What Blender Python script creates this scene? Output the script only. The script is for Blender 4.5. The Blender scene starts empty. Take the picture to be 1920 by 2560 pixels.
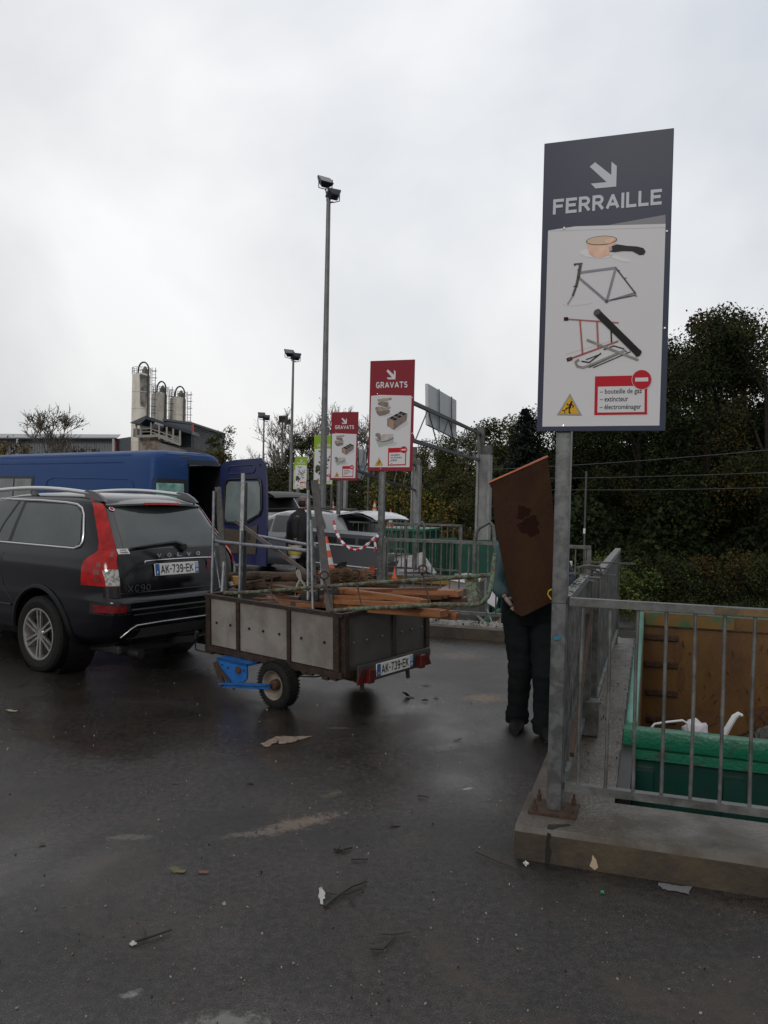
import bpy, bmesh, math, random
from mathutils import Vector, Matrix, Euler
PI = math.pi
rad = math.radians
scene = bpy.context.scene
C = scene.collection
random.seed(7)

# ------------------------------------------------------------------ camera
HC = 1.75
FPX = 2050.0
cam_d = bpy.data.cameras.new('camera')
cam = bpy.data.objects.new('camera', cam_d)
C.objects.link(cam)
pit, rol = rad(.98), rad(1.35)
fw = Vector((0, math.cos(pit), -math.sin(pit)))
u0 = Vector((0, math.sin(pit), math.cos(pit)))
r0 = Vector((1, 0, 0))
cr = r0*math.cos(rol) + u0*math.sin(rol)
cu = u0*math.cos(rol) - r0*math.sin(rol)
M = Matrix((cr, cu, -fw)).transposed().to_4x4()
M.translation = Vector((0, 0, HC))
cam.matrix_world = M
cam_d.sensor_fit = 'VERTICAL'
cam_d.sensor_height = 24.0
cam_d.lens = 24.0*FPX/2560
cam_d.clip_start = .05
cam_d.clip_end = 3000
scene.camera = cam

def ray(x, y):
    return fw + cr*((x-960)/FPX) + cu*((1280-y)/FPX)
def at(x, y, Y):
    d = ray(x, y)
    return Vector((0, 0, HC)) + d*(Y/d.y)
def gz(x, y, z=0):
    d = ray(x, y)
    return Vector((0, 0, HC)) + d*((z-HC)/d.z)

# ------------------------------------------------------------------ world + sun
SUN = Vector((-.40, -.95, .46)).normalized()
W = bpy.data.worlds.new("World")
scene.world = W
W.use_nodes = True
nt = W.node_tree
nt.nodes.clear()
def N(t, **k):
    n = nt.nodes.new(t)
    for a, b in k.items():
        setattr(n, a, b)
    return n
L = nt.links.new
out = N('ShaderNodeOutputWorld')
bg = N('ShaderNodeBackground')
bg.inputs['Strength'].default_value = .10
sky = N('ShaderNodeTexSky', sky_type='NISHITA', sun_disc=False)
sky.sun_elevation = math.asin(SUN.z)
sky.sun_rotation = math.atan2(SUN.x, SUN.y)
sky.air_density = 1.5
sky.dust_density = 3
tc = N('ShaderNodeTexCoord')
mp = N('ShaderNodeMapping')
mp.inputs['Scale'].default_value = (1.25, 1.0, 1.35)
mp.inputs['Rotation'].default_value = (0, .35, .3)
mp.inputs['Location'].default_value = (.35, .2, .55)
n1 = N('ShaderNodeTexNoise')
n1.inputs['Scale'].default_value = 1.5
n1.inputs['Detail'].default_value = 6
n1.inputs['Roughness'].default_value = .47
n1.inputs['Distortion'].default_value = .25
cr1 = N('ShaderNodeValToRGB')
e = cr1.color_ramp.elements
e[0].position = .35; e[0].color = (5.5, 5.8, 6.3, 1)
e[1].position = .66; e[1].color = (9.3, 9.3, 9.35, 1)
m1 = e.new(.50); m1.color = (7.3, 7.4, 7.6, 1)
# cloud deck thins toward the upper middle of the view: brighter there
dirn = N('ShaderNodeVectorMath', operation='DOT_PRODUCT')
dv = Vector((.14, .66, .74)).normalized()
dirn.inputs[1].default_value = dv
br = N('ShaderNodeMapRange')
br.inputs['From Min'].default_value = .35
br.inputs['From Max'].default_value = 1.0
br.inputs['To Min'].default_value = .72
br.inputs['To Max'].default_value = 1.30
mul = N('ShaderNodeVectorMath', operation='SCALE')
mx = N('ShaderNodeMixRGB')
mx.inputs['Fac'].default_value = .93
L(tc.outputs['Generated'], mp.inputs['Vector'])
L(mp.outputs['Vector'], n1.inputs['Vector'])
L(n1.outputs['Fac'], cr1.inputs['Fac'])
L(tc.outputs['Generated'], dirn.inputs[0])
L(dirn.outputs['Value'], br.inputs['Value'])
L(cr1.outputs['Color'], mul.inputs[0])
L(br.outputs['Result'], mul.inputs['Scale'])
L(sky.outputs['Color'], mx.inputs['Color1'])
L(mul.outputs['Vector'], mx.inputs['Color2'])
L(mx.outputs['Color'], bg.inputs['Color'])
L(bg.outputs['Background'], out.inputs['Surface'])

sd = bpy.data.lights.new('sun', 'SUN')
sd.energy = .70
sd.angle = rad(12)
sd.color = (1.0, .955, .90)
so = bpy.data.objects.new('sun', sd)
C.objects.link(so)
so.rotation_euler = SUN.to_track_quat('Z', 'Y').to_euler()

scene.view_settings.view_transform = 'Standard'
scene.view_settings.look = 'None'
scene.view_settings.exposure = 0
scene.view_settings.gamma = 1
scene.render.engine = 'CYCLES'
scene.cycles.max_bounces = 6
scene.cycles.transparent_max_bounces = 12

# ------------------------------------------------------------------ materials
MATS = {}
def mat(name, col, rough=.5, metal=0, col2=None, scale=6, bump=0, bscale=None, rvar=0, coat=0,
        lo=.4, hi=.62, spec=.5, detail=5, stretch=(1, 1, 1), alpha=1, trans=0, coords='Object', dist=0.3):
    if name in MATS:
        return MATS[name]
    m = bpy.data.materials.new(name)
    m.use_nodes = True
    t = m.node_tree
    b = t.nodes['Principled BSDF']
    b.inputs['Base Color'].default_value = (*col, 1)
    b.inputs['Roughness'].default_value = rough
    b.inputs['Metallic'].default_value = metal
    b.inputs['Specular IOR Level'].default_value = spec
    b.inputs['Coat Weight'].default_value = coat
    b.inputs['Coat Roughness'].default_value = .06
    b.inputs['Alpha'].default_value = alpha
    b.inputs['Transmission Weight'].default_value = trans
    if col2 is not None or bump or rvar:
        tc = t.nodes.new('ShaderNodeTexCoord')
        mp = t.nodes.new('ShaderNodeMapping')
        mp.inputs['Scale'].default_value = stretch
        t.links.new(tc.outputs[coords], mp.inputs['Vector'])
        nz = t.nodes.new('ShaderNodeTexNoise')
        nz.inputs['Scale'].default_value = scale
        nz.inputs['Detail'].default_value = detail
        nz.inputs['Roughness'].default_value = .62
        nz.inputs['Distortion'].default_value = dist
        t.links.new(mp.outputs['Vector'], nz.inputs['Vector'])
        if col2 is not None:
            r = t.nodes.new('ShaderNodeValToRGB')
            r.color_ramp.elements[0].position = lo
            r.color_ramp.elements[1].position = hi
            r.color_ramp.elements[0].color = (*col, 1)
            r.color_ramp.elements[1].color = (*col2, 1)
            t.links.new(nz.outputs['Fac'], r.inputs['Fac'])
            t.links.new(r.outputs['Color'], b.inputs['Base Color'])
        if rvar:
            q = t.nodes.new('ShaderNodeMapRange')
            q.inputs['From Min'].default_value = .3
            q.inputs['From Max'].default_value = .7
            q.inputs['To Min'].default_value = max(.02, rough-rvar)
            q.inputs['To Max'].default_value = min(1, rough+rvar)
            t.links.new(nz.outputs['Fac'], q.inputs['Value'])
            t.links.new(q.outputs['Result'], b.inputs['Roughness'])
        if bump:
            n2 = t.nodes.new('ShaderNodeTexNoise')
            n2.inputs['Scale'].default_value = bscale or scale*4
            n2.inputs['Detail'].default_value = 4
            t.links.new(mp.outputs['Vector'], n2.inputs['Vector'])
            bu = t.nodes.new('ShaderNodeBump')
            bu.inputs['Strength'].default_value = bump
            bu.inputs['Distance'].default_value = .02
            t.links.new(n2.outputs['Fac'], bu.inputs['Height'])
            t.links.new(bu.outputs['Normal'], b.inputs['Normal'])
    MATS[name] = m
    return m

galv = mat('galvanised_steel', (.075, .077, .075), .48, .35, (.17, .175, .172), scale=9, lo=.38, hi=.68, rvar=.12, bump=.08, bscale=60)
galvd = mat('dull_steel', (.05, .05, .048), .5, .3, (.115, .113, .11), scale=12, rvar=.12, bump=.1, bscale=60)
polem = mat('lamp_pole_steel', (.12, .125, .13), .5, .3, (.19, .195, .20), scale=3, rvar=.1)
darkm = mat('dark_paint', (.02, .021, .023), .45)
blackm = mat('black_plastic', (.012, .012, .013), .5)
rubber = mat('tyre_rubber', (.008, .008, .008), .75, 0, (.014, .0135, .013), scale=30, bump=.15, spec=.25)
white = mat('white_print', (.70, .70, .72), .33)
white_p = mat('white_paint', (.62, .63, .65), .22, coat=.6)
red_l = mat('lamp_red', (.40, .008, .007), .14, 0, (.24, .004, .004), scale=9, spec=.35)
wine = mat('sign_wine', (.235, .034, .046), .25, spec=.06)
lime = mat('sign_lime', (.24, .38, .045), .25, spec=.06)
greyp = mat('sign_grey', (.054, .062, .094), .25, spec=.06)
glass = mat('tinted_glass', (.035, .045, .045), .06, 0, (.055, .066, .064), scale=1.6, spec=.8)
glass2 = mat('clear_dark_glass', (.06, .075, .07), .06, 0, (.12, .14, .13), scale=2.0, spec=.8)
chrome = mat('chrome', (.75, .75, .77), .18, 1)
alu = mat('brushed_aluminium', (.62, .63, .65), .33, .85)
rimm_ = mat('brake_dusted_rim', (.42, .415, .41), .35, .7, (.26, .25, .24), scale=10)
spang = mat('spangled_galvanised_post', (.095, .10, .102), .45, .35, (.155, .165, .168), scale=15, lo=.42, hi=.60, rvar=.10, bump=.08, bscale=50, detail=3, dist=.5)
rust = mat('rust', (.060, .030, .017), .75, 0, (.032, .018, .012), scale=18, bump=.4)

# ------------------------------------------------------------------ mesh builder
class MB:
    def __init__(s):
        s.v = []; s.f = []; s.m = []
    def add(s, vs, fs, mi=0):
        o = len(s.v)
        s.v += [Vector(p) for p in vs]
        s.f += [tuple(i+o for i in f) for f in fs]
        s.m += [mi]*len(fs)
        return s
    def box(s, c, d, rz=0, mi=0, R=None, bev=0):
        c = Vector(c)
        hx, hy, hz = d[0]/2, d[1]/2, d[2]/2
        if R is None:
            R = Matrix.Rotation(rz, 3, 'Z')
        if bev > 0:
            bm = bmesh.new()
            bmesh.ops.create_cube(bm, size=1)
            for v in bm.verts:
                v.co = Vector((v.co.x*d[0], v.co.y*d[1], v.co.z*d[2]))
            bmesh.ops.bevel(bm, geom=bm.edges[:], offset=bev, segments=2, affect='EDGES', profile=.5)
            bm.verts.index_update()
            vs = [c + R @ v.co for v in bm.verts]
            fs = [tuple(v.index for v in f.verts) for f in bm.faces]
            bm.free()
            return s.add(vs, fs, mi)
        vs = [c + R @ Vector((x, y, z)) for x in (-hx, hx) for y in (-hy, hy) for z in (-hz, hz)]
        fs = [(0, 1, 3, 2), (4, 6, 7, 5), (0, 4, 5, 1), (2, 3, 7, 6), (0, 2, 6, 4), (1, 5, 7, 3)]
        return s.add(vs, fs, mi)
    def bar(s, a, b, w, h=None, mi=0, up=(0, 0, 1)):
        """rectangular bar from a to b"""
        a = Vector(a); b = Vector(b)
        h = h or w
        d = (b-a)
        ln = d.length
        if ln < 1e-6:
            return s
        d.normalize()
        upv = Vector(up)
        if abs(d.dot(upv)) > .98:
            upv = Vector((0, 1, 0))
        x = d.cross(upv).normalized()
        z = x.cross(d).normalized()
        R = Matrix((x, d, z)).transposed()
        return s.box((a+b)/2, (w, ln, h), mi=mi, R=R)
    def tube(s, pts, r, n=8, mi=0, cap=True, rs=None, closed=False):
        pts = [Vector(p) for p in pts]
        k = len(pts)
        rings = []
        prev = None
        for i, p in enumerate(pts):
            if closed:
                d = pts[(i+1) % k]-pts[i-1]
            else:
                d = (pts[min(i+1, k-1)]-pts[max(i-1, 0)])
            d.normalize()
            if prev is None:
                up = Vector((0, 0, 1)) if abs(d.z) < .9 else Vector((1, 0, 0))
                x = d.cross(up).normalized()
            else:
                x = (prev - d*prev.dot(d)).normalized()
            prev = x
            y = d.cross(x)
            rr = rs[i] if rs else r
            rings.append([p + (x*math.cos(t*2*PI/n)+y*math.sin(t*2*PI/n))*rr for t in range(n)])
        vs = [q for g in rings for q in g]
        fs = []
        for i in range(k if closed else k-1):
            j = (i+1) % k
            for t in range(n):
                t2 = (t+1) % n
                fs.append((i*n+t, i*n+t2, j*n+t2, j*n+t))
        if cap and not closed:
            fs.append(tuple(reversed(range(n))))
            fs.append(tuple((k-1)*n+t for t in range(n)))
        return s.add(vs, fs, mi)
    def lathe(s, prof, c=(0, 0, 0), axis='z', n=24, mi=0, close=False):
        c = Vector(c)
        vs = []
        for r, h in prof:
            for t in range(n):
                a = 2*PI*t/n
                x, y = r*math.cos(a), r*math.sin(a)
                q = {'z': (x, y, h), 'x': (h, x, y), 'y': (x, h, y)}[axis]
                vs.append(c+Vector(q))
        fs = []
        k = len(prof)
        for i in range(k if close else k-1):
            j = (i+1) % k
            for t in range(n):
                t2 = (t+1) % n
                f = (i*n+t, i*n+t2, j*n+t2, j*n+t)
                fs.append(f if axis != 'y' else f[::-1])
        return s.add(vs, fs, mi)
    def poly(s, pts, mi=0):
        return s.add(pts, [tuple(range(len(pts)))], mi)
    def prism(s, pts, off, mi=0):
        """polygon extruded by vector off"""
        off = Vector(off)
        k = len(pts)
        pts = [Vector(p) for p in pts]
        vs = pts+[p+off for p in pts]
        fs = [tuple(reversed(range(k))), tuple(range(k, 2*k))]
        fs += [(i, (i+1) % k, (i+1) % k+k, i+k) for i in range(k)]
        return s.add(vs, fs, mi)
    def grid(s, rows, mi=0, closed=False):
        n = len(rows[0]); k = len(rows)
        vs = [p for r in rows for p in r]
        fs = []
        for i in range(k-1):
            for j in range(n if closed else n-1):
                j2 = (j+1) % n
                fs.append((i*n+j, i*n+j2, (i+1)*n+j2, (i+1)*n+j))
        return s.add(vs, fs, mi)

def link(o, parent=None):
    C.objects.link(o)
    if parent is not None:
        o.parent = parent
    return o
def tag(o, label=None, cat=None, group=None, kind=None):
    if label: o['label'] = label
    if cat: o['category'] = cat
    if group: o['group'] = group
    if kind: o['kind'] = kind
    return o
def wmat(o):
    m = o.matrix_basis.copy()
    if o.parent:
        m = wmat(o.parent) @ m
    return m
def obj(name, mb, mats, parent=None, smooth=False, world=False, recenter=None, angle=None, fix=True):
    vs = mb.v
    loc = None
    if world and parent is not None:
        inv = wmat(parent).inverted()
        vs = [inv @ p for p in vs]
    elif parent is None and recenter is not False:
        zs = min(p.z for p in vs)
        cx_ = (min(p.x for p in vs)+max(p.x for p in vs))/2
        cy_ = (min(p.y for p in vs)+max(p.y for p in vs))/2
        loc = Vector((cx_, cy_, zs))
        vs = [p-loc for p in vs]
    me = bpy.data.meshes.new(name)
    me.from_pydata([tuple(p) for p in vs], [], mb.f)
    if not isinstance(mats, (list, tuple)):
        mats = [mats]
    for m in mats:
        me.materials.append(m)
    if len(mats) > 1:
        me.polygons.foreach_set('material_index', mb.m)
    if fix:
        bm = bmesh.new()
        bm.from_mesh(me)
        bmesh.ops.recalc_face_normals(bm, faces=bm.faces[:])
        bm.to_mesh(me)
        bm.free()
    if smooth:
        me.polygons.foreach_set('use_smooth', [True]*len(me.polygons))
        try:
            me.set_sharp_from_angle(angle=rad(angle or 40))
        except Exception:
            pass
    me.update()
    o = bpy.data.objects.new(name, me)
    link(o, parent)
    if loc is not None:
        o.location = loc
    return o
def empty(name, loc, rz=0, label=None, cat=None, group=None, rot=None):
    o = bpy.data.objects.new(name, None)
    o.empty_display_size = .2
    link(o)
    o.location = loc
    o.rotation_euler = rot if rot else (0, 0, rz)
    return tag(o, label, cat, group)
def copy_tree(o, parent=None, loc=None, rz=None, label=None, sc=None):
    c = o.copy()
    C.objects.link(c)
    if parent is not None:
        c.parent = parent
    if loc is not None: c.location = loc
    if rz is not None: c.rotation_euler = (0, 0, rz)
    if sc is not None: c.scale = (sc, sc, sc)
    if label: c['label'] = label
    for ch in o.children:
        copy_tree(ch, c)
    return c
def text_mb(txt, size, pos, ux, uy, off=0, align='CENTER', mi=0, mb=None, sx=1.0, bold=0.0):
    """flat lettering in the plane spanned by ux (right) and uy (up)"""
    cu_ = bpy.data.curves.new('lettering', 'FONT')
    cu_.body = txt
    cu_.size = size
    cu_.align_x = align
    cu_.offset = bold*size
    cu_.resolution_u = 3
    o = bpy.data.objects.new('lettering', cu_)
    C.objects.link(o)
    dg = bpy.context.evaluated_depsgraph_get()
    me = o.evaluated_get(dg).to_mesh()
    pos = Vector(pos); ux = Vector(ux).normalized(); uy = Vector(uy).normalized()
    nn = ux.cross(uy)
    mb = mb or MB()
    mb.add([pos+ux*v.co.x*sx+uy*v.co.y+nn*off for v in me.vertices], [tuple(p.vertices) for p in me.polygons], mi)
    o.evaluated_get(dg).to_mesh_clear()
    bpy.data.objects.remove(o)
    bpy.data.curves.remove(cu_)
    return mb
def _arc(cx_, cy_, rx, ry, a0, a1, n=10):
    return [(cx_+rx*math.cos(rad(a0+(a1-a0)*i/n)), cy_+ry*math.sin(rad(a0+(a1-a0)*i/n))) for i in range(n+1)]
# plain road-sign capitals as centre lines: (width, strokes), height 1
GLY = {
 'F': (.56, [[(0, 0), (0, 1)], [(0, 1), (.56, 1)], [(0, .53), (.48, .53)]]),
 'E': (.58, [[(0, 0), (0, 1)], [(0, 1), (.58, 1)], [(0, .53), (.50, .53)], [(0, 0), (.58, 0)]]),
 'R': (.62, [[(0, 0), (0, 1)], [(0, 1), (.34, 1)]+_arc(.34, .74, .24, .26, 90, -90)+[(0, .48)], [(.30, .48), (.62, 0)]]),
 'A': (.74, [[(0, 0), (.37, 1), (.74, 0)], [(.12, .28), (.62, .28)]]),
 'I': (.0, [[(0, 0), (0, 1)]]),
 'L': (.52, [[(0, 1), (0, 0)], [(0, 0), (.52, 0)]]),
 'G': (.66, [_arc(.34, .68, .32, .32, 50, 180)+_arc(.34, .32, .32, .32, 180, 355)+[(.66, .42)], [(.66, .42), (.42, .42)]]),
 'V': (.74, [[(0, 1), (.37, 0), (.74, 1)]]),
 'T': (.66, [[(0, 1), (.66, 1)], [(.33, 1), (.33, 0)]]),
 'S': (.58, [_arc(.29, .75, .27, .25, 30, 270)+_arc(.29, .25, .29, .25, 90, -150)]),
 'U': (.62, [[(0, 1), (0, .3)]+_arc(.31, .30, .31, .30, 180, 360)+[(.62, 1)]]),
 'X': (.66, [[(0, 0), (.66, 1)], [(0, 1), (.66, 0)]]),
 'K': (.62, [[(0, 0), (0, 1)], [(.60, 1), (.0, .38)], [(.20, .58), (.62, 0)]]),
 '7': (.56, [[(0, 1), (.56, 1), (.18, 0)]]),
 '3': (.54, [_arc(.25, .76, .25, .24, 150, -60)+_arc(.25, .27, .29, .27, 80, -150)]),
 '9': (.56, [_arc(.28, .72, .28, .28, 0, 360, 18), [(.56, .72)]+_arc(.24, .34, .32, .34, 0, -120)]),
 '-': (.22, [[(0, .48), (.22, .48)]]),
 '0': (.54, [_arc(.27, .5, .27, .5, 0, 360, 20)]),
 'C': (.58, [_arc(.32, .68, .30, .32, 30, 180)+_arc(.32, .32, .30, .32, 180, 330)]),
 'O': (.66, [_arc(.33, .5, .33, .5, 0, 360, 20)]),
}
GLY['É'] = (GLY['E'][0], GLY['E'][1]+[[(.18, 1.16), (.40, 1.34)]])
def caps(txt, t=.20, gap=.14):
    """quads of a stroked capital word, normalised to 0..1 in x (y 0..1 is the cap height); returns list of (quad, k)"""
    x = t/2; q = []; k = 0
    for ch in txt:
        w, ss = GLY[ch]
        for s_ in ss:
            for (x0, y0), (x1, y1) in zip(s_, s_[1:]):
                Y0, Y1 = t/2+y0*(1-t), t/2+y1*(1-t)
                X0, X1 = x+x0, x+x1
                l_ = math.hypot(X1-X0, Y1-Y0) or 1e-6
                ux_, uy_ = (X1-X0)/l_, (Y1-Y0)/l_
                e_ = t*.5 if len(s_) == 2 or True else 0
                nx, ny = -uy_*t/2, ux_*t/2
                ext = t*.5 if (len(s_) == 2 and (abs(ux_) > .99 or abs(uy_) > .99)) else t*.22
                q.append(([(X0+nx-ux_*ext, Y0+ny-uy_*ext), (X0-nx-ux_*ext, Y0-ny-uy_*ext), (X1-nx+ux_*ext, Y1-ny+uy_*ext), (X1+nx+ux_*ext, Y1+ny+uy_*ext)], k))
                k = (k+1) % 9
        x += w+t+gap
    W_ = x-gap-t/2
    return [([(a/W_, b) for a, b in p_], k) for p_, k in q]
def boolean(o, cutters, op='DIFFERENCE'):
    for c in cutters:
        md = o.modifiers.new('cut', 'BOOLEAN')
        md.operation = op
        md.solver = 'EXACT'
        md.object = c
    dg = bpy.context.evaluated_depsgraph_get()
    me = bpy.data.meshes.new_from_object(o.evaluated_get(dg))
    o.modifiers.clear()
    old = o.data
    o.data = me
    me.name = old.name
    for c in cutters:
        bpy.data.objects.remove(c)
    return o

# ================================================================== SETTING
TH = rad(-18)
U = Vector((math.cos(TH), math.sin(TH), 0))
V = Vector((-math.sin(TH), math.cos(TH), 0))
Z = Vector((0, 0, 1))
K0 = Vector((.677, 3.992, 0))
TV = Vector((-.95, 6.74, 0))
LV, LU = 6.12, 2.99
KZ = .16            # kerb top
YARD = -2.0         # level of the lower yard

# ---- wet asphalt
def asphalt_mat():
    m = bpy.data.materials.new('wet_asphalt')
    m.use_nodes = True
    t = m.node_tree
    b = t.nodes['Principled BSDF']
    def n(ty, **k):
        q = t.nodes.new(ty)
        for a, v in k.items(): setattr(q, a, v)
        return q
    def noise(sc, det=5, ro=.6, st=(1, 1, 1), dist=0, loc=(0, 0, 0)):
        mpn = n('ShaderNodeMapping')
        mpn.inputs['Scale'].default_value = st
        mpn.inputs['Location'].default_value = loc
        t.links.new(tcn.outputs['Object'], mpn.inputs['Vector'])
        z = n('ShaderNodeTexNoise')
        z.inputs['Scale'].default_value = sc
        z.inputs['Detail'].default_value = det
        z.inputs['Roughness'].default_value = ro
        z.inputs['Distortion'].default_value = dist
        t.links.new(mpn.outputs['Vector'], z.inputs['Vector'])
        return z
    def ramp(src, stops):
        r = n('ShaderNodeValToRGB')
        el = r.color_ramp.elements
        el[0].position, el[0].color = stops[0][0], (*stops[0][1], 1)
        el[1].position, el[1].color = stops[-1][0], (*stops[-1][1], 1)
        for p_, c_ in stops[1:-1]:
            q = el.new(p_); q.color = (*c_, 1)
        t.links.new(src, r.inputs['Fac'])
        return r
    def mixc(f, a, c, ty='MIX'):
        q = n('ShaderNodeMixRGB', blend_type=ty)
        for s_, v in ((q.inputs['Fac'], f), (q.inputs['Color1'], a), (q.inputs['Color2'], c)):
            if isinstance(v, (int, float)): s_.default_value = v
            elif isinstance(v, tuple): s_.default_value = (*v, 1)
            else: t.links.new(v, s_)
        return q
    tcn = n('ShaderNodeTexCoord')
    g = noise(150, 3, .7)
    base = ramp(g.outputs['Fac'], [(.30, (.006, .0054, .0050)), (.50, (.021, .0190, .0175)), (.68, (.080, .073, .067))])
    big = noise(.55, 6, .62, dist=.5)
    bigr = ramp(big.outputs['Fac'], [(.36, (.62, .60, .58)), (.64, (1.35, 1.3, 1.32))])
    mid_ = noise(28, 4, .65, dist=.4)
    midr = ramp(mid_.outputs['Fac'], [(.34, (.48, .48, .48)), (.66, (1.65, 1.60, 1.55))])
    c0_ = mixc(1.0, base.outputs['Color'], midr.outputs['Color'], 'MULTIPLY')
    c1 = mixc(1.0, c0_.outputs['Color'], bigr.outputs['Color'], 'MULTIPLY')
    mud = noise(1.7, 7, .68, dist=.8, loc=(3, 1, 0))
    mudr = ramp(mud.outputs['Fac'], [(.52, (0, 0, 0)), (.70, (.62, .62, .62))])
    c2 = mixc(mudr.outputs['Color'], c1.outputs['Color'], (.062, .043, .030))
    # local dirt smears: ellipses broken up by noise
    brk = noise(19, 6, .72, dist=.5)
    cur = c2.outputs['Color']
    for (px, py), (a_, b_), rot, col, amt in SMEARS:
        mpn = n('ShaderNodeMapping', vector_type='TEXTURE')
        mpn.inputs['Location'].default_value = (px, py, 0)
        mpn.inputs['Rotation'].default_value = (0, 0, rot)
        mpn.inputs['Scale'].default_value = (a_, b_, 1)
        t.links.new(tcn.outputs['Object'], mpn.inputs['Vector'])
        ln = n('ShaderNodeVectorMath', operation='LENGTH')
        t.links.new(mpn.outputs['Vector'], ln.inputs[0])
        ad = n('ShaderNodeMath', operation='SUBTRACT')
        ad.inputs[0].default_value = 1.20
        t.links.new(ln.outputs['Value'], ad.inputs[1])
        ml = n('ShaderNodeMath', operation='MULTIPLY')
        t.links.new(ad.outputs[0], ml.inputs[0])
        t.links.new(brk.outputs['Fac'], ml.inputs[1])
        rr = ramp(ml.outputs[0], [(.38, (0, 0, 0)), (.54, (amt, amt, amt))])
        cur = mixc(rr.outputs['Color'], cur, col).outputs['Color']
    # pale specks of grit
    vo = n('ShaderNodeTexVoronoi')
    vo.inputs['Scale'].default_value = 16
    vo.inputs['Randomness'].default_value = 1
    t.links.new(tcn.outputs['Object'], vo.inputs['Vector'])
    vs = ramp(vo.outputs['Distance'], [(.035, (1, 1, 1)), (.085, (0, 0, 0))])
    vsel = n('ShaderNodeSeparateColor')
    t.links.new(vo.outputs['Color'], vsel.inputs[0])
    vr = ramp(vsel.outputs[0], [(.72, (0, 0, 0)), (.9, (.7, .7, .7))])
    sp = mixc(1.0, vs.outputs['Color'], vr.outputs['Color'], 'MULTIPLY')
    c3 = mixc(sp.outputs['Color'], cur, (.17, .16, .155))
    t.links.new(c3.outputs['Color'], b.inputs['Base Color'])
    # wetness -> roughness
    wet = noise(.42, 5, .6, dist=.4, loc=(7.3, 2.2, 0))
    wr = n('ShaderNodeMapRange')
    wr.inputs['From Min'].default_value = .38
    wr.inputs['From Max'].default_value = .60
    wr.inputs['To Min'].default_value = .11
    wr.inputs['To Max'].default_value = .40
    t.links.new(wet.outputs['Fac'], wr.inputs['Value'])
    t.links.new(wr.outputs['Result'], b.inputs['Roughness'])
    b.inputs['Specular IOR Level'].default_value = .46
    bu = n('ShaderNodeBump')
    bs = n('ShaderNodeMapRange')
    bs.inputs['From Min'].default_value = .38
    bs.inputs['From Max'].default_value = .60
    bs.inputs['To Min'].default_value = .18
    bs.inputs['To Max'].default_value = .75
    t.links.new(wet.outputs['Fac'], bs.inputs['Value'])
    t.links.new(bs.outputs['Result'], bu.inputs['Strength'])
    bu.inputs['Distance'].default_value = .008
    t.links.new(g.outputs['Fac'], bu.inputs['Height'])
    t.links.new(bu.outputs['Normal'], b.inputs['Normal'])
    return m
def g2(x, y):
    p = gz(x, y); return (p.x, p.y)
SMEARS = [
    (g2(740, 2060), (.72, .20), .62, (.17, .125, .095), .9),
    (g2(620, 2085), (.36, .10), .3, (.13, .115, .10), .7),
    (g2(830, 1985), (.24, .10), .9, (.11, .09, .065), .6),
    (g2(320, 2092), (.30, .10), .1, (.13, .12, .105), .6),
    (g2(1110, 1868), (.40, .20), .5, (.13, .105, .10), .6),
    (g2(1210, 1745), (.60, .42), .2, (.16, .105, .055), .9),
    (g2(850, 1820), (.22, .09), 0, (.12, .10, .065), .7),
    (g2(1165, 1972), (.13, .04), .35, (.30, .27, .23), .9),
    (g2(800, 2240), (.03, .09), 0, (.36, .36, .34), .8),
    (g2(570, 2552), (.34, .13), 0, (.17, .168, .155), .85),
    (g2(330, 2485), (.09, .06), .2, (.26, .26, .25), .7),
    (g2(950, 1800), (.9, .25), .1, (.07, .05, .035), .5),
    (g2(1150, 1640), (.95, .6), .2, (.12, .095, .07), .75),
]
asph = asphalt_mat()
K = {i: K0+TV*i for i in range(-2, 9)}
poly = [Vector((-260, -80, 0)), Vector((K[-2].x, -80, 0))]
for i in range(-2, 8):
    poly += [K[i], K[i]+V*LV]
poly += [K[8], Vector((K[8].x, 120, 0)), Vector((-260, 120, 0))]
mb = MB().prism([p+Z*0 for p in poly], (0, 0, -2.6))
o = obj('paved_quay', mb, asph, recenter=False); tag(o, kind='structure')
yardm = mat('yard_asphalt', (.055, .053, .052), .38, 0, (.095, .09, .088), scale=1.2, rvar=.15, bump=.2, bscale=60)
mb = MB().box((0, 400, YARD-.05), (4000, 4000, .1))
o = obj('ground', mb, yardm, recenter=False); tag(o, kind='structure')

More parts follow.
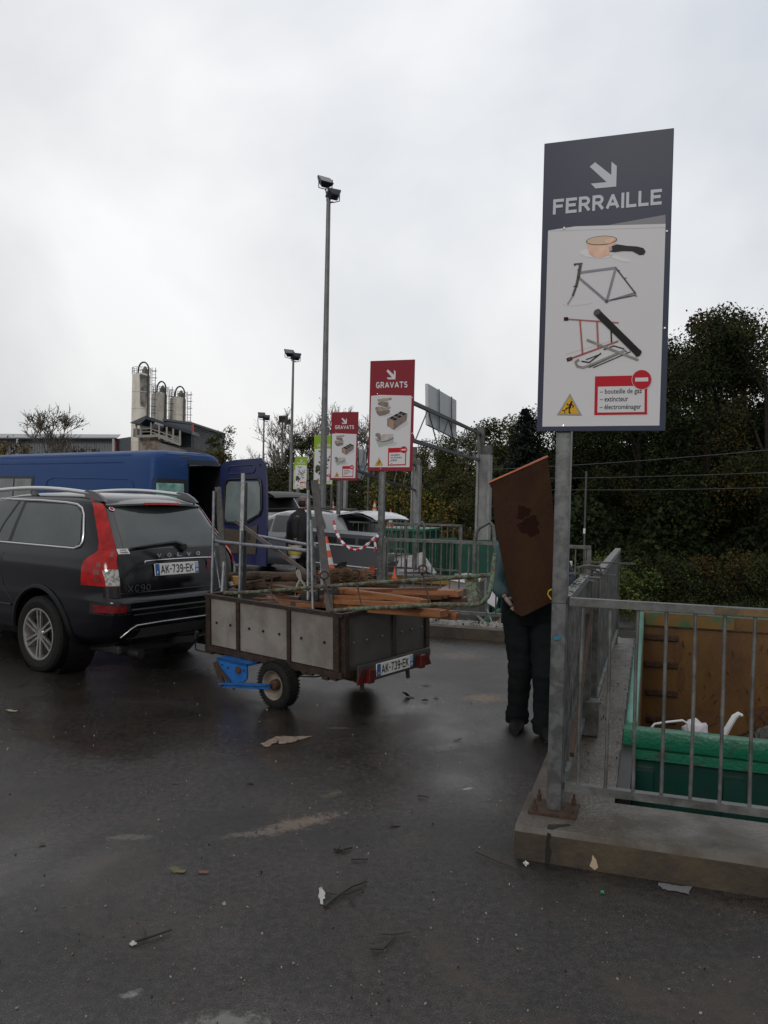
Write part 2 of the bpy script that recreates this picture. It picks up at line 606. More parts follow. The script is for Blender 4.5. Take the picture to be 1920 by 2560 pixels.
# ---- kerbs of the saw-tooth quay
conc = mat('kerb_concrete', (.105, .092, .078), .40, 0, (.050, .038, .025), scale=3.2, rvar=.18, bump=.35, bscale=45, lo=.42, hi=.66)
kface = mat('kerb_face_dark', (.032, .025, .019), .6, 0, (.075, .056, .032), scale=3.2, bump=.2, bscale=30, lo=.42, hi=.72)  # vertical kerb faces, darker and browner than the tops
concy = mat('kerb_mossy', (.12, .085, .035), .6, 0, (.055, .042, .025), scale=5, bump=.4, bscale=40)
wallc = mat('retaining_concrete', (.10, .097, .09), .6, 0, (.06, .058, .05), scale=2, bump=.3)
yell = mat('worn_yellow_paint', (.42, .24, .03), .5, 0, (.22, .14, .04), scale=10, bump=.2)
def kerb_piece(a, b, side, w, name, m, parent=None, z0=-.02, z1=KZ, ch=.025):
    """kerb from a to b (outer edge), body lying to `side`"""
    prof = [(0, z0), (0, z1-ch), (ch, z1), (w, z1), (w, z0)]
    n_ = max(2, int((b-a).length/.12))
    rows = []
    for i in range(n_+1):
        p = a.lerp(b, i/n_)
        rows.append([p+side*(x+random.uniform(-.0012, .0012))+Z*(z+(random.uniform(-.0012, .0012) if 0 < k < 3 else 0)) for k, (x, z) in enumerate(prof)])
    mb = MB().grid(rows, closed=True)
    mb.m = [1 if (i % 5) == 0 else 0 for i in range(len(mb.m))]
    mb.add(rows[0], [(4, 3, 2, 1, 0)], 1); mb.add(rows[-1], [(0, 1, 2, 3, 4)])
    return mb
desc = ['under the big grey scrap sign', 'under the nearest red rubble sign', 'under the second red rubble sign', 'under the nearest green sign',
        'under the second green sign', 'under the farthest green sign']
for i in range(0, 6):
    k = K[i]
    root = empty('concrete_kerb', k, 0, 'low wet concrete kerb corner ' + desc[i], 'kerb', 'kerbs of the quay')
    f_ = kerb_piece(k, k+U*(LU-.02) if i else k+U*3.3, V, .5, '', conc)
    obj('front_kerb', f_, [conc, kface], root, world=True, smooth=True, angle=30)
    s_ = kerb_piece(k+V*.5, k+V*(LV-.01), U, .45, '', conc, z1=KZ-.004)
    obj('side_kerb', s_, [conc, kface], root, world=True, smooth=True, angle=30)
    w_ = MB().box(k+U*1.65+V*.25+Z*(-1.05), (3.3 if i == 0 else LU, .498, 2.04), TH)
    obj('retaining_wall', w_, wallc, root, world=True)
    w_ = MB().box(k+V*(LV/2+.25)+U*.225+Z*(-1.05), (.448, LV-.5, 2.04), TH)
    obj('retaining_wall', w_, wallc, root, world=True)
    if i == 2:
        pf = MB().box(k+U*2.1+V*(-.006)+Z*.075, (1.6, .006, .11), TH)
        obj('painted_edge', pf, yell, root, world=True)
    if i == 0:
        # the joint and the broken mortar by the post foot
        dk = mat('joint_dirt', (.012, .011, .008), .9)  # near-black colour of the joint and crack
        j = MB().prism([k+U*(.15+dx)+V*(-.004)+Z*z for dx, z in ((0, .0), (.022, .0), (.030, .06), (.018, .10), (.026, .145), (.008, .150), (.002, .08))], V*.004)
        obj('joint', j, dk, root, world=True)
        j = MB().prism([k+U*(.15+dx)+V*dv+Z*(KZ) for dx, dv in ((.006, .02), (.030, .02), (.055, .06), (.11, .10), (.10, .115), (.035, .08), (.002, .07))], Z*.003)
        obj('crack', j, dk, root, world=True)
        ch_ = mat('chipped_concrete', (.42, .33, .22), .6)
        j = MB().prism([k+U*(.36+dx)+V*(-.003)+Z*z for dx, z in ((0, .02), (.025, .005), (.04, .02), (.03, .055), (.012, .075), (.01, .05))], V*.004)
        obj('chip', j, ch_, root, world=True)
        # rubber edge strip on the bay side
        rb = MB().box(k+V*(LV/2+.3)+U*.49+Z*.10, (.07, LV-.7, .16), TH)
        obj('rubber_edge', rb, blackm, root, world=True)

# ---- railings
def railing(a, b, z0, z1, nb, label, kind_grp, root=None, tw=.045, r=.0095, end_post=True, name='railing'):
    d = (b-a); ln = d.length; d = d.normalized()
    a = Vector(a); b = Vector(b)
    root = root or empty(name, a, 0, label, 'railing', kind_grp)
    sd = Vector((d.y, -d.x, 0))
    obj('top_rail', MB().bar(a+Z*(z1-.02), b+Z*(z1-.02), tw, .04), galv, root, world=True)
    obj('bottom_rail', MB().bar(a+Z*z0, b+Z*z0, tw, .04), galv, root, world=True)
    for i in range(nb):
        p = a+d*(ln*(i+.5)/nb)
        jit = d*random.gauss(0, .0035)+sd*random.gauss(0, .003)
        obj('baluster', MB().tube([p+Z*(z0+.02), p.lerp(p, .5)+jit+Z*(z0+(z1-z0)*random.uniform(.3, .7)), p+Z*(z1-.04)], r, 8), galv, root, smooth=True, world=True)
    if end_post:
        for p in (a+d*.02, b-d*.02):
            obj('post', MB().box(p+Z*((KZ+z1-.05)/2), (.05, .05, z1-.05-KZ), TH), galv, root, world=True)
    return root
# F bay: front railing (passes the camera side of the green skip)
PF = K0+U*.16+V*.28
FR1 = railing(PF+U*.05, PF+U*3.0, .29, 1.263, 22, 'galvanised railing on the front kerb before the open green skip', 'galvanised railings', end_post=False)
fr = railing(PF+V*.06+U*.02, PF+V*1.45+U*.02, .27, 1.262, 13, 'short galvanised railing running back from the big grey sign post', 'galvanised railings', end_post=False, tw=.055)
ya = at(1612, 1522, 4.06); yb_ = at(1735, 1532, 4.02)
obj('worn_patch', MB().bar(PF+U*.74-V*.0245+Z*1.243, PF+U*1.22-V*.0245+Z*1.243, .004, .030), mat('worn_yellow_brown', (.16, .095, .03), .5, 0, (.06, .05, .04), scale=16, lo=.4, hi=.6), FR1, world=True)
# crusty top of the side rail and its gate hardware
gp = PF+V*1.5+U*.02
for q_, lab in ((0, 'flat galvanised gate post with clamp on top behind the big sign post'), (1, 'second galvanised gate post standing just beyond the clamp')):
    c = gp+V*(.14*q_*1.9)+U*.03*q_
    rt = empty('gate_post', c+Z*KZ, 0, lab, 'gate post', 'gate posts on the side kerb')
    obj('post', MB().box(c+Z*(KZ+.53), (.10, .055, 1.06), TH, bev=.006), galvd, rt, world=True)
    obj('end_plate', MB().box(c+Z*(1.10)+V*(-.031), (.075, .006, .22), TH), galv, rt, world=True)
    if q_ == 0:
        obj('foot_box', MB().box(c+U*(-.02)+Z*(KZ+.12), (.26, .12, .24), TH, bev=.008), galvd, rt, world=True)
        cl = MB()
        for dz, a_, b_ in ((.0, (-.12, 0), (.20, -.05)), (.035, (-.08, .1), (.14, .06)), (.07, (-.02, .2), (.32, .14)), (.02, (.0, .25), (.10, -.1))):
            cl.bar(c+U*a_[0]+V*a_[1]+Z*(1.26+dz), c+U*b_[0]+V*b_[1]+Z*(1.265+dz), .014, .012)
        cl.tube([c+U*-.05+V*.02+Z*1.25, c+U*-.05+V*.02+Z*1.30, c+U*-.02+V*.02+Z*1.315, c+U*.09+V*.0+Z*1.315, c+U*.11+V*0+Z*1.25], .009, 6)
        obj('clamp', cl, galvd, rt, world=True)
sg = railing(gp+V*.42+U*.05, K0+V*(LV-.4)+U*.25, .30, 1.24, 30, 'long galvanised side railing beyond the gate posts', 'galvanised railings', end_post=True, tw=.06)
# braces leaning inside
br_ = MB().bar(PF+V*.12+U*.07+Z*.42, gp+V*-.06+U*.05+Z*1.0, .022, .03)
tag(obj('brace_bar', br_, rust), 'thin rusty brace bar slanting behind the side railing', 'bar')

for i in range(1, 7):
    k = K[i]
    a = k+U*.20+V*.28; b = k+U*(LU-.1)+V*.28
    railing(a, b, .29, 1.24 if i > 1 else 1.22, 22 if i < 4 else 14, 'galvanised railing from the sign post ' + (['', 'of the nearest red sign', 'of the second red sign', 'of the nearest green sign', 'of the second green sign', 'of the farthest green sign', 'beyond the last sign'][i]), 'galvanised railings', tw=.045, r=.010 if i < 3 else .013)
    if i < 0:
        a = k+V*.7+U*.22; b = k+V*(LV-.2)+U*.22
        railing(a, b, .29, 1.22, 22 if i < 3 else 12, 'galvanised side railing running back ' + (['', 'behind the nearest red sign', 'behind the second red sign', 'behind the nearest green sign', 'behind the second green sign', 'behind the farthest green sign'][i]), 'galvanised railings', tw=.045, r=.010 if i < 3 else .013)

# handrail hoops at the railing ends
def hoop(px, py, Y, w, h, lab):
    c = at(px, py, Y)
    pts = []
    for x, z in ((-.5, -1), (-.5, -.25), (-.44, -.08), (-.3, 0), (.22, .10), (.36, .04), (.44, -.12), (.62, -.9)):
        pts.append(c+U*(x*w)+Z*(z*h))
    o = obj('handrail_hoop', MB().tube(pts, .024, 10), galv, smooth=True)
    tag(o, lab, 'handrail', 'handrail hoops')
hoop(1213, 1320, 9.6, .24, .75, 'bent galvanised handrail hoop beside the man with the rusty sheet')
hoop(1052, 1315, 16.5, .17, .9, 'bent galvanised handrail hoop in front of the left concrete column')

# ---- skips (open containers)
greenm = mat('skip_green', (.006, .125, .068), .40, 0, (.022, .055, .032), scale=11, rvar=.14, bump=.25, lo=.56, hi=.66, detail=8)
greend = mat('skip_dark_green', (.006, .05, .038), .4, 0, (.004, .035, .03), scale=4, rvar=.1)
tealm = mat('skip_teal_rim', (.05, .22, .155), .35, 0, (.03, .15, .10), scale=5)
orangem = mat('skip_orange_inside', (.145, .070, .012), .55, 0, (.070, .028, .009), scale=2.6, bump=.25, bscale=20, lo=.36, hi=.7, stretch=(1, 1, .45))
yelg = mat('skip_yellow_strip', (.36, .20, .03), .45, 0, (.22, .13, .03), scale=8)
rustd = mat('dark_rust', (.035, .016, .009), .8, 0, (.075, .035, .018), scale=20, bump=.5)
def skip(o0, L_=5.95, W_=2.4, zr=.30, zb=YARD+.15, label='', group=None, inner=None, wallm=None):
    """o0: near-left top corner; long axis V"""
    root = empty('skip', o0+Z*(zb-o0.z), 0, label, 'skip', group)
    t = .06
    def P(u, v, z): return o0+U*u+V*v+Z*(z-o0.z)
    # near end wall
    mbx = MB().box(P(W_/2, t/2, (zr-.2+zb)/2), (W_, t, zr-.2-zb), TH)
    for j in range(5):
        mbx.box(P(.10+j*(W_-.2)/4, -.035, (zr-.28+zb)/2), (.13, .06, zr-.28-zb), TH)
    obj('end_wall', mbx, greend, root, world=True)
    rim = MB().box(P(W_/2, -.01, zr-.075), (W_+.06, .10, .12), TH, bev=.008)
    rim.box(P(W_/2, -.045, zr-.175), (W_+.08, .05, .06), TH)
    obj('front_rim', rim, greenm, root, world=True, smooth=True)
    # sides: outside green, inside orange sheets
    for sx, nm in ((0, 'side_wall'), (1, 'side_wall')):
        x0 = t/2 if sx == 0 else W_-t/2
        ow = MB().box(P(x0+(-.015 if sx == 0 else .015), L_/2+.08, (zr-.1+zb)/2), (t*.5, L_-.2, zr-.1-zb), TH)
        for j in range(10):
            ow.box(P(x0+(-.05 if sx == 0 else .05), .4+j*(L_-.8)/9, (zr-.12+zb)/2), (.05, .09, zr-.14-zb), TH)
        obj(nm, ow, wallm or greenm, root, world=True)
        iw = MB().box(P(x0+(.018 if sx == 0 else -.018), L_/2+.08, (zr-.1+zb)/2), (t*.4, L_-.24, zr-.12-zb), TH)
        obj('inner_lining', iw, inner or orangem, root, world=True)
        rm = MB().box(P(x0-.01, L_/2+.08, zr-.05), (.075, L_-.04, .10), TH, bev=.015)
        obj('side_rim', rm, tealm if sx == 0 else greenm, root, world=True, smooth=True)
    obj('floor', MB().box(P(W_/2, L_/2, zb+.04), (W_-.1, L_-.1, .08), TH), rustd, root, world=True)
    bw = MB().box(P(W_/2, L_-.02, (zr+zb)/2), (W_-.06, .05, zr-zb), TH)
    obj('far_wall', bw, inner or orangem, root, world=True)
    bw = MB().box(P(W_/2, L_+.03, (zr+zb)/2), (W_, .045, zr-zb+.01), TH)
    obj('far_door', bw, wallm or greenm, root, world=True)
    return root, P
c0 = K0+U*.49+V*1.62
c0.z = .30
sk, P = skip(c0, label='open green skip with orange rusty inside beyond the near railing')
for j, z in enumerate((-.02, -.38, -.76, -1.12)):
    obj('rung_slot', MB().box(P(.28+.012*j, 5.88, z), (.44-.02*j, .05, .075), TH, bev=.01), rustd, sk, world=True)
ld = MB().bar(P(.09, .3, .1), P(.085, 5.6, .10), .02, .16)
seam = MB().box(P(1.2, 5.88, .13), (2.3, .012, .014), TH)
obj('seam', seam, rustd, sk, world=True)
gpm = mat('green_overspray', (.03, .11, .05), .5, 0, (.16, .085, .014), scale=4, lo=.40, hi=.52)
pt = MB().box(P(.62, 5.874, .215), (1.1, .006, .15), TH)
obj('paint_patch', pt, gpm, sk, world=True)
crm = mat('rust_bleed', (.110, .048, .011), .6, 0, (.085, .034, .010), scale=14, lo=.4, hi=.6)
rq_ = random.Random(12)
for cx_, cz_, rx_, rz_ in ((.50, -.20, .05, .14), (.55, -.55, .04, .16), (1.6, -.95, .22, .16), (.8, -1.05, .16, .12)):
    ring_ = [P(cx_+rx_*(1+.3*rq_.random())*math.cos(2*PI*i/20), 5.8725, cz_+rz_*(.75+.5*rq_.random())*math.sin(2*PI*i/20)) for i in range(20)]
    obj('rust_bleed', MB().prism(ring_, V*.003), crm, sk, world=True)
scr = MB()
rs = random.Random(3)
for j in range(46):
    x, z = .5+rs.random()*1.7, -1.1+rs.random()*1.1
    a = rs.uniform(-.06, .06); b = rs.uniform(.02, .12)
    q = [P(x, 5.868, z), P(x+.012+a*.3, 5.868, z+b*.3), P(x+a, 5.868, z+b), P(x+a-.012, 5.868, z+b*.6)]
    scr.prism(q, V*.004)
obj('scratches', scr, rustd, sk, world=True)
crust = MB(); rq_ = random.Random(14)
for i in range(70):
    q = PF+V*rq_.uniform(.1, 1.42)+U*(.02+rq_.uniform(-.02, .02))+Z*1.2635
    crust.box(q, (rq_.uniform(.008, .03), rq_.uniform(.006, .03), .004), rz=rq_.uniform(0, 3), mi=rq_.randrange(2))
obj('crust', crust, [mat('pale_crust', (.30, .30, .30), .8), mat('dark_crust', (.03, .03, .028), .8)], fr, world=True)
# scrap in the big skip
scrapm = mat('scrap_metal', (.10, .09, .08), .5, .5, (.045, .03, .022), scale=9, bump=.3)
def scrap_heap(P, name, label, zc, W_, L_, n_, seed, m, v0=.3, hgt=.35):
    r_ = random.Random(seed)
    mb = MB()
    for j in range(n_):
        c = P(r_.uniform(.15, W_-.15), r_.uniform(v0, L_-.3), zc+r_.uniform(-.25, hgt))
        R = Euler((r_.uniform(-1, 1), r_.uniform(-1, 1), r_.uniform(0, 6))).to_matrix()
        k = r_.random()
        if k < .45: mb.box(c, (r_.uniform(.2, .8), r_.uniform(.1, .5), r_.uniform(.01, .06)), R=R, mi=r_.randrange(len(m)))
        elif k < .8:
            d = R @ Vector((r_.uniform(.3, .8), 0, 0))
            mb.tube([c-d, c+d], r_.uniform(.008, .02), 5, mi=r_.randrange(len(m)))
        else: mb.box(c, (r_.uniform(.2, .5),)*3, R=R, mi=r_.randrange(len(m)))
    o = obj(name, mb, m)
    return tag(o, label, 'debris', kind='stuff')
scrap_heap(P, 'scrap_heap', 'mixed dark scrap metal piled inside the green skip', -1.35, 2.4, 5.9, 190, 5, [scrapm, rustd, galvd], v0=.3, hgt=.16)
# tangled wire at the right
wr = MB(); rs = random.Random(9)
for j in range(26):
    c = P(1.75+rs.uniform(-.25, .45), 4.9+rs.uniform(-.4, .4), -1.0+rs.uniform(-.15, .35))
    a_ = rs.uniform(.15, .4); ph = rs.uniform(0, 6); ti = rs.uniform(-.8, .8)
    wr.tube([c+Vector((a_*math.cos(t), a_*.6*math.sin(t+ph), a_*math.sin(t)*math.cos(ti))) for t in [q*.5 for q in range(11)]], .004, 4)
tag(obj('wire_tangle', wr, rustd), 'tangle of thin rusty wire inside the green skip', 'wire')
bagm = mat('white_plastic_bag', (.55, .53, .56), .45, 0, (.42, .40, .44), scale=8, bump=.6, bscale=9)
def blob(name, c, r, m, seed, label, cat, sq=(1, 1, 1), amp=.3):
    rs = random.Random(seed)
    bm = bmesh.new(); bmesh.ops.create_icosphere(bm, subdivisions=3, radius=1)
    from mathutils import noise as mn
    for v in bm.verts:
        d = 1+amp*mn.noise(v.co*1.8+Vector((seed, 0, 0)))+amp*.5*mn.noise(v.co*4.5)
        v.co = Vector((v.co.x*sq[0], v.co.y*sq[1], v.co.z*sq[2]))*r*d
    mb = MB().add([v.co+Vector(c) for v in bm.verts], [tuple(v.index for v in f.verts) for f in bm.faces])
    bm.free()
    return tag(obj(name, mb, m, smooth=True, angle=180), label, cat)
blob('plastic_bag', at(1738, 1826, 5.95), .075, bagm, 4, 'crumpled white plastic bag just inside the green skip', 'bag', (1.15, 1, 1))
tb = MB().tube([at(x, y, 5.75) for x, y in ((1624, 1850), (1626, 1822), (1636, 1810), (1660, 1806), (1706, 1801), (1718, 1808), (1727, 1850))], .008, 8)
tag(obj('bent_tube', tb, white_p, smooth=True), 'white bent tube frame sticking up at the skip corner', 'tube')
ap = MB().tube([at(x, y, 5.9) for x, y in ((1796, 1870), (1806, 1842), (1824, 1812), (1836, 1792), (1846, 1785), (1856, 1789))], .03, 8, rs=[.03, .026, .022, .022, .018, .010])
tag(obj('white_scrap_part', ap, white_p, smooth=True), 'bent white metal scrap poking over the skip rim', 'scrap')

# ================================================================== SIGNS
import numpy as np
def homog(cs):
    """corners TL,TR,BR,BL in picture pixels -> (s,t) in 0..1, t downwards"""
    dst = [(0, 0), (1, 0), (1, 1), (0, 1)]
    A = []; B = []
    for (x, y), (u_, v_) in zip(cs, dst):
        A.append([x, y, 1, 0, 0, 0, -u_*x, -u_*y]); B.append(u_)
        A.append([0, 0, 0, x, y, 1, -v_*x, -v_*y]); B.append(v_)
    h = np.linalg.solve(np.array(A, float), np.array(B, float))
    def f(x, y):
        w = h[6]*x+h[7]*y+1
        return ((h[0]*x+h[1]*y+h[2])/w, (h[3]*x+h[4]*y+h[5])/w)
    return f
SW, SH = .622, 1.462
class Sheet:
    """flat printed shapes on a sign board, local frame x right, z up, y towards the back"""
    def __init__(s, H=None, w=SW, h=SH):
        s.H = H; s.w = w; s.h = h
    def p(s, x, y, lay):
        a, b = s.H(x, y) if s.H else (x, y)
        return Vector((a*s.w, -.0035-.0011*lay, s.h-b*s.h))
    def poly(s, mb, pts, lay=1, mi=0):
        return mb.poly([s.p(x, y, lay) for x, y in pts], mi)
    def ell(s, mb, cx_, cy_, rx, ry, lay=1, mi=0, n=28, rot=0):
        c, d = math.cos(rot), math.sin(rot)
        return s.poly(mb, [(cx_+rx*math.cos(2*PI*i/n)*c-ry*math.sin(2*PI*i/n)*d, cy_+rx*math.cos(2*PI*i/n)*d+ry*math.sin(2*PI*i/n)*c) for i in range(n)], lay, mi)
    def stroke(s, mb, pts, w, lay=1, mi=0):
        for k_, ((x0, y0), (x1, y1)) in enumerate(zip(pts, pts[1:])):
            lay = lay+.02
            l_ = math.hypot(x1-x0, y1-y0) or 1
            nx, ny = -(y1-y0)/l_*w/2, (x1-x0)/l_*w/2
            ex, ey = (x1-x0)/l_*w*.2, (y1-y0)/l_*w*.2
            s.poly(mb, [(x0+nx-ex, y0+ny-ey), (x1+nx+ex, y1+ny+ey), (x1-nx+ex, y1-ny+ey), (x0-nx-ex, y0-ny-ey)], lay, mi)
        return mb
    def text(s, mb, txt, quad, lay=2, mi=0, bold=0.0):
        """fit text into quad (TL,TR,BR,BL) in picture coords"""
        t = text_mb(txt, 1, (0, 0, 0), (1, 0, 0), (0, 1, 0), bold=bold)
        xs = [v.x for v in t.v]; ys = [v.y for v in t.v]
        x0, x1, y0, y1 = min(xs), max(xs), min(ys), max(ys)
        vs = []
        for v in t.v:
            a, b = (v.x-x0)/(x1-x0), (y1-v.y)/(y1-y0)
            tl, tr, br_, bl = quad
            X = (tl[0]*(1-a)+tr[0]*a)*(1-b)+(bl[0]*(1-a)+br_[0]*a)*b
            Y = (tl[1]*(1-a)+tr[1]*a)*(1-b)+(bl[1]*(1-a)+br_[1]*a)*b
            vs.append(s.p(X, Y, lay))
        mb.add(vs, t.f, mi)
        return mb
inkm = mat('print_black', (.02, .02, .022), .25, spec=.06)
yelm = mat('print_yellow', (.62, .36, .03), .3, spec=.1)
whp = mat('print_white', (.62, .62, .645), .25, spec=.06)
lgr = mat('print_light_grey', (.52, .54, .60), .25, spec=.06)
copperm = mat('print_copper', (.46, .20, .11), .3, 0, (.62, .36, .22), scale=9)
creamp = mat('print_cream', (.60, .46, .33), .3, spec=.1)
bluep = mat('print_steel_blue', (.025, .04, .11), .3, 0, (.08, .09, .12), scale=8)
dgp = mat('print_dark_grey', (.075, .07, .07), .3, spec=.1)
mgp = mat('print_mid_grey', (.13, .125, .12), .3, 0, (.20, .195, .19), scale=18)
shp = mat('print_soft_shadow', (.50, .50, .52), .3)
redi = mat('print_red', (.45, .022, .035), .25, spec=.06)
stonep = mat('print_stone', (.38, .32, .25), .3, 0, (.22, .17, .13), scale=14)
brickp = mat('print_brick', (.15, .11, .10), .3, 0, (.20, .15, .13), scale=20)
brickl = mat('print_brick_light', (.36, .24, .19), .3, spec=.1)
leafp = mat('print_leaf', (.028, .042, .026), .3, 0, (.06, .085, .045), scale=16)

def sign_common(root, S, board_m, header_pts, panel_pts, arrow, word, wq, warn, box, lines, disc, postx, zb, ptop=.02):
    obj('board', MB().box((SW/2, .004, SH/2), (SW, .014, SH), bev=.003), board_m, root)
    obj('printed_panel', S.poly(MB(), panel_pts, 0), whp, root)
    obj('arrow', S.poly(MB(), arrow, 2), lgr if board_m is greyp else whp, root)
    wm_ = MB()
    for q_, k_ in caps(word):
        vs_ = []
        for a, b in q_:
            tl, tr, br_, bl = wq; b = 1-b
            vs_.append(S.p((tl[0]*(1-a)+tr[0]*a)*(1-b)+(bl[0]*(1-a)+br_[0]*a)*b, (tl[1]*(1-a)+tr[1]*a)*(1-b)+(bl[1]*(1-a)+br_[1]*a)*b, 2+.03*k_))
        wm_.poly(vs_)
    obj('lettering', wm_, lgr if board_m is greyp else whp, root)
    # fall warning
    (ax, ay), (bx_, by_), (cx_, cy_) = warn
    gx, gy = (ax+bx_+cx_)/3, (ay+by_+cy_)/3
    w = MB()
    for k, (sc, mi) in enumerate(((1.0, 0), (.94, 1), (.87, 0), (.82, 2))):
        S.poly(w, [(gx+(x-gx)*sc, gy+(y-gy)*sc) for x, y in warn], 1+k*.5, mi)
    wd = cx_-bx_; ht = by_-ay
    def q(x, y): return (bx_+wd*x, ay+ht*y)
    S.ell(w, *q(.60, .40), wd*.042, wd*.042, 3.5, 0, 12)
    S.stroke(w, [q(.58, .47), q(.52, .66)], wd*.09, 3.5, 0)
    S.stroke(w, [q(.57, .50), q(.45, .54), q(.42, .46)], wd*.035, 3.5, 0)
    S.stroke(w, [q(.60, .50), q(.68, .58), q(.64, .66)], wd*.035, 3.5, 0)
    S.stroke(w, [q(.52, .66), q(.40, .68), q(.36, .76)], wd*.05, 3.5, 0)
    S.stroke(w, [q(.53, .66), q(.50, .78), q(.50, .90), q(.55, .90)], wd*.05, 3.5, 0)
    S.stroke(w, [q(.22, .78), q(.32, .78), q(.32, .92)], wd*.03, 3.5, 0)
    obj('warning_triangle', w, [inkm, whp, yelm], root)
    # red box
    (x0, y0), (x1, y1), (x2, y2), (x3, y3) = box
    b = MB()
    S.poly(b, [(x0+(x1-x0)*.02+5, y0+6), (x1+7, y1+6), (x2+9, y2+3), (x3+6, y3+6)], .5, 2)
    S.poly(b, box, 1, 0)
    def bq(x, y):
        return ((x0*(1-x)+x1*x)*(1-y)+(x3*(1-x)+x2*x)*y, (y0*(1-x)+y1*x)*(1-y)+(y3*(1-x)+y2*x)*y)
    S.poly(b, [bq(.06, .27), bq(.95, .27), bq(.95, .935), bq(.06, .935)], 2, 1)
    obj('prohibition_box', b, [redi, whp, shp], root)
    t = MB()
    n_ = len(lines)
    for i, (tx, wf) in enumerate(lines):
        y = .31+i*(.60/max(3, n_))
        hh = .165 if any(ch in tx for ch in 'gpjqé') else .125
        S.text(t, tx, [bq(.10, y+.02), bq(.10+wf, y+.02), bq(.10+wf, y+.02+hh), bq(.10, y+.02+hh)], 3, 0, bold=.006)
    obj('list_lettering', t, inkm, root)
    d = MB()
    cx_, cy_, r_ = disc
    S.ell(d, cx_, cy_, r_*1.05, r_*1.05, 3, 1)
    S.ell(d, cx_, cy_, r_, r_, 4, 0)
    S.poly(d, [(cx_-r_*.68, cy_-r_*.2), (cx_+r_*.68, cy_-r_*.2), (cx_+r_*.68, cy_+r_*.2), (cx_-r_*.68, cy_+r_*.2)], 5, 2)
    obj('no_entry_disc', d, [redi, shp, whp], root)
    # screws
    sc_ = MB()
    for s_, t_ in ((.18, .30), (postx, .982), (.97, .34), (.975, .66)):
        sc_.lathe([(.0001, -.012), (.005, -.011), (.006, -.003)], (s_*SW, 0, SH*(1-t_)), 'y', 10)
    obj('screws', sc_, chrome, root, smooth=True)
    # post with base plate
    px_ = postx*SW
    obj('post', MB().box((px_, .055, (SH*.9-(zb-KZ))/2), (.075, .075, SH*.9+(zb-KZ)), bev=.008), spang, root, smooth=True, angle=30)
    fp = MB().box((px_, .055, -(zb-KZ)+.008), (.24, .2, .012))
    for dx in (-.09, .09):
        for dy in (-.075, .075):
            fp.lathe([(.012, 0), (.012, .03), (.006, .03), (.006, .055), (.0001, .055)], (px_+dx, .055+dy, -(zb-KZ)+.014), 'z', 8)
    obj('base_plate', fp, rust, root)
    obj('post_joint', MB().box((px_, .055, -(zb-1.235)), (.0775, .0775, .004)), darkm, root)
    return root

def sign_root(name, postpos, postx, zb, label, group, rz=rad(-19.5)):
    R = Matrix.Rotation(rz, 3, 'Z')
    loc = Vector((postpos.x, postpos.y, 0)) - R @ Vector((postx*SW, .055, 0))
    loc.z = zb
    return empty(name, loc, rz, label, 'sign', group)

# ---- FERRAILLE
H5 = homog([(233, 192), (1092, 115), (998, 2112), (137, 2098)])
S = Sheet(H5)
zb = 2.108
rt = sign_root('waste_sign', PF, .215, zb, 'big dark grey sign reading FERRAILLE on the nearest post', 'sorting signs')
sign_common(rt, S, greyp, None, [(245, 768), (1025, 742), (960, 2075), (176, 2066)],
    [(567, 326), (672, 412), (676, 326), (710, 355), (703, 489), (566, 498), (536, 465), (640, 458), (531, 354)],
    'FERRAILLE', [(285, 562), (1005, 512), (1001, 614), (279, 662)],
    [(367, 1850), (276, 1992), (443, 1997)], [(537, 1738), (886, 1738), (879, 2000), (526, 1997)],
    [('– bouteille de gaz', .80), ('– extincteur', .54), ('– électroménager', .79)], (848, 1767, 64), .215, zb)
# the torn light strip of the panel's upper edge
e_ = S.poly(MB(), [(245, 768), (248, 764), (428, 742), (700, 741), (1025, 742), (1024, 765)], 1)
S.poly(e_, [(640, 740), (1025, 682), (1025, 742)], 1, 1)
obj('panel_fold', e_, [whp, mat('print_fold_grey', (.22, .22, .24), .3, spec=.1)], rt)
# saucepan
pn = MB()
S.ell(pn, 560, 925, 110, 30, 1, 4, rot=.1)
S.ell(pn, 720, 962, 70, 14, 1, 4, rot=.3)
S.poly(pn, [(499, 850), (699, 838), (690, 862), (664, 880), (652, 935), (600, 950), (545, 948), (515, 925)], 2, 0)
S.ell(pn, 599, 840, 103, 30, 3, 3, rot=-.05)
S.ell(pn, 599, 840, 97, 26, 4, 1, rot=-.05)
S.ell(pn, 652, 845, 32, 17, 5, 0, rot=-.3)
S.poly(pn, [(664, 880), (700, 868), (770, 880), (830, 885), (875, 897), (890, 920), (878, 940), (850, 942), (800, 915), (740, 912), (690, 918), (655, 915)], 3, 2)
S.poly(pn, [(647, 885), (668, 884), (668, 908), (650, 915)], 4, 5)
obj('saucepan_picture', pn, [copperm, creamp, inkm, dgp, shp, mgp], rt)
# bicycle frame
bf = MB()
S.ell(bf, 430, 1250, 100, 14, 1, 2, rot=-.05)
for a, b, w, c in (((448, 1048), (690, 1022), 13, 0), ((440, 1078), (622, 1240), 13, 0), ((690, 1022), (625, 1242), 13, 0), ((690, 1022), (818, 1195), 8, 1),
                   ((625, 1242), (815, 1190), 9, 0), ((650, 1236), (822, 1205), 6, 1), ((455, 1000), (440, 1078), 17, 1), ((440, 1078), (425, 1135), 15, 1), ((425, 1135), (400, 1200), 12, 1),
                   ((400, 1200), (365, 1255), 9, 3), ((415, 992), (468, 988), 9, 1), ((415, 992), (420, 1000), 8, 1), ((812, 1185), (822, 1215), 10, 3), ((405, 1138), (425, 1138), 5, 1),
                   ((742, 1095), (760, 1090), 4, 1), ((700, 1045), (716, 1038), 4, 1), ((452, 1030), (435, 1028), 5, 1)):
    S.stroke(bf, [a, b], w*1.25, 2, c)
S.ell(bf, 624, 1243, 11, 10, 3, 1)
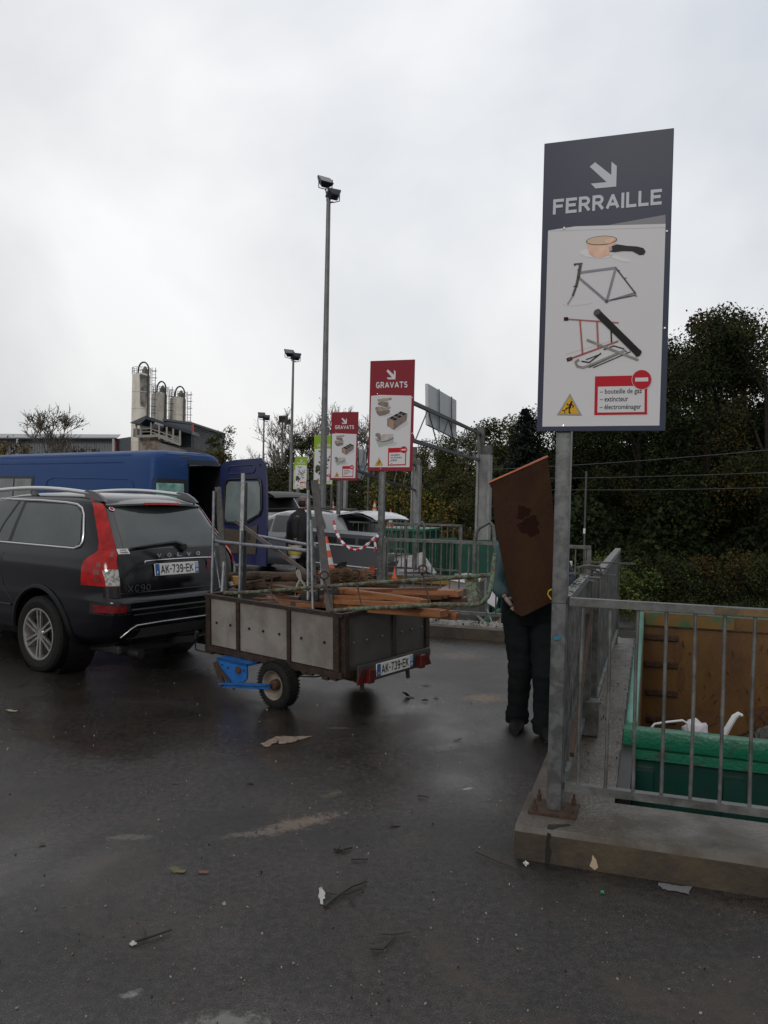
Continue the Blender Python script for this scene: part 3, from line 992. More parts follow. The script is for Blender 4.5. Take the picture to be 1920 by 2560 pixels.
obj('bicycle_frame_picture', bf, [bluep, dgp, shp, mgp], rt)
# metal scrap
ms = MB()
S.stroke(ms, [(350, 1585), (670, 1495)], 9, 1, 3)
for a, b, w, c in (((345, 1352), (700, 1386), 10, 0), ((445, 1365), (457, 1590), 12, 0), ((558, 1375), (562, 1545), 13, 0), ((650, 1430), (652, 1515), 10, 2),
                   ((360, 1622), (695, 1508), 12, 0), ((342, 1352), (362, 1352), 24, 2), ((355, 1624), (382, 1616), 24, 2)):
    S.stroke(ms, [a, b], w, 2, c)
S.stroke(ms, [(490, 1495), (825, 1635)], 15, 4, 1)
S.stroke(ms, [(430, 1625), (408, 1640), (420, 1668), (455, 1678), (500, 1665), (740, 1570)], 15, 3, 1)
S.stroke(ms, [(525, 1680), (775, 1580)], 6, 3, 2)
S.stroke(ms, [(497, 1678), (740, 1575)], 5, 3, 2)
S.stroke(ms, [(600, 1562), (665, 1538), (730, 1558), (750, 1580)], 7, 3, 2)
S.stroke(ms, [(450, 1635), (500, 1645), (580, 1585)], 8, 3, 2)
S.stroke(ms, [(480, 1625), (575, 1592)], 6, 3, 2)
S.stroke(ms, [(560, 1315), (828, 1590)], 47, 5, 2)
S.ell(ms, 560, 1313, 26, 18, 6, 4, rot=-.6)
S.ell(ms, 829, 1592, 26, 16, 6, 2, rot=-.8)
S.stroke(ms, [(730, 1475), (800, 1560)], 10, 6, 2)
obj('scrap_picture', ms, [mat('print_dull_red', (.26, .02, .03), .3), mgp, inkm, shp, dgp], rt)

# ---- GRAVATS
HG = homog([(62, 122), (907, 100), (858, 2190), (12, 2150)])
S = Sheet(HG)
r1 = sign_root('waste_sign', K[1]+U*.16+V*.28, .30, zb, 'red sign reading GRAVATS on its own post, nearest of the two', 'sorting signs')
sign_common(r1, S, wine, None, [(75, 765), (240, 750), (845, 775), (805, 2110), (45, 2085)],
    [(398, 282), (508, 385), (510, 290), (543, 325), (535, 468), (398, 466), (372, 432), (470, 430), (366, 312)],
    'GRAVATS', [(170, 512), (768, 506), (768, 622), (170, 628)],
    [(226, 1908), (145, 2062), (302, 2062)], [(398, 1740), (745, 1740), (735, 2072), (390, 2068)],
    [('- placoplâtre,', .56), ('- sac de ciment', .66), ('- amiante', .40), ('- ...', .16)], (698, 1780, 64), .30, zb)
st = MB()
S.ell(st, 330, 1110, 130, 40, 1, 2)
S.poly(st, [(195, 830), (300, 815), (465, 805), (462, 840), (380, 868), (290, 880), (210, 872)], 2, 0)
S.poly(st, [(205, 895), (260, 880), (395, 885), (410, 930), (395, 985), (330, 975), (240, 945), (205, 930)], 2, 1)
S.poly(st, [(150, 1000), (175, 970), (260, 965), (330, 990), (440, 965), (452, 990), (400, 1025), (250, 1050), (165, 1035)], 3, 0)
S.poly(st, [(165, 1040), (250, 1055), (400, 1030), (438, 1040), (420, 1090), (340, 1125), (235, 1142), (190, 1100)], 2, 3)
obj('stones_picture', st, [stonep, mgp, shp, brickp], r1)
bk = MB()
S.poly(bk, [(382, 1192), (505, 1240), (765, 1105), (640, 1070)], 2, 1)
S.poly(bk, [(402, 1195), (505, 1240), (500, 1405), (400, 1335)], 3, 2)
S.poly(bk, [(505, 1240), (765, 1105), (750, 1235), (500, 1405)], 3, 0)
S.poly(bk, [(382, 1192), (404, 1196), (402, 1340), (382, 1338)], 3, 0)
for i in range(3):
    for j in range(2):
        x = 478+i*84-j*0+j*58; y = 1176-i*46+j*28
        S.poly(bk, [(x-55, y+8), (x-8, y-22), (x+42, y-4), (x-4, y+26)], 4, 3)
S.poly(bk, [(500, 1405), (750, 1235), (790, 1300), (560, 1430)], 1, 4)
obj('block_picture', bk, [brickp, mgp, brickl, inkm, shp], r1)
pl = MB()
S.ell(pl, 430, 1660, 140, 50, 1, 3)
S.poly(pl, [(150, 1550), (500, 1540), (500, 1650), (225, 1722)], 2, 2)
S.poly(pl, [(165, 1555), (300, 1480), (490, 1480), (500, 1560), (400, 1620), (300, 1650), (190, 1610)], 3, 0)
S.stroke(pl, [(190, 1590), (300, 1625), (420, 1605), (495, 1545)], 9, 4, 1)
S.stroke(pl, [(300, 1620), (500, 1560)], 10, 4, 4)
S.ell(pl, 205, 1490, 48, 36, 4, 4)
S.poly(pl, [(190, 1510), (250, 1500), (270, 1580), (215, 1600)], 4, 4)
obj('plaster_picture', pl, [mat('print_plaster', (.46, .42, .42), .3, 0, (.36, .32, .32), scale=14), dgp, mat('print_pale_blue', (.36, .42, .42), .3, spec=.1), shp, mgp], r1)
def copy_sign(src, i, postx, label, dz=0):
    R = Matrix.Rotation(rad(-19.5), 3, 'Z')
    p_ = K[i]+U*.16+V*.28
    loc = Vector((p_.x, p_.y, 0)) - R @ Vector((postx*SW, .055, 0)); loc.z = zb+dz
    return copy_tree(src, loc=loc, label=label)
copy_sign(r1, 2, .30, 'red sign reading GRAVATS farther back, just right of the tall lamp pole')

# ---- VEGETAUX
HV = homog([(553, 1000), (735, 1004), (712, 1443), (544, 1434)])
S = Sheet(HV)
r3 = sign_root('waste_sign', K[3]+U*.16+V*.28, .30, zb, 'green sign reading VÉGÉTAUX partly hidden behind the tall lamp pole', 'sorting signs')
sign_common(r3, S, lime, None, [(558, 1130), (640, 1125), (722, 1133), (706, 1434), (551, 1428)],
    [(636, 1040), (656, 1060), (656, 1042), (662, 1048), (661, 1077), (634, 1077), (629, 1070), (648, 1070), (630, 1047)],
    'VÉGÉTAUX', [(580, 1086), (702, 1086), (702, 1112), (580, 1112)],
    [(587, 1382), (570, 1413), (604, 1413)], [(622, 1358), (691, 1358), (690, 1420), (621, 1418)],
    [('- bois', .34), ('- souches', .5), ('- ...', .2)], (684, 1366, 12), .30, zb)
lf = MB()
S.stroke(lf, [(620, 1160), (622, 1200), (640, 1250), (660, 1330)], 3, 2)
S.stroke(lf, [(640, 1250), (690, 1215)], 3, 2); S.stroke(lf, [(640, 1300), (600, 1340)], 3, 2)
rs = random.Random(5)
for x, y, a, b, r_ in ((605, 1153, 13, 7, .5), (636, 1155, 14, 7, -.5), (610, 1205, 6, 13, -.3), (600, 1250, 12, 7, .9), (622, 1225, 14, 8, .2), (665, 1210, 6, 14, -.2), (692, 1205, 5, 14, .6),
                       (640, 1240, 18, 8, 1), (655, 1250, 16, 8, .3), (682, 1235, 14, 8, -.6), (625, 1260, 12, 6, -.8), (668, 1268, 10, 6, .7), (648, 1280, 9, 6, 0), (660, 1300, 14, 5, .5), (672, 1300, 12, 5, -.5)):
    S.ell(lf, x, y, a, b, 3, 0, 10, rot=r_)
for x, y, r_ in ((588, 1300, 30), (575, 1325, 18), (612, 1315, 18), (600, 1345, 13)):
    S.ell(lf, x, y, r_, r_*.8, 3, 0, 9, rot=rs.uniform(0, 2))
S.stroke(lf, [(620, 1325), (640, 1345), (655, 1352)], 3, 2, 0)
obj('leaves_picture', lf, [leafp], r3)
copy_sign(r3, 5, .55, 'green sign reading VÉGÉTAUX, middle one of the three green signs')
copy_sign(r3, 6, .3, 'green sign reading VÉGÉTAUX, farthest and leftmost, half covered by the next')

# ================================================================== LAMP POLES
headm = mat('floodlight_body', (.022, .022, .035), .45)
lensm = mat('floodlight_lens', (.05, .05, .06), .1)
def flood(mb, c, yaw, tilt, s=1.0):
    """floodlight housing: wide lens frame tapering to a back box, plus its bracket"""
    R = (Matrix.Rotation(yaw, 3, 'Z') @ Matrix.Rotation(tilt, 3, 'X'))
    c = Vector(c)
    w, h = .36*s, .27*s
    rings = [(w*.5, h*.5, -.02), (w*.5, h*.5, .02), (w*.47, h*.47, .05), (w*.30, h*.38, .14), (w*.22, h*.30, .17)]
    rows = []
    for a, b, d in rings:
        rows.append([c + R @ Vector((x*a, d*s*1.0, z*b)) for x, z in ((-1, -1), (1, -1), (1, 1), (-1, 1))])
    mb.grid(rows, closed=True)
    mb.add(rows[0], [(0, 1, 2, 3)], 1); mb.add(rows[-1], [(3, 2, 1, 0)])
    return R
def lamp_pole(x, Y, ztop, r0_, r1_, heads, label, lean=(0, 0)):
    base = Vector((x, Y, 0))
    top = base+Vector((lean[0], lean[1], ztop))
    root = empty('lamp_pole', base, 0, label, 'lamp pole', 'floodlight poles')
    obj('pole', MB().tube([base, base.lerp(top, .5), top], .1, 12, rs=[r0_, (r0_+r1_)/2, r1_]), polem, root, world=True, smooth=True)
    obj('base_plate', MB().box(base+Z*.015, (.4, .4, .03)), galvd, root, world=True)
    for (dx, dz, yaw, tilt, s) in heads:
        mb = MB()
        c = top+Vector((dx, 0, dz))
        flood(mb, c, yaw, tilt, s)
        h = obj('floodlight', mb, [headm, lensm], root, world=True)
        b = MB()
        for sx in (-.17, .17):
            b.tube([c+Vector((sx*s, 0, 0)), c+Vector((sx*s, 0, -.20*s)), c+Vector((0, 0, -.24*s))], .014*s, 5)
        b.tube([c+Vector((0, 0, -.22*s)), top+Vector((0, 0, -.28))], .02, 6)
        obj('bracket', b, headm, h, world=True)
    return root
pA = at(813, 1000, 22)
lamp_pole(pA.x, 22, 9.85, .10, .055, [(-.09, .34, .6, -.8, 1.05), (.12, -.02, 3.6, -.9, 1.0)], 'tall near floodlight pole in the middle with two dark lamp heads', lean=(-.03, 0))
pB = at(729, 1100, 48)
lamp_pole(pB.x, 48, 9.9, .11, .06, [(-.22, .25, .5, -.9, 1.6), (.15, .02, 3.6, -.9, 1.5)], 'second floodlight pole, left of the green signs')
pC = at(659, 1100, 88)
lamp_pole(pC.x, 88, 10.0, .12, .08, [(-.25, .35, .4, -.6, 2.2), (.25, .1, 3.4, -.7, 2.0)], 'distant thin floodlight pole right of the silos')
pD = at(706, 1100, 84)
lamp_pole(pD.x, 84, 9.2, .12, .08, [(.05, .35, 0, .5, 2.6), (.55, .1, 2.6, -.4, 2.0)], 'distant floodlight pole with square lamp facing us before the bare trees')

# ================================================================== GANTRIES AND PANELS
colm = mat('column_steel_grey', (.20, .205, .208), .6, 0, (.28, .285, .288), scale=4, bump=.1)
panelm = mat('panel_back_grey', (.46, .49, .51), .5, 0, (.50, .53, .55), scale=1.5)
def column(px, Y, ztop, w, label):
    c = at(px, 1245, Y); c.z = 0
    root = empty('steel_column', Vector((c.x, c.y, YARD)), 0, label, 'column', 'columns of the sign gantries')
    h = ztop-YARD
    mb = MB()
    mb.box(c+Z*(YARD+h/2)-U*(w*.42), (w*.16, w, h), TH)
    mb.box(c+Z*(YARD+h/2)+U*(w*.42), (w*.16, w, h), TH)
    mb.box(c+Z*(YARD+h/2), (w*.70, w*.5, h), TH)
    obj('shaft', mb, colm, root, world=True)
    obj('foot_plate', MB().box(c+Z*(YARD+.03), (w*2, w*2, .06), TH), galvd, root, world=True)
    cap = MB().box(c+Z*(ztop+.30)-U*.09, (.14, .12, .6), TH).box(c+Z*(ztop+.1)+U*.06, (.2, .14, .18), TH)
    obj('cap_bracket', cap, galvd, root, world=True)
    return c
cA = column(1209, 18, 2.75, .30, 'pale grey column to the left of the rusty sheet, carrying the lattice beam')
cB = column(1040, 27, 2.85, .28, 'pale grey column behind the nearest red sign')
cC = column(860, 40, 2.9, .28, 'slim grey column far behind the second red sign')
def truss(top_a, top_b, dh, n_, label, panel=None):
    """lattice beam between two points (top chord), depth dh"""
    root = empty('lattice_beam', top_b, 0, label, 'beam', 'lattice beams')
    a, b = Vector(top_a), Vector(top_b)
    ch = MB()
    for q in (0, -dh):
        ch.bar(a+Z*q, b+Z*q, .055, .055)
    obj('chord', ch, darkm_s, root, world=True)
    w = MB()
    for i in range(n_):
        p, q = a.lerp(b, i/n_), a.lerp(b, (i+1)/n_)
        m_ = a.lerp(b, (i+.5)/n_)
        w.tube([p+Z*0, m_-Z*dh], .011, 5); w.tube([m_-Z*dh, q], .011, 5)
    obj('web', w, darkm_s, root, world=True)
    return root
darkm_s = mat('painted_beam', (.075, .08, .09), .5, .3)
tA = at(1200, 1084, 18); tB = at(1035, 1008, 12.7)
truss(tB-(tA-tB)*.12, tA, .58, 4, 'lattice beam slanting between the nearest red sign and the pale column')
def vpanel(pts, Ys, label, th=.05):
    w = [at(x, y, Y) for (x, y), Y in zip(pts, Ys)]
    root = empty('gantry_panel', (w[2]+w[3])/2, 0, label, 'sign panel', 'panels seen from behind')
    nn = (w[1]-w[0]).cross(w[3]-w[0]).normalized()
    obj('sheet', MB().prism(w, nn*th), panelm, root, world=True)
    fr_ = MB()
    m0, m1 = w[0].lerp(w[1], .3), w[3].lerp(w[2], .3)
    off = -nn*.03 if nn.y > 0 else nn*(th+.03)
    obj('stiffener', fr_.bar(m0+off, m1+off, .022), galv, root, world=True); m0, m1 = w[0].lerp(w[1], .75), w[3].lerp(w[2], .75)
    obj('stiffener', MB().bar(m0+off, m1+off, .022), galv, root, world=True)
vpanel([(1070, 959), (1141, 1001), (1141, 1097), (1071, 1062)], [13.9, 16.1, 16.1, 13.9], 'blank grey panel seen from behind above the lattice beam')
tC = at(1040, 1165, 27); tD = at(885, 1092, 20)
truss(tD, tC, .8, 6, 'lattice beam partly hidden behind the two red signs')
vpanel([(884, 1117), (915, 1127), (915, 1170), (884, 1158)], [22.5, 24, 24, 22.5], 'upper blank grey panel peeking out behind the second red sign')
vpanel([(884, 1150), (922, 1166), (905, 1200), (884, 1190)], [22.8, 24.3, 24.1, 22.8], 'lower grey panel peeking out behind the second red sign')
vpanel([(766, 1170), (772, 1172), (772, 1200), (766, 1198)], [38, 39, 39, 38], 'tiny grey panel stack left of the nearest green sign')
for px, Y, h, lab in ((829, 30, 4, 'left thin steel pole under the second red sign'), (855, 34, 4, 'right thin steel pole under the second red sign'), (920, 33, 4, 'thin steel pole between the two red signs'), (957, 14, 2.9, 'thin pole standing just behind the nearest red sign post')):
    c = at(px, 1245, Y); c.z = 0
    tag(obj('thin_pole', MB().tube([c+Z*YARD, c+Z*(h*.9)], .045, 8), galvd, smooth=True), lab, 'pole', 'thin poles')
# railway-like masts and wires before the wood
m_ = at(1464, 1245, 30)
mast = empty('wire_mast', Vector((m_.x, 30, YARD)), 0, 'thin dark mast with a white band in front of the dark wood', 'mast')
obj('pole', MB().tube([Vector((m_.x, 30, YARD)), Vector((m_.x, 30, 2.9))], .035, 8), mat('mast_grey', (.055, .06, .065), .5), mast, world=True)
obj('white_band', MB().tube([at(1461, 1321, 29.95), at(1460.5, 1334, 29.95)], .04, 8), white, mast, world=True)
wirem = mat('wire_grey', (.08, .085, .09), .4, .4)
for (x0, y0, x1, y1, Y, lab) in ((1222, 1174, 1990, 1118, 29, 'uppermost overhead wire crossing before the wood'), (1200, 1196, 1990, 1178, 30.5, 'second overhead wire crossing before the wood'), (1200, 1222, 1990, 1217, 31, 'lowest overhead wire crossing before the wood')):
    a, b = at(x0, y0, Y), at(x1, y1, Y-1)
    pts = [a.lerp(b, t/10)-Z*.25*(1-(t/5-1)**2)*.3 for t in range(11)]
    tag(obj('overhead_wire', MB().tube(pts, .011, 5), wirem, smooth=True), lab, 'wire', 'overhead wires')

# ================================================================== INDUSTRIAL BUILDINGS
clad = mat('grey_cladding', (.12, .14, .165), .5, .2, (.15, .17, .19), scale=.6, rvar=.1)
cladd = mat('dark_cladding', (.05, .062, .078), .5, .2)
clads = mat('shed_cladding_pale', (.20, .20, .205), .55, .1, (.15, .15, .15), scale=.8)
silom = mat('silo_paint', (.62, .59, .52), .6, 0, (.36, .32, .26), scale=.55, lo=.46, hi=.70, stretch=(1, 1, .35), bump=.1)
silod = mat('silo_soot', (.10, .095, .09), .7, 0, (.30, .29, .27), scale=.9, lo=.4, hi=.6)
steelk = mat('walkway_steel', (.17, .17, .17), .5, .4)
redtrim = mat('red_trim', (.28, .03, .03), .5)
YB = 130.
def B(px, py, Y=YB): return at(px, py, Y)
def wallpoly(root, name, pts, th, m, Y=YB):
    w = [B(x, y, yy) for x, y, yy in pts]
    return obj(name, MB().prism(w, (0, th, 0)), m, root, world=True)
h1 = empty('warehouse', B(150, 1236), 0, 'long low grey-blue clad warehouse on the left behind the van', 'warehouse')
def ribs_mb(x0, x1, ytop, ybot, Y, step, ytop2=None):
    mb = MB()
    n_ = int((x1-x0)/step)
    for i in range(n_):
        x = x0+(i+.5)*step
        yt = ytop+((ytop2 or ytop)-ytop)*(i+.5)/n_
        mb.bar(B(x, yt, Y-.04), B(x, ybot, Y-.04), .14, .07, up=(0, 1, 0))
    return mb
wallpoly(h1, 'wall', [(-260, 1240, YB), (-260, 1096, YB), (286, 1094, YB), (286, 1240, YB)], 1.0, clad)
obj('cladding_ribs', ribs_mb(-250, 286, 1097, 1236, YB, 6.5, 1096), clad, h1, world=True)
wallpoly(h1, 'dark_bay', [(292, 1240, YB-.2), (292, 1097, YB-.2), (333, 1091, YB-.2), (333, 1240, YB-.2)], 1.0, cladd)
wallpoly(h1, 'trim', [(286, 1240, YB-.5), (286, 1096, YB-.5), (292, 1096, YB-.5), (292, 1240, YB-.5)], .4, redtrim)
wallpoly(h1, 'roof', [(-260, 1093, YB-1.2), (-260, 1083, YB+14), (300, 1086, YB+14), (290, 1095, YB-1.2)], .6, mat('shed_roof', (.25, .255, .265), .5))
wallpoly(h1, 'gutter', [(-260, 1098, YB-1.3), (-260, 1094, YB-1.3), (287, 1094, YB-1.3), (287, 1097.5, YB-1.3)], .3, cladd)
for x in (44, 284):
    obj('downpipe', MB().tube([B(x, 1097, YB-1.2), B(x, 1236, YB-1.2)], .2, 8), mat('downpipe', (.42, .43, .44), .5), h1, world=True)
h2 = empty('shed', B(500, 1236), 0, 'angled grey shed with red corner trim right of the silos', 'shed')
wallpoly(h2, 'wall', [(410, 1240, YB-6), (410, 1052, YB-6), (482, 1060, YB-6), (560, 1085, YB+6), (560, 1240, YB+6)], .8, clads)
wallpoly(h2, 'roof', [(405, 1051, YB-7), (408, 1046, YB-7), (482, 1056, YB-7), (561, 1082, YB+5), (561, 1087, YB+5), (482, 1061, YB-7)], 1.0, cladd)
wallpoly(h2, 'dark_bay', [(415, 1082, YB-7.5), (415, 1055, YB-7.5), (480, 1062, YB-7.5), (480, 1084, YB-7.5)], .5, cladd)
wallpoly(h2, 'trim', [(479, 1084, YB-7.7), (479, 1060, YB-7.7), (483, 1061, YB-7.7), (483, 1085, YB-7.7)], .4, redtrim)
ls = MB()
for j in range(14):
    y = 1067+j*4
    ls.bar(B(484, y, YB-6.4), B(558, y+ (18 if j < 3 else 16), YB+5.2), .08, .06)
obj('cladding_ribs', ls, clads, h2, world=True)
# loading tower with lean-to roof and open floor
tw = empty('batching_tower', B(400, 1236, YB-10), 0, 'rusty loading tower with slanting dark canopy under the silos', 'tower')
wallpoly(tw, 'canopy', [(324, 1057, YB-12), (364, 1039, YB-12), (480, 1078, YB-9), (480, 1086, YB-9), (364, 1047, YB-12), (350, 1060, YB-12)], 5.0, cladd)
wallpoly(tw, 'column_block', [(346, 1240, YB-10), (346, 1092, YB-10), (398, 1092, YB-10), (398, 1240, YB-10)], 4.0, mat('stained_block', (.27, .245, .22), .7, 0, (.12, .075, .05), scale=.9, lo=.42, hi=.6))
wallpoly(tw, 'low_wall', [(398, 1240, YB-10), (398, 1106, YB-10), (450, 1122, YB-10), (450, 1240, YB-10)], 4.0, clads)
fr_ = MB()
for x in (341, 352, 378, 398, 417, 433, 450):
    yt = 1052+max(0, (x-365))*.29
    fr_.bar(B(x, yt, YB-11), B(x, 1093+max(0, x-380)*.3, YB-11), .22, .22)
fr_.bar(B(340, 1091, YB-11), B(398, 1089, YB-11), .25, .35); fr_.bar(B(398, 1091, YB-11), B(452, 1112, YB-11), .25, .35)
for k, y in enumerate((1072, 1080)):
    fr_.bar(B(352, y, YB-11), B(378, y-1, YB-11), .12, .12); fr_.bar(B(378, y, YB-11), B(450, y+24, YB-11), .14, .14)
obj('floor_frame', fr_, mat('frame_paint', (.28, .27, .25), .6), tw, world=True)
mach = MB()
for x, y, w_, h_ in ((362, 1083, 3, 1.2), (372, 1086, 1.5, 1), (392, 1085, 2.2, 1.6), (412, 1092, 2.2, 1.6), (437, 1099, 1.6, 1.2)):
    mach.box(B(x, y, YB-8), (w_, 1.5, h_))
obj('machinery', mach, silod, tw, world=True)
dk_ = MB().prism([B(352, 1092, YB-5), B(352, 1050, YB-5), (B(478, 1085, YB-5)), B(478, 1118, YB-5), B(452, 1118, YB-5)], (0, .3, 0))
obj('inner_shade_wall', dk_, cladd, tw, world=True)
# silos
def silo(x0, x1, ytop, Y, label, soot):
    r_ = (x1-x0)/2*Y/FPX
    xc = (x0+x1)/2
    c = B(xc, ytop, Y)
    zt = c.z
    root = empty('silo', Vector((c.x, c.y, YARD)), 0, label, 'silo', 'cement silos')
    prof = [(r_, YARD), (r_, zt-.1), (r_-.08, zt), (.6*r_, zt+.25), (.02, zt+.4)]
    rg = []
    obj('shell', MB().lathe(prof, (c.x, c.y, 0), 'z', 36), silom, root, smooth=True, world=True)
    for k in range(1, 6):
        bands = MB().lathe([(r_+.0, zt-k*2.6), (r_+.03, zt-k*2.6-.03), (r_+.03, zt-k*2.6-.10), (r_, zt-k*2.6-.13)], (c.x, c.y, 0), 'z', 36)
        obj('weld_band', bands, silom, root, smooth=True, world=True)
    if soot:
        # dust stain wrapping the upper right of the shell
        st_ = MB(); rows = []
        for zz in range(9):
            z = zt-.12-zz*.62
            rows.append([Vector((c.x+(r_+.012)*math.sin(a_), c.y-(r_+.012)*math.cos(a_), z+.1*math.sin(5*a_))) for a_ in [rad(4+zz*1.2+j*(70-zz*5)/8) for j in range(9)]])
        obj('dust_stain', st_.grid(rows), silod, root, world=True)
    rl = MB()
    n_ = 14
    for k in (0.45, .95):
        rl.tube([Vector((c.x+r_*1.02*math.cos(2*PI*i/24), c.y+r_*1.02*math.sin(2*PI*i/24), zt+k*1.15)) for i in range(24)], .035, 4, closed=True)
    for i in range(n_):
        a_ = 2*PI*i/n_
        p_ = Vector((c.x+r_*1.02*math.cos(a_), c.y+r_*1.02*math.sin(a_), zt))
        rl.tube([p_, p_+Z*1.1], .035, 4)
    obj('guard_rail', rl, steelk, root, world=True)
    ld = MB()
    for s_ in (0, .55):
        ld.tube([Vector((c.x+r_+.3+s_, c.y-.2, zt-8)), Vector((c.x+r_+.3+s_, c.y-.2, zt+1.2))], .05, 4)
    for k in range(20):
        z = zt-8+k*.45
        ld.tube([Vector((c.x+r_+.3, c.y-.2, z)), Vector((c.x+r_+.85, c.y-.2, z))], .03, 4)
    for k in range(8):
        z = zt-7+k*1.1
        ld.tube([Vector((c.x+r_+.3+.9*math.sin(q)*.9, c.y-.2-.7*math.cos(q)*.5, z)) for q in [rad(-20+j*25) for j in range(9)]], .03, 4)
    obj('caged_ladder', ld, steelk, root, world=True)
    pp = MB()
    pts = [Vector((c.x+r_*.95, c.y-r_*.6, zt-9)), Vector((c.x+r_*.95, c.y-r_*.6, zt+.6))]
    for q in range(1, 9):
        t = q/9*PI
        pts.append(Vector((c.x+r_*.35+r_*.6*math.cos(t), c.y-r_*.4, zt+.6+1.35*math.sin(t))))
    pts.append(Vector((c.x-r_*.25, c.y-r_*.4, zt+.1)))
    pp.tube(pts, .13, 6)
    obj('filling_pipe', pp, mat('filling_pipe', (.05, .05, .05), .5), root, smooth=True, world=True)
    tp = MB().lathe([(.45, zt+.2), (.45, zt+.9), (.1, zt+1.4)], (c.x+.4*r_, c.y, 0), 'z', 10)
    obj('top_filter', tp, steelk, root, world=True)
silo(331.5, 376, 938, YB-2, 'tallest cement silo with grey dust stain at its top, left of the other two', True)
silo(380, 418, 985, YB+2, 'medium cream silo between the tallest one and the rust-spotted one', False)
silo(424, 465, 997, YB+4, 'right-hand cream silo with rust spots under its rim', False)

# ================================================================== TREES
barkm = mat('bark', (.016, .013, .010), .9, 0, (.032, .027, .021), scale=9, bump=.5)
barkl = mat('pale_bark', (.13, .115, .095), .85, 0, (.08, .07, .06), scale=6)
def leafmat(name, c, c2, sc=.8):
    m = mat(name, c, .7, 0, c2, scale=sc, lo=.38, hi=.64, detail=6, spec=.15)
    return m
lf_dark = leafmat('leaves_dark', (.010, .016, .006), (.026, .034, .010))
lf_mid = leafmat('leaves_mid', (.015, .021, .007), (.038, .041, .011))
lf_aut = leafmat('leaves_autumn', (.045, .033, .010), (.085, .055, .013))
lf_yel = leafmat('leaves_yellow', (.15, .11, .015), (.26, .15, .02))
lf_bri = leafmat('leaves_bush_green', (.05, .085, .018), (.10, .12, .025))
lf_con = leafmat('needles_dark', (.008, .014, .012), (.017, .025, .020))
lf_brn = leafmat('leaves_brown_thin', (.09, .065, .035), (.06, .055, .028))
def leaf(mb, c, s, rs, mi, flat=.0):
    n_ = Vector((rs.gauss(0, 1), rs.gauss(0, 1), rs.gauss(0, 1)+flat)).normalized()
    a_ = n_.orthogonal().normalized()
    b_ = n_.cross(a_)
    t = rs.uniform(0, 6.28)
    x = a_*math.cos(t)+b_*math.sin(t); y = b_*math.cos(t)-a_*math.sin(t)
    l_ = s*rs.uniform(.6, 1.3); w = l_*rs.uniform(.4, .7)
    o = len(mb.v)
    mb.v += [c-x*l_, c-y*w, c+x*l_, c+y*w*.9]
    mb.f.append((o, o+1, o+2, o+3)); mb.m.append(mi)
RMIN = [0]
def limbs(mb, p, d, ln, r, depth, rs, tips, spread=.6, up=.12, kids=(2, 4), n=5):
    r = max(r, RMIN[0])
    pts = [p]; rr = [r]
    q = p.copy(); dd = d.copy()
    for i in range(4):
        dd = (dd+Vector((rs.gauss(0, .10), rs.gauss(0, .10), rs.gauss(0, .06)+up*.3))).normalized()
        q = q+dd*ln/4
        pts.append(q.copy()); rr.append(r*(1-.55*(i+1)/4))
    mb.tube(pts, r, n, rs=rr)
    if depth == 0:
        tips += pts[1:]
        return
    tips.append(pts[-1])
    for k in range(rs.randint(*kids)):
        t = rs.uniform(.35, 1)
        j = min(3, int(t*4))
        b = pts[j].lerp(pts[j+1], t*4-j if t < 1 else 1)
        nd = (dd+Vector((rs.gauss(0, spread), rs.gauss(0, spread), rs.gauss(.1, spread*.6)+up))).normalized()
        limbs(mb, b, nd, ln*rs.uniform(.5, .75), rr[-1]*rs.uniform(.5, .8), depth-1, rs, tips, spread, up, kids, max(3, n-1))
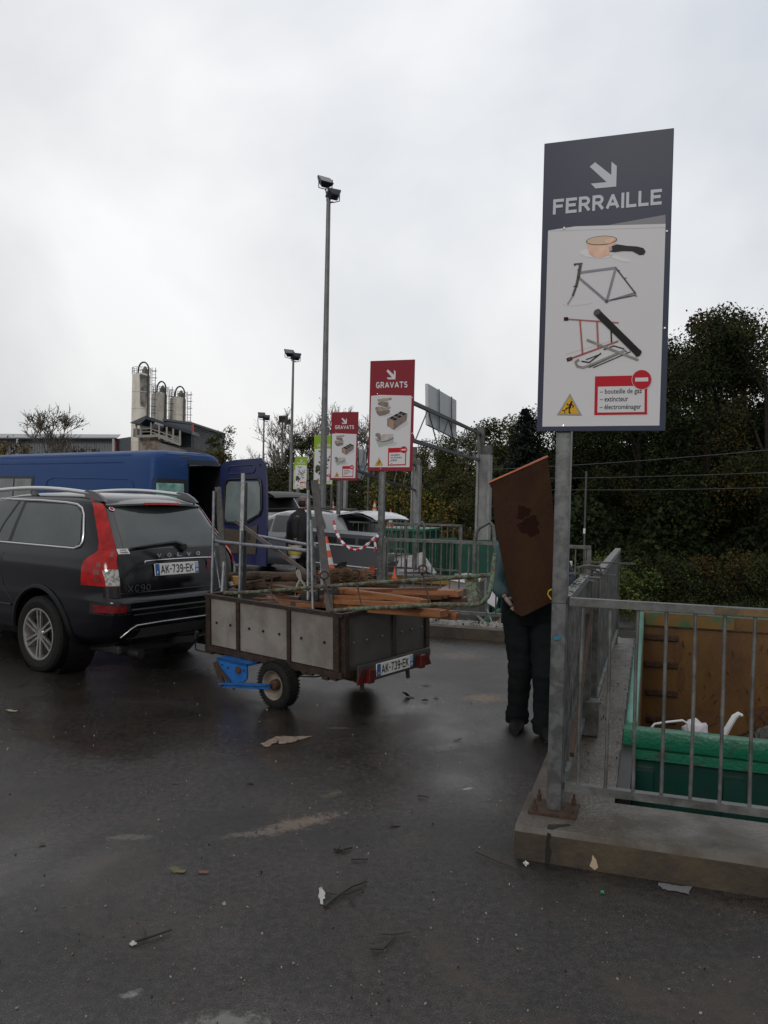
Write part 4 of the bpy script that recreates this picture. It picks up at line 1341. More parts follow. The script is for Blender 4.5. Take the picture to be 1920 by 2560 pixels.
def make_tree(name, h, cr_, nleaf, lsize, seed, mats, bare=0, trunk_m=None, low=.22, label='', cat='tree', group=None, kids=(2, 4), depth=3):
    rs = random.Random(seed)
    root = empty(name, (0, 0, 0), 0, label, cat, group)
    tm = MB(); tips = []
    r0_ = h*.022
    pts = [Vector((0, 0, 0)), Vector((rs.uniform(-.1, .1), rs.uniform(-.1, .1), h*.25)), Vector((rs.uniform(-.3, .3), rs.uniform(-.3, .3), h*.5)), Vector((rs.uniform(-.4, .4), rs.uniform(-.4, .4), h*.78))]
    tm.tube(pts, r0_, 9, rs=[r0_*1.25, r0_, r0_*.7, r0_*.25])
    nl = 11
    for i in range(nl):
        t = low+(1-low)*(i/nl)*.95
        z = t*h*.8
        a_ = i*2.4+rs.uniform(-.4, .4)
        base = Vector((0, 0, z))
        # follow the trunk
        k = min(2, int(t*.8*h/(h*.26))); base.x = pts[k].x; base.y = pts[k].y
        wid = math.sin(PI*min(1, .22+.78*(1-t)))*.55+.45
        d = Vector((math.cos(a_), math.sin(a_), .35+t*1.3)).normalized()
        limbs(tm, base, d, cr_*.72*wid, r0_*.42*(1-t*.5), depth-1, rs, tips, kids=kids)
    obj('trunk', tm, trunk_m or barkm, root, smooth=True)
    cm = MB()
    if not bare:
        blobs = []
        for i in range(34):
            a_ = rs.uniform(0, 2*PI); z = rs.uniform(low, 1)
            rr = cr_*math.sqrt(max(.05, 1-((z-.55)/.52)**2))*math.sqrt(rs.uniform(.25, 1))*.86
            blobs.append((Vector((rr*math.cos(a_), rr*math.sin(a_), z*h)), rs.uniform(.14, .27)*cr_*1.25, rs.random()))
        for i in range(nleaf):
            c, r_, q = blobs[rs.randrange(len(blobs))]
            u_ = Vector((rs.gauss(0, 1), rs.gauss(0, 1), rs.gauss(0, .8))).normalized()
            p = c+u_*r_*(rs.random()**.45)
            if u_.z < -.35 and rs.random() < .6: continue
            mi = 0 if q < .5 else (1 if q < .82 else 2)
            if rs.random() < .12: mi = rs.randrange(len(mats))
            leaf(cm, p, lsize, rs, min(mi, len(mats)-1))
    # leaves on limb tips
    k = int((nleaf*.25 if not bare else bare)/max(1, len(tips)))+1
    for t_ in tips:
        for j in range(k if not bare else (rs.random() < bare/len(tips))):
            leaf(cm, t_+Vector((rs.gauss(0, .16), rs.gauss(0, .16), rs.gauss(0, .16)))*(cr_/2.5), lsize, rs, rs.randrange(len(mats)))
    if cm.v:
        obj('crown', cm, mats, root, fix=False)
    return root
def conifer(h, r_, seed, label):
    rs = random.Random(seed)
    root = empty('conifer_tree', (0, 0, 0), 0, label, 'tree')
    obj('trunk', MB().tube([Vector((0, 0, 0)), Vector((0, 0, h))], .2, 8, rs=[h*.02, .02]), barkm, root)
    cm = MB()
    for i in range(46):
        t = .12+.88*i/46
        rr = r_*(1-t)**.8+.12
        for j in range(7):
            a_ = rs.uniform(0, 2*PI); ln = rr*rs.uniform(.65, 1.15)
            for k in range(int(16+ln*14)):
                s_ = rs.random()
                p = Vector((math.cos(a_)*ln*s_, math.sin(a_)*ln*s_, t*h+ln*s_*.12-.2*s_*s_*ln))+Vector((rs.gauss(0, .10), rs.gauss(0, .10), rs.gauss(0, .05)))*(1+ln*.3)
                leaf(cm, p, .12, rs, 0, flat=1.0)
    obj('crown', cm, lf_con, root, fix=False)
    return root
def putp(o, px, Y, zb=YARD, rz=0, sc=1, label=None, copy=True, ytop=None):
    if ytop is not None:
        hh = max((o.matrix_basis.to_3x3() @ v.co).z for c in o.children for v in c.data.vertices) / 1.0
        if 'h0' not in o: o['h0'] = hh
        sc = (at(px, ytop, Y).z-zb)/o['h0']
    p = at(px, 1245, Y)
    if copy:
        o = copy_tree(o, label=label)
    elif label: o['label'] = label
    o.location = (p.x, Y, zb); o.rotation_euler = (0, 0, rz); o.scale = (sc, sc, sc)
    return o
NL = 1.0
tA_ = make_tree('broadleaf_tree', 13, 4.4, int(42000*NL), .08, 11, [lf_dark, lf_mid, lf_aut], label='tall dark oak at the far right edge', group='trees of the wood')
tB_ = make_tree('broadleaf_tree', 12.4, 4.2, int(42000*NL), .08, 23, [lf_dark, lf_dark, lf_mid], label='dark oak', group='trees of the wood')
tC_ = make_tree('broadleaf_tree', 11.5, 3.9, int(26000*NL), .088, 37, [lf_mid, lf_dark, lf_aut], label='browning tree', group='trees of the wood')
lf_ol = leafmat('leaves_olive', (.034, .042, .014), (.075, .076, .024))
lf_ol2 = leafmat('leaves_pale_olive', (.060, .062, .024), (.10, .092, .036))
tD_ = make_tree('broadleaf_tree', 12, 4.3, 24000, .11, 57, [lf_ol, lf_ol2, lf_mid], label='olive tree', group='trees of the wood')
# (px, Y, proto, rz, scale, label)
rows = [
 (1905, 34, tA_, 0, 742, 'tall oak cut by the right edge of the photo'),
 (1750, 36, tB_, 1.0, 772, 'big dark oak just right of the grey sign'),
 (1840, 41, tC_, 2.1, 752, 'browner tree rising between the two big oaks at the right'),
 (1600, 37, tA_, 2.2, 880, 'dark oak hidden behind the grey sign'),
 (1480, 38, tB_, 3.0, 930, 'dark tree right behind the post of the grey sign'),
 (1390, 41, tC_, .4, 985, 'dark tree above the rusty sheet'),
 (1680, 45, tB_, 4.0, 812, 'back-row tree behind the grey sign'),
 (1250, 44, tD_, 2.9, 1030, 'olive tree above the second pale column'),
 (1170, 50, tD_, 1.2, 1062, 'yellowish tree behind the lattice beam'),
 (1090, 56, tD_, 5.0, 1095, 'olive tree under the blank grey panel'),
 (1030, 62, tD_, 1.4, 1118, 'farther olive tree left of the blank panel'),
 (960, 70, tD_, 3.3, 1130, 'olive tree behind the nearest red sign'),
]
used = set()
for px, Y, pr, rz, sc, lab in rows:
    first = id(pr) not in used
    used.add(id(pr))
    putp(pr, px, Y, YARD+.4, rz, 1, lab, copy=not first, ytop=sc)
cn = conifer(10.2, 3.7, 4, 'dark conifer with drooping tip just left of the grey sign')
putp(cn, 1310, 39, YARD+.4, 0, 1, copy=False, ytop=1018)
# dark wood mass behind, one body
rs = random.Random(77)
wd = MB()
for i in range(70000):
    Y = rs.uniform(38, 60)
    px = rs.uniform(1230, 2100)
    p = at(px, 1245, Y); top = (6.6 if px > 1640 else 4.6)*(Y/45)*rs.uniform(.86, 1.05)
    p.z = YARD+ (top+1.5)*rs.random()
    leaf(wd, p, .30, rs, 0 if rs.random() < .9 else 1)
for i in range(26000):
    Y = rs.uniform(33, 38)
    p = at(rs.uniform(1400, 2080), 1245, Y)
    p.z = YARD+.2+3.6*rs.random()**1.2*(.8+.3*math.sin(p.x*1.7))
    leaf(wd, p, .13, rs, 0 if rs.random() < .85 else 1)
for i in range(30):
    Y = rs.uniform(42, 55); p = at(rs.uniform(1420, 2050), 1245, Y); p.z = YARD
    wd.tube([p, p+Vector((rs.gauss(0, .3), 0, rs.uniform(4, 5.5)))], .1, 5, mi=2, rs=[rs.uniform(.08, .2), .05])
tag(obj('wood', wd, [lf_dark, lf_mid, barkm], fix=False), 'dark inner mass of the wood', 'wood', kind='stuff')
wd = MB()
for i in range(9000):
    Y = rs.uniform(60, 110)
    px = rs.uniform(560, 1240)
    p = at(px, 1245, Y); top = (2.6+rs.random()*1.2+ (px-560)/680*1.2)*(Y/70)
    p.z = YARD + (top+2)*rs.random()**.8
    leaf(wd, p, .38, rs, rs.choice((0, 0, 1, 2)))
tag(obj('thicket', wd, [lf_ol, lf_brn, lf_mid], fix=False), 'distant olive and brown thicket behind the signs', 'thicket', kind='stuff')

# embankment
ebm = mat('embankment_soil', (.030, .028, .018), .9, 0, (.05, .05, .02), scale=1.5, bump=.4)
rows_ = []
for j in range(9):
    v_ = j/8
    rows_.append([Vector((x, 31+v_*16+ (x/40)*1.0, YARD+.01+1.3*v_*v_+.15*math.sin(x*.9+j))) for x in [2+i*2.2 for i in range(24)]])
tag(obj('embankment', MB().grid(rows_), ebm, recenter=False), kind='structure')

# bushes
def bush(c, rx, ry, h, n_, mats, seed, label, group=None, ls=.06, name='bush', cat='bush'):
    rs = random.Random(seed)
    root = empty(name, c, 0, label, cat, group)
    st_ = MB(); tips = []
    for i in range(7):
        a_ = rs.uniform(0, 6.28)
        limbs(st_, Vector((rx*.3*math.cos(a_), ry*.3*math.sin(a_), 0)), Vector((math.cos(a_)*.6, math.sin(a_)*.6, 1)).normalized(), h*.6, .02, 1, rs, tips, n=4)
    obj('stems', st_, barkm, root)
    cm = MB()
    bl = [(Vector((rx*rs.uniform(-.8, .8), ry*rs.uniform(-.8, .8), h*rs.uniform(.3, .85))), h*rs.uniform(.16, .30), rs.randrange(len(mats))) for i in range(16)]
    for i in range(n_):
        b_, r_, mi = bl[rs.randrange(len(bl))]
        d = Vector((rs.gauss(0, 1), rs.gauss(0, 1), rs.gauss(0, .9))).normalized()
        leaf(cm, b_+d*r_*rs.random()**.4*1.1, ls, rs, mi if rs.random() < .8 else rs.randrange(len(mats)))
    obj('foliage', cm, mats, root, fix=False)
    return root
for j, (px, Y, h, rx, mt, lab) in enumerate((
    (1660, 27, 2.1, 1.4, [lf_bri, lf_dark, lf_mid], 'green bush with a yellow tip right of the gate clamps'),
    (1760, 28, 2.2, 1.7, [lf_dark, lf_mid, lf_aut], 'dark tangled bush above the middle of the near railing'),
    (1860, 27, 2.3, 1.7, [lf_mid, lf_dark, lf_aut], 'dark brownish bush above the right part of the near railing'),
    (1960, 26, 2.3, 1.7, [lf_dark, lf_mid, lf_mid], 'dark bush cut by the right edge of the photo'),
    (1480, 25, 2.1, 1.6, [lf_bri, lf_mid, lf_bri], 'bright green bush behind the far railing beside the sign post'),
    (1560, 29, 1.8, 1.4, [lf_bri, lf_dark, lf_mid], 'green bush behind the gate clamps'),
    (1310, 30, 2.0, 1.8, [lf_dark, lf_mid, lf_aut], 'dark bush behind the rusty sheet'),
    (1130, 33, 2.6, 2.0, [lf_aut, lf_dark, lf_mid], 'brown shrub between the two pale columns'),
    (1078, 36, 3.0, 1.6, [lf_yel, lf_mid, lf_aut], 'yellowing shrub right of the left pale column'),
    (990, 42, 5.2, 2.6, [lf_yel, lf_bri, lf_mid], 'tall yellow-green shrub under the nearest red sign'),
    (900, 50, 5.0, 3.2, [lf_dark, lf_mid, lf_dark], 'dark shrub between the red signs'),
    (1010, 30, 1.7, 1.6, [lf_dark, lf_mid, lf_aut], 'low dark bush behind the left pale column'))):
    p = at(px, 1245, Y)
    bush(Vector((p.x, Y, YARD)), rx, 1.0, h, 5200 if px > 1400 else 3600, mt, 100+j, lab, 'bushes below the wood', ls=.055 if Y < 31 else .08)
# long grass strip on the yard edge
gr = MB(); rs = random.Random(8)
for i in range(5200):
    Y = rs.uniform(21, 33); px = rs.uniform(1280, 2000)
    p = at(px, 1245, Y)
    if px < 1600 and Y < 26: continue
    if rs.random() > (Y-20)/10: continue
    p.z = YARD; h_ = rs.uniform(.1, .4)
    o_ = len(gr.v); d = Vector((rs.gauss(0, .1), rs.gauss(0, .1), h_))
    gr.v += [p, p+Vector((.04, 0, 0)), p+d]; gr.f.append((o_, o_+1, o_+2)); gr.m.append(0)
tag(obj('grass', gr, lf_bri, fix=False), 'rough grass along the foot of the bushes', 'grass', kind='stuff')

# bare and autumn trees on the left and centre
RMIN[0] = .022
bt = make_tree('bare_tree', 9.0, 2.9, 0, .09, 51, [lf_brn, lf_aut], bare=650, trunk_m=barkl, low=.2, label='nearly bare tree before the warehouse', kids=(4, 6), depth=4, group='bare trees')
RMIN[0] = 0
putp(bt, 135, 62, -1.5, 0, .86, 'nearly bare brown tree in front of the warehouse on the left', copy=False, ytop=1005)
RMIN[0] = .024
bt2 = make_tree('bare_tree', 12.5, 4.8, 0, .09, 63, [lf_brn], bare=900, trunk_m=barkl, low=.15, label='tall bare tree', kids=(4, 6), depth=4, group='bare trees')
putp(bt2, 755, 74, YARD, 0, .98, 'tall bare tree behind the second lamp pole', copy=False, ytop=1008)
putp(bt2, 832, 84, YARD, 2, .98, 'tall bare tree right of the tall near lamp pole')
putp(bt2, 908, 66, YARD, 4, .80, 'bare tree between the two red signs')
putp(bt2, 700, 90, YARD, 1, .92, 'bare tree left of the second lamp pole')
putp(bt2, 664, 96, YARD, 3, .70, 'small bare tree left of the floodlight facing us')
iv = make_tree('ivy_tree', 8.6, 1.9, 5200, .10, 71, [lf_dark, lf_mid, lf_brn], label='ivy-clad dark tree above the farthest green signs', low=.1)
putp(iv, 755, 66, YARD, 0, 1.0, copy=False)
at_ = make_tree('young_tree', 5.6, 1.15, 5200, .055, 81, [lf_mid, lf_bri, lf_aut], label='thin green tree between the van roof and its open door', low=.2)
putp(at_, 545, 27, 0, 0, .92, copy=False, ytop=1062)
yt = make_tree('yellow_tree', 5, 1.9, 2600, .08, 91, [lf_yel, lf_aut, lf_yel], label='orange-yellow tree top at the left edge above the van', low=.3)
putp(yt, 15, 48, -.6, 0, 1.0, copy=False)
ot = make_tree('autumn_tree', 5.2, 2.0, 2000, .07, 93, [lf_aut, lf_brn, lf_aut], label='small rusty brown tree right of the bare tree by the warehouse', low=.3)
putp(ot, 205, 55, -.8, 0, 1.0, copy=False)
for j, (px, Y, h, lab) in enumerate(((640, 60, 5.0, 'olive-brown bush left of the green signs'), (600, 55, 4.0, 'low olive bush beside the open van door'), (700, 64, 5.0, 'brown bush behind the green signs'), (800, 60, 4.4, 'dark olive bush behind the tall lamp pole'), (860, 62, 5, 'olive bush behind the second red sign'))):
    p = at(px, 1245, Y)
    bush(Vector((p.x, Y, YARD)), 3.4, 2.0, h+1.0, 5200, [lf_brn, lf_mid, lf_dark], 300+j, lab, 'bushes beyond the cars', ls=.11)

# ================================================================== VEHICLES
class Shell:
    """car body as stacked rounded outlines: levels (z, halfwidth, y_rear, y_front, n)"""
    def __init__(s, levels, zm=None):
        s.lv = levels
        s.zm = zm
        s.cache = {}
    def par(s, z):
        lv = s.lv
        if z <= lv[0][0]: return lv[0][1:]
        for a, b in zip(lv, lv[1:]):
            if z <= b[0]:
                t = (z-a[0])/(b[0]-a[0])
                return tuple(x*(1-t)+y*t for x, y in zip(a[1:], b[1:]))
        return lv[-1][1:]
    def table(s, z):
        k = round(z, 3)
        if k in s.cache: return s.cache[k]
        w, yr, yf, n = s.par(z)
        yc, L_ = (yr+yf)/2, (yf-yr)/2
        m_ = 220
        pts = []
        for i in range(m_+1):
            t = i/m_*PI          # from rear centre round the left side to front centre
            # dense near corners via plain superellipse parameter
            c, d = math.sin(t), math.cos(t)
            x = -w*abs(c)**(2/n); y = yc-L_*math.copysign(abs(d)**(2/n), d)
            pts.append((x, y))
        ar = [0]
        for a, b in zip(pts, pts[1:]):
            ar.append(ar[-1]+math.hypot(b[0]-a[0], b[1]-a[1]))
        s.cache[k] = (pts, ar)
        return s.cache[k]
    def P(s, a, z, d=0, side=-1):
        """point at arc length a from the rear centre round the left (side=-1) or right (+1), height z, lifted d"""
        pts, ar = s.table(z)
        neg = a < 0
        a = abs(a)
        lo, hi = 0, len(ar)-1
        while hi-lo > 1:
            m_ = (lo+hi)//2
            if ar[m_] <= a: lo = m_
            else: hi = m_
        t = min(1, (a-ar[lo])/max(1e-9, ar[hi]-ar[lo]))
        x = pts[lo][0]*(1-t)+pts[hi][0]*t; y = pts[lo][1]*(1-t)+pts[hi][1]*t
        tx, ty = pts[hi][0]-pts[lo][0], pts[hi][1]-pts[lo][1]
        l_ = math.hypot(tx, ty) or 1
        nx, ny = -ty/l_, tx/l_
        # outward = away from centre
        if nx*x+ny*(y-(pts[0][1]+pts[-1][1])/2) < 0: nx, ny = -nx, -ny
        x += nx*d; y += ny*d
        if neg: x = -x
        if side > 0: x = -x
        return Vector((x, y, s.fz(z)))
    def fz(s, z):
        if not s.zm: return z
        for (a, b), (c, d) in zip(s.zm, s.zm[1:]):
            if z <= c: return b+(d-b)*(z-a)/(c-a)
        return z
    def iz(s, z):
        if not s.zm: return z
        for (a, b), (c, d) in zip(s.zm, s.zm[1:]):
            if z <= d: return a+(c-a)*(z-b)/(d-b)
        return z
    def aside(s, y, z):
        """arc length whose point has given y on the side"""
        pts, ar = s.table(z)
        for i in range(1, len(pts)):
            if pts[i][1] >= y and abs(pts[i][0]) > s.par(z)[0]*.5:
                t = (y-pts[i-1][1])/max(1e-9, pts[i][1]-pts[i-1][1])
                return ar[i-1]+max(0, min(1, t))*(ar[i]-ar[i-1])
        return ar[-1]
    def arear(s, x, z):
        """arc length of a point on the rear face with |x|"""
        pts, ar = s.table(z)
        for i in range(1, len(pts)):
            if abs(pts[i][0]) >= abs(x):
                t = (abs(x)-abs(pts[i-1][0]))/max(1e-9, abs(pts[i][0])-abs(pts[i-1][0]))
                v = ar[i-1]+t*(ar[i]-ar[i-1])
                return v if x <= 0 else -v
        return ar[-1]
    def Y(s, y, z, d=0, side=-1): return s.P(s.aside(y, z), z, d, side)
    def X(s, x, z, d=0): return s.P(s.arear(x, z), z, d)
    def body(s, seg=96, zs=None):
        mb = MB(); rows = []
        if zs is None:
            zs = []
            for a, b in zip(s.lv, s.lv[1:]):
                k = max(1, int((b[0]-a[0])/.05))
                zs += [a[0]+(b[0]-a[0])*i/k for i in range(k)]
            zs.append(s.lv[-1][0])
        for z in zs:
            w, yr, yf, n = s.par(z)
            yc, L_ = (yr+yf)/2, (yf-yr)/2
            r = []
            for i in range(seg):
                t = 2*PI*(i+.5)/seg
                # blend of angle warps so corners and flats are both sampled
                c, d = math.cos(t), math.sin(t)
                r.append(Vector((w*math.copysign(abs(c)**(2/n), c), yc+L_*math.copysign(abs(d)**(2/n), d), s.fz(z))))
            rows.append(r)
        mb.grid(rows, closed=True)
        mb.add(rows[0], [tuple(range(seg))[::-1]]); mb.add(rows[-1], [tuple(range(seg))])
        return mb
    def patch(s, rows, d=.004, side=-1, nx=14, th=0, mb=None, mi=0, mode='side'):
        """rows: list of (z, a0, a1) bounds; mode side -> bounds are y, rear -> bounds are x"""
        mb = mb or MB()
        g = []
        rr = []
        for (z0, p0, q0), (z1, p1, q1) in zip(rows, rows[1:]):
            k = max(1, int(abs(z1-z0)/.04))
            for i in range(k):
                t = i/k
                rr.append((z0+(z1-z0)*t, p0+(p1-p0)*t, q0+(q1-q0)*t))
        rr.append(rows[-1])
        for z, p, q in rr:
            if mode == 'side':
                a0, a1 = s.aside(p, z), s.aside(q, z)
            elif mode == 'rear':
                a0, a1 = s.arear(p, z), s.arear(q, z)
            else:
                a0, a1 = p, q
            g.append([s.P(a0+(a1-a0)*j/nx, z, d, side) for j in range(nx+1)])
        mb.grid(g, mi)
        return mb
def wheel(root, c, r, w, rim_r, spokes, facing=-1, name='wheel', rimm=None, twin=True, tread=True, dish=.02):
    """wheel with axis along local x; facing = side that shows the rim"""
    c = Vector(c); f = facing
    prof = [(rim_r*.98, -w*.40), (rim_r+.02, -w*.47), (r-.05, -w*.5), (r-.015, -w*.44), (r, -w*.33), (r, w*.33), (r-.015, w*.44), (r-.05, w*.5), (rim_r+.02, w*.47), (rim_r*.98, w*.40)]
    t = obj(name, MB().lathe(prof, c, 'x', 48, close=True), rubber, root, smooth=True, angle=30)
    R_ = MB()
    R_.lathe([(rim_r, f*w*.42), (rim_r+.006, f*w*.46), (rim_r-.012, f*w*.46), (rim_r-.022, f*w*.38), (rim_r-.03, -f*w*.35), (rim_r, -f*w*.42)], c, 'x', 40)
    face = f*(w*.46-dish)
    R_.lathe([(.0001, face+f*.0), (.045, face), (.06, face-f*.012), (.062, face-f*.05)], c, 'x', 24)
    for i in range(spokes):
        a_ = 2*PI*i/spokes+PI/2
        for q in ((-1, 1) if twin else (0,)):
            d0 = Vector((0, math.cos(a_), math.sin(a_))); n0 = Vector((0, -math.sin(a_), math.cos(a_)))
            p0 = c+Vector((face-f*.006, 0, 0))+d0*.045+n0*q*.018
            p1 = c+Vector((face+f*.004, 0, 0))+d0*(rim_r-.018)+n0*q*(.030 if twin else 0)
            R_.bar(p0, p1, .020 if twin else .05, .022, up=(1, 0, 0))
    obj('rim', R_, rimm or rimm_, t, smooth=True, angle=30)
    b_ = MB().lathe([(.0001, face-f*.075), (rim_r-.03, face-f*.075), (rim_r-.03, face-f*.09), (.0001, face-f*.09)], c, 'x', 30)
    obj('brake_disc', b_, mat('brake_dark', (.03, .03, .03), .5, .5), t)
    return t
def cyl_cut(c, r, x0, x1):
    mb = MB().lathe([(.0001, x0), (r, x0), (r, x1), (.0001, x1)], c, 'x', 48)
    return obj('cutter', mb, blackm)
def plate_mb(root, c, ux, uy, w, h, name='number_plate', badge='49'):
    """French style plate AK-739-EK"""
    c = Vector(c); ux = Vector(ux).normalized(); uy = Vector(uy).normalized(); n_ = ux.cross(uy)
    R = Matrix((ux, uy, n_)).transposed()
    p = obj(name, MB().box(c+n_*.005, (w, h, .01), R=R, bev=.003), mat('plate_white', (.68, .68, .66), .3, coat=.4), root)
    b = MB().poly([c+n_*.0115+ux*x+uy*y for x, y in ((-w*.495, -h*.47), (-w*.40, -h*.47), (-w*.40, h*.47), (-w*.495, h*.47))])
    bands_ = [mat('plate_blue', (.03, .10, .30), .35), mat('plate_pale_blue', (.30, .42, .52), .35)]
    obj('blue_band', b, bands_[0], p)
    b = MB()
    b.poly([c+n_*.0115+ux*x+uy*y for x, y in ((w*.41, -h*.47), (w*.495, -h*.47), (w*.495, .0), (w*.41, .0))])
    b.poly([c+n_*.0115+ux*x+uy*y for x, y in ((w*.41, .0), (w*.495, .0), (w*.495, h*.47), (w*.41, h*.47))], 1)
    obj('blue_band', b, [mat('plate_blue', (.03, .10, .30), .35), mat('plate_pale_blue', (.30, .42, .52), .35)], p)
    t = MB()
    for q_, k_ in caps('AK-739-EK', t=.16, gap=.16):
        t.poly([c+n_*(.012+.00004*k_)+ux*(a_*w*.74-w*.375)+uy*(b_*h*.70-h*.35) for a_, b_ in q_])
    obj('plate_lettering', t, mat('plate_ink', (.01, .01, .012), .4), p)
    t = MB()
    for tx, px_, py_, hh, ww in ((badge, w*.452, -h*.24, h*.30, w*.06), ('F', -w*.448, -h*.25, h*.22, w*.03)):
        q = text_mb(tx, 1, (0, 0, 0), (1, 0, 0), (0, 1, 0), bold=.02)
        x0, x1 = min(v.x for v in q.v), max(v.x for v in q.v); y0, y1 = min(v.y for v in q.v), max(v.y for v in q.v)
        t.add([c+n_*.0125+ux*(px_+((v.x-x0)/(x1-x0)-.5)*ww)+uy*(py_+((v.y-y0)/(y1-y0)-.5)*hh) for v in q.v], q.f, 1)
    obj('band_lettering', t, [mat('plate_ink', (.01, .01, .012), .4), white], p)
    return p

# ---------------------------------------------------------------- dark estate SUV
carp = mat('black_metallic_paint', (.0045, .005, .0075), .16, 0, spec=.42)
carlo = mat('lower_body_paint', (.006, .0065, .0075), .4, spec=.3)
LVL = [(.26, .80, -.86, 3.55, 6), (.32, .90, -1.00, 3.62, 7), (.40, .925, -1.05, 3.66, 11), (.55, .945, -1.095, 3.68, 13), (.64, .95, -1.105, 3.68, 13), (.665, .95, -1.09, 3.68, 13),
       (.69, .948, -1.045, 3.68, 13), (.80, .950, -1.035, 3.68, 13), (.92, .952, -1.02, 3.64, 13), (1.00, .945, -1.00, 3.45, 12), (1.05, .925, -.98, 3.05, 12), (1.09, .895, -.96, 2.65, 12), (1.12, .872, -.94, 2.50, 12),
       (1.25, .845, -.87, 2.15, 11), (1.40, .805, -.78, 1.80, 10), (1.55, .755, -.68, 1.40, 9), (1.62, .725, -.62, 1.18, 8), (1.67, .66, -.50, .95, 5.5), (1.70, .55, -.38, .70, 5), (1.72, .36, -.15, .35, 4)]
SV = Shell(LVL, [(0, 0), (.26, .30), (.43, .535), (1.12, 1.215), (1.40, 1.445), (1.66, 1.685), (1.72, 1.735), (2, 2)])
anchor = gz(98, 1679, 0)
HD = rad(55)
suv = empty('parked_suv', (0, 0, 0), HD, 'black SUV estate with tall red tail lamps and silver roof rails, towing the box trailer', 'car')
Rz = Matrix.Rotation(HD, 3, 'Z')
suv.location = anchor - Rz @ Vector((-.93*.9, 0, 0))
suv.scale = (.9, 1, 1)
suv.location.z = 0
bd = obj('body', SV.body(120), carp, suv, smooth=True, angle=50)
cs = [cyl_cut((0, 0, .37), .445, -1.2, -.55), cyl_cut((0, 0, .37), .445, .55, 1.2), cyl_cut((0, 2.86, .37), .445, -1.2, -.55), cyl_cut((0, 2.86, .37), .445, .55, 1.2)]
for c in cs:
    c.parent = suv; 
bpy.context.view_layer.update()
boolean(bd, cs)
bd.data.polygons.foreach_set('use_smooth', [True]*len(bd.data.polygons))
try: bd.data.set_sharp_from_angle(angle=rad(35))
except Exception: pass
for x, f in ((-.845, -1), (.845, 1)):
    for y in (0, 2.86):
        wheel(suv, (x, y, .365), .365, .235, .245, 6, f)
        # wheel arch lip and dark liner
        lip = MB()
        pts = []
        for q in range(25):
            a_ = rad(-12+q*204/24)
            yy, zz = y+.455*math.cos(a_), .37+.455*math.sin(a_)
            pts.append(SV.Y(yy, max(.27, SV.iz(zz)), .008, side=f))
        lip.tube(pts, .024, 6)
        obj('arch_lip', lip, carlo, bd, smooth=True)
        ln = MB().lathe([(.44, f*.56-x), (.44, f*.90-x)], (x, y, .37), 'x', 36)
        obj('arch_liner', ln, blackm, bd)
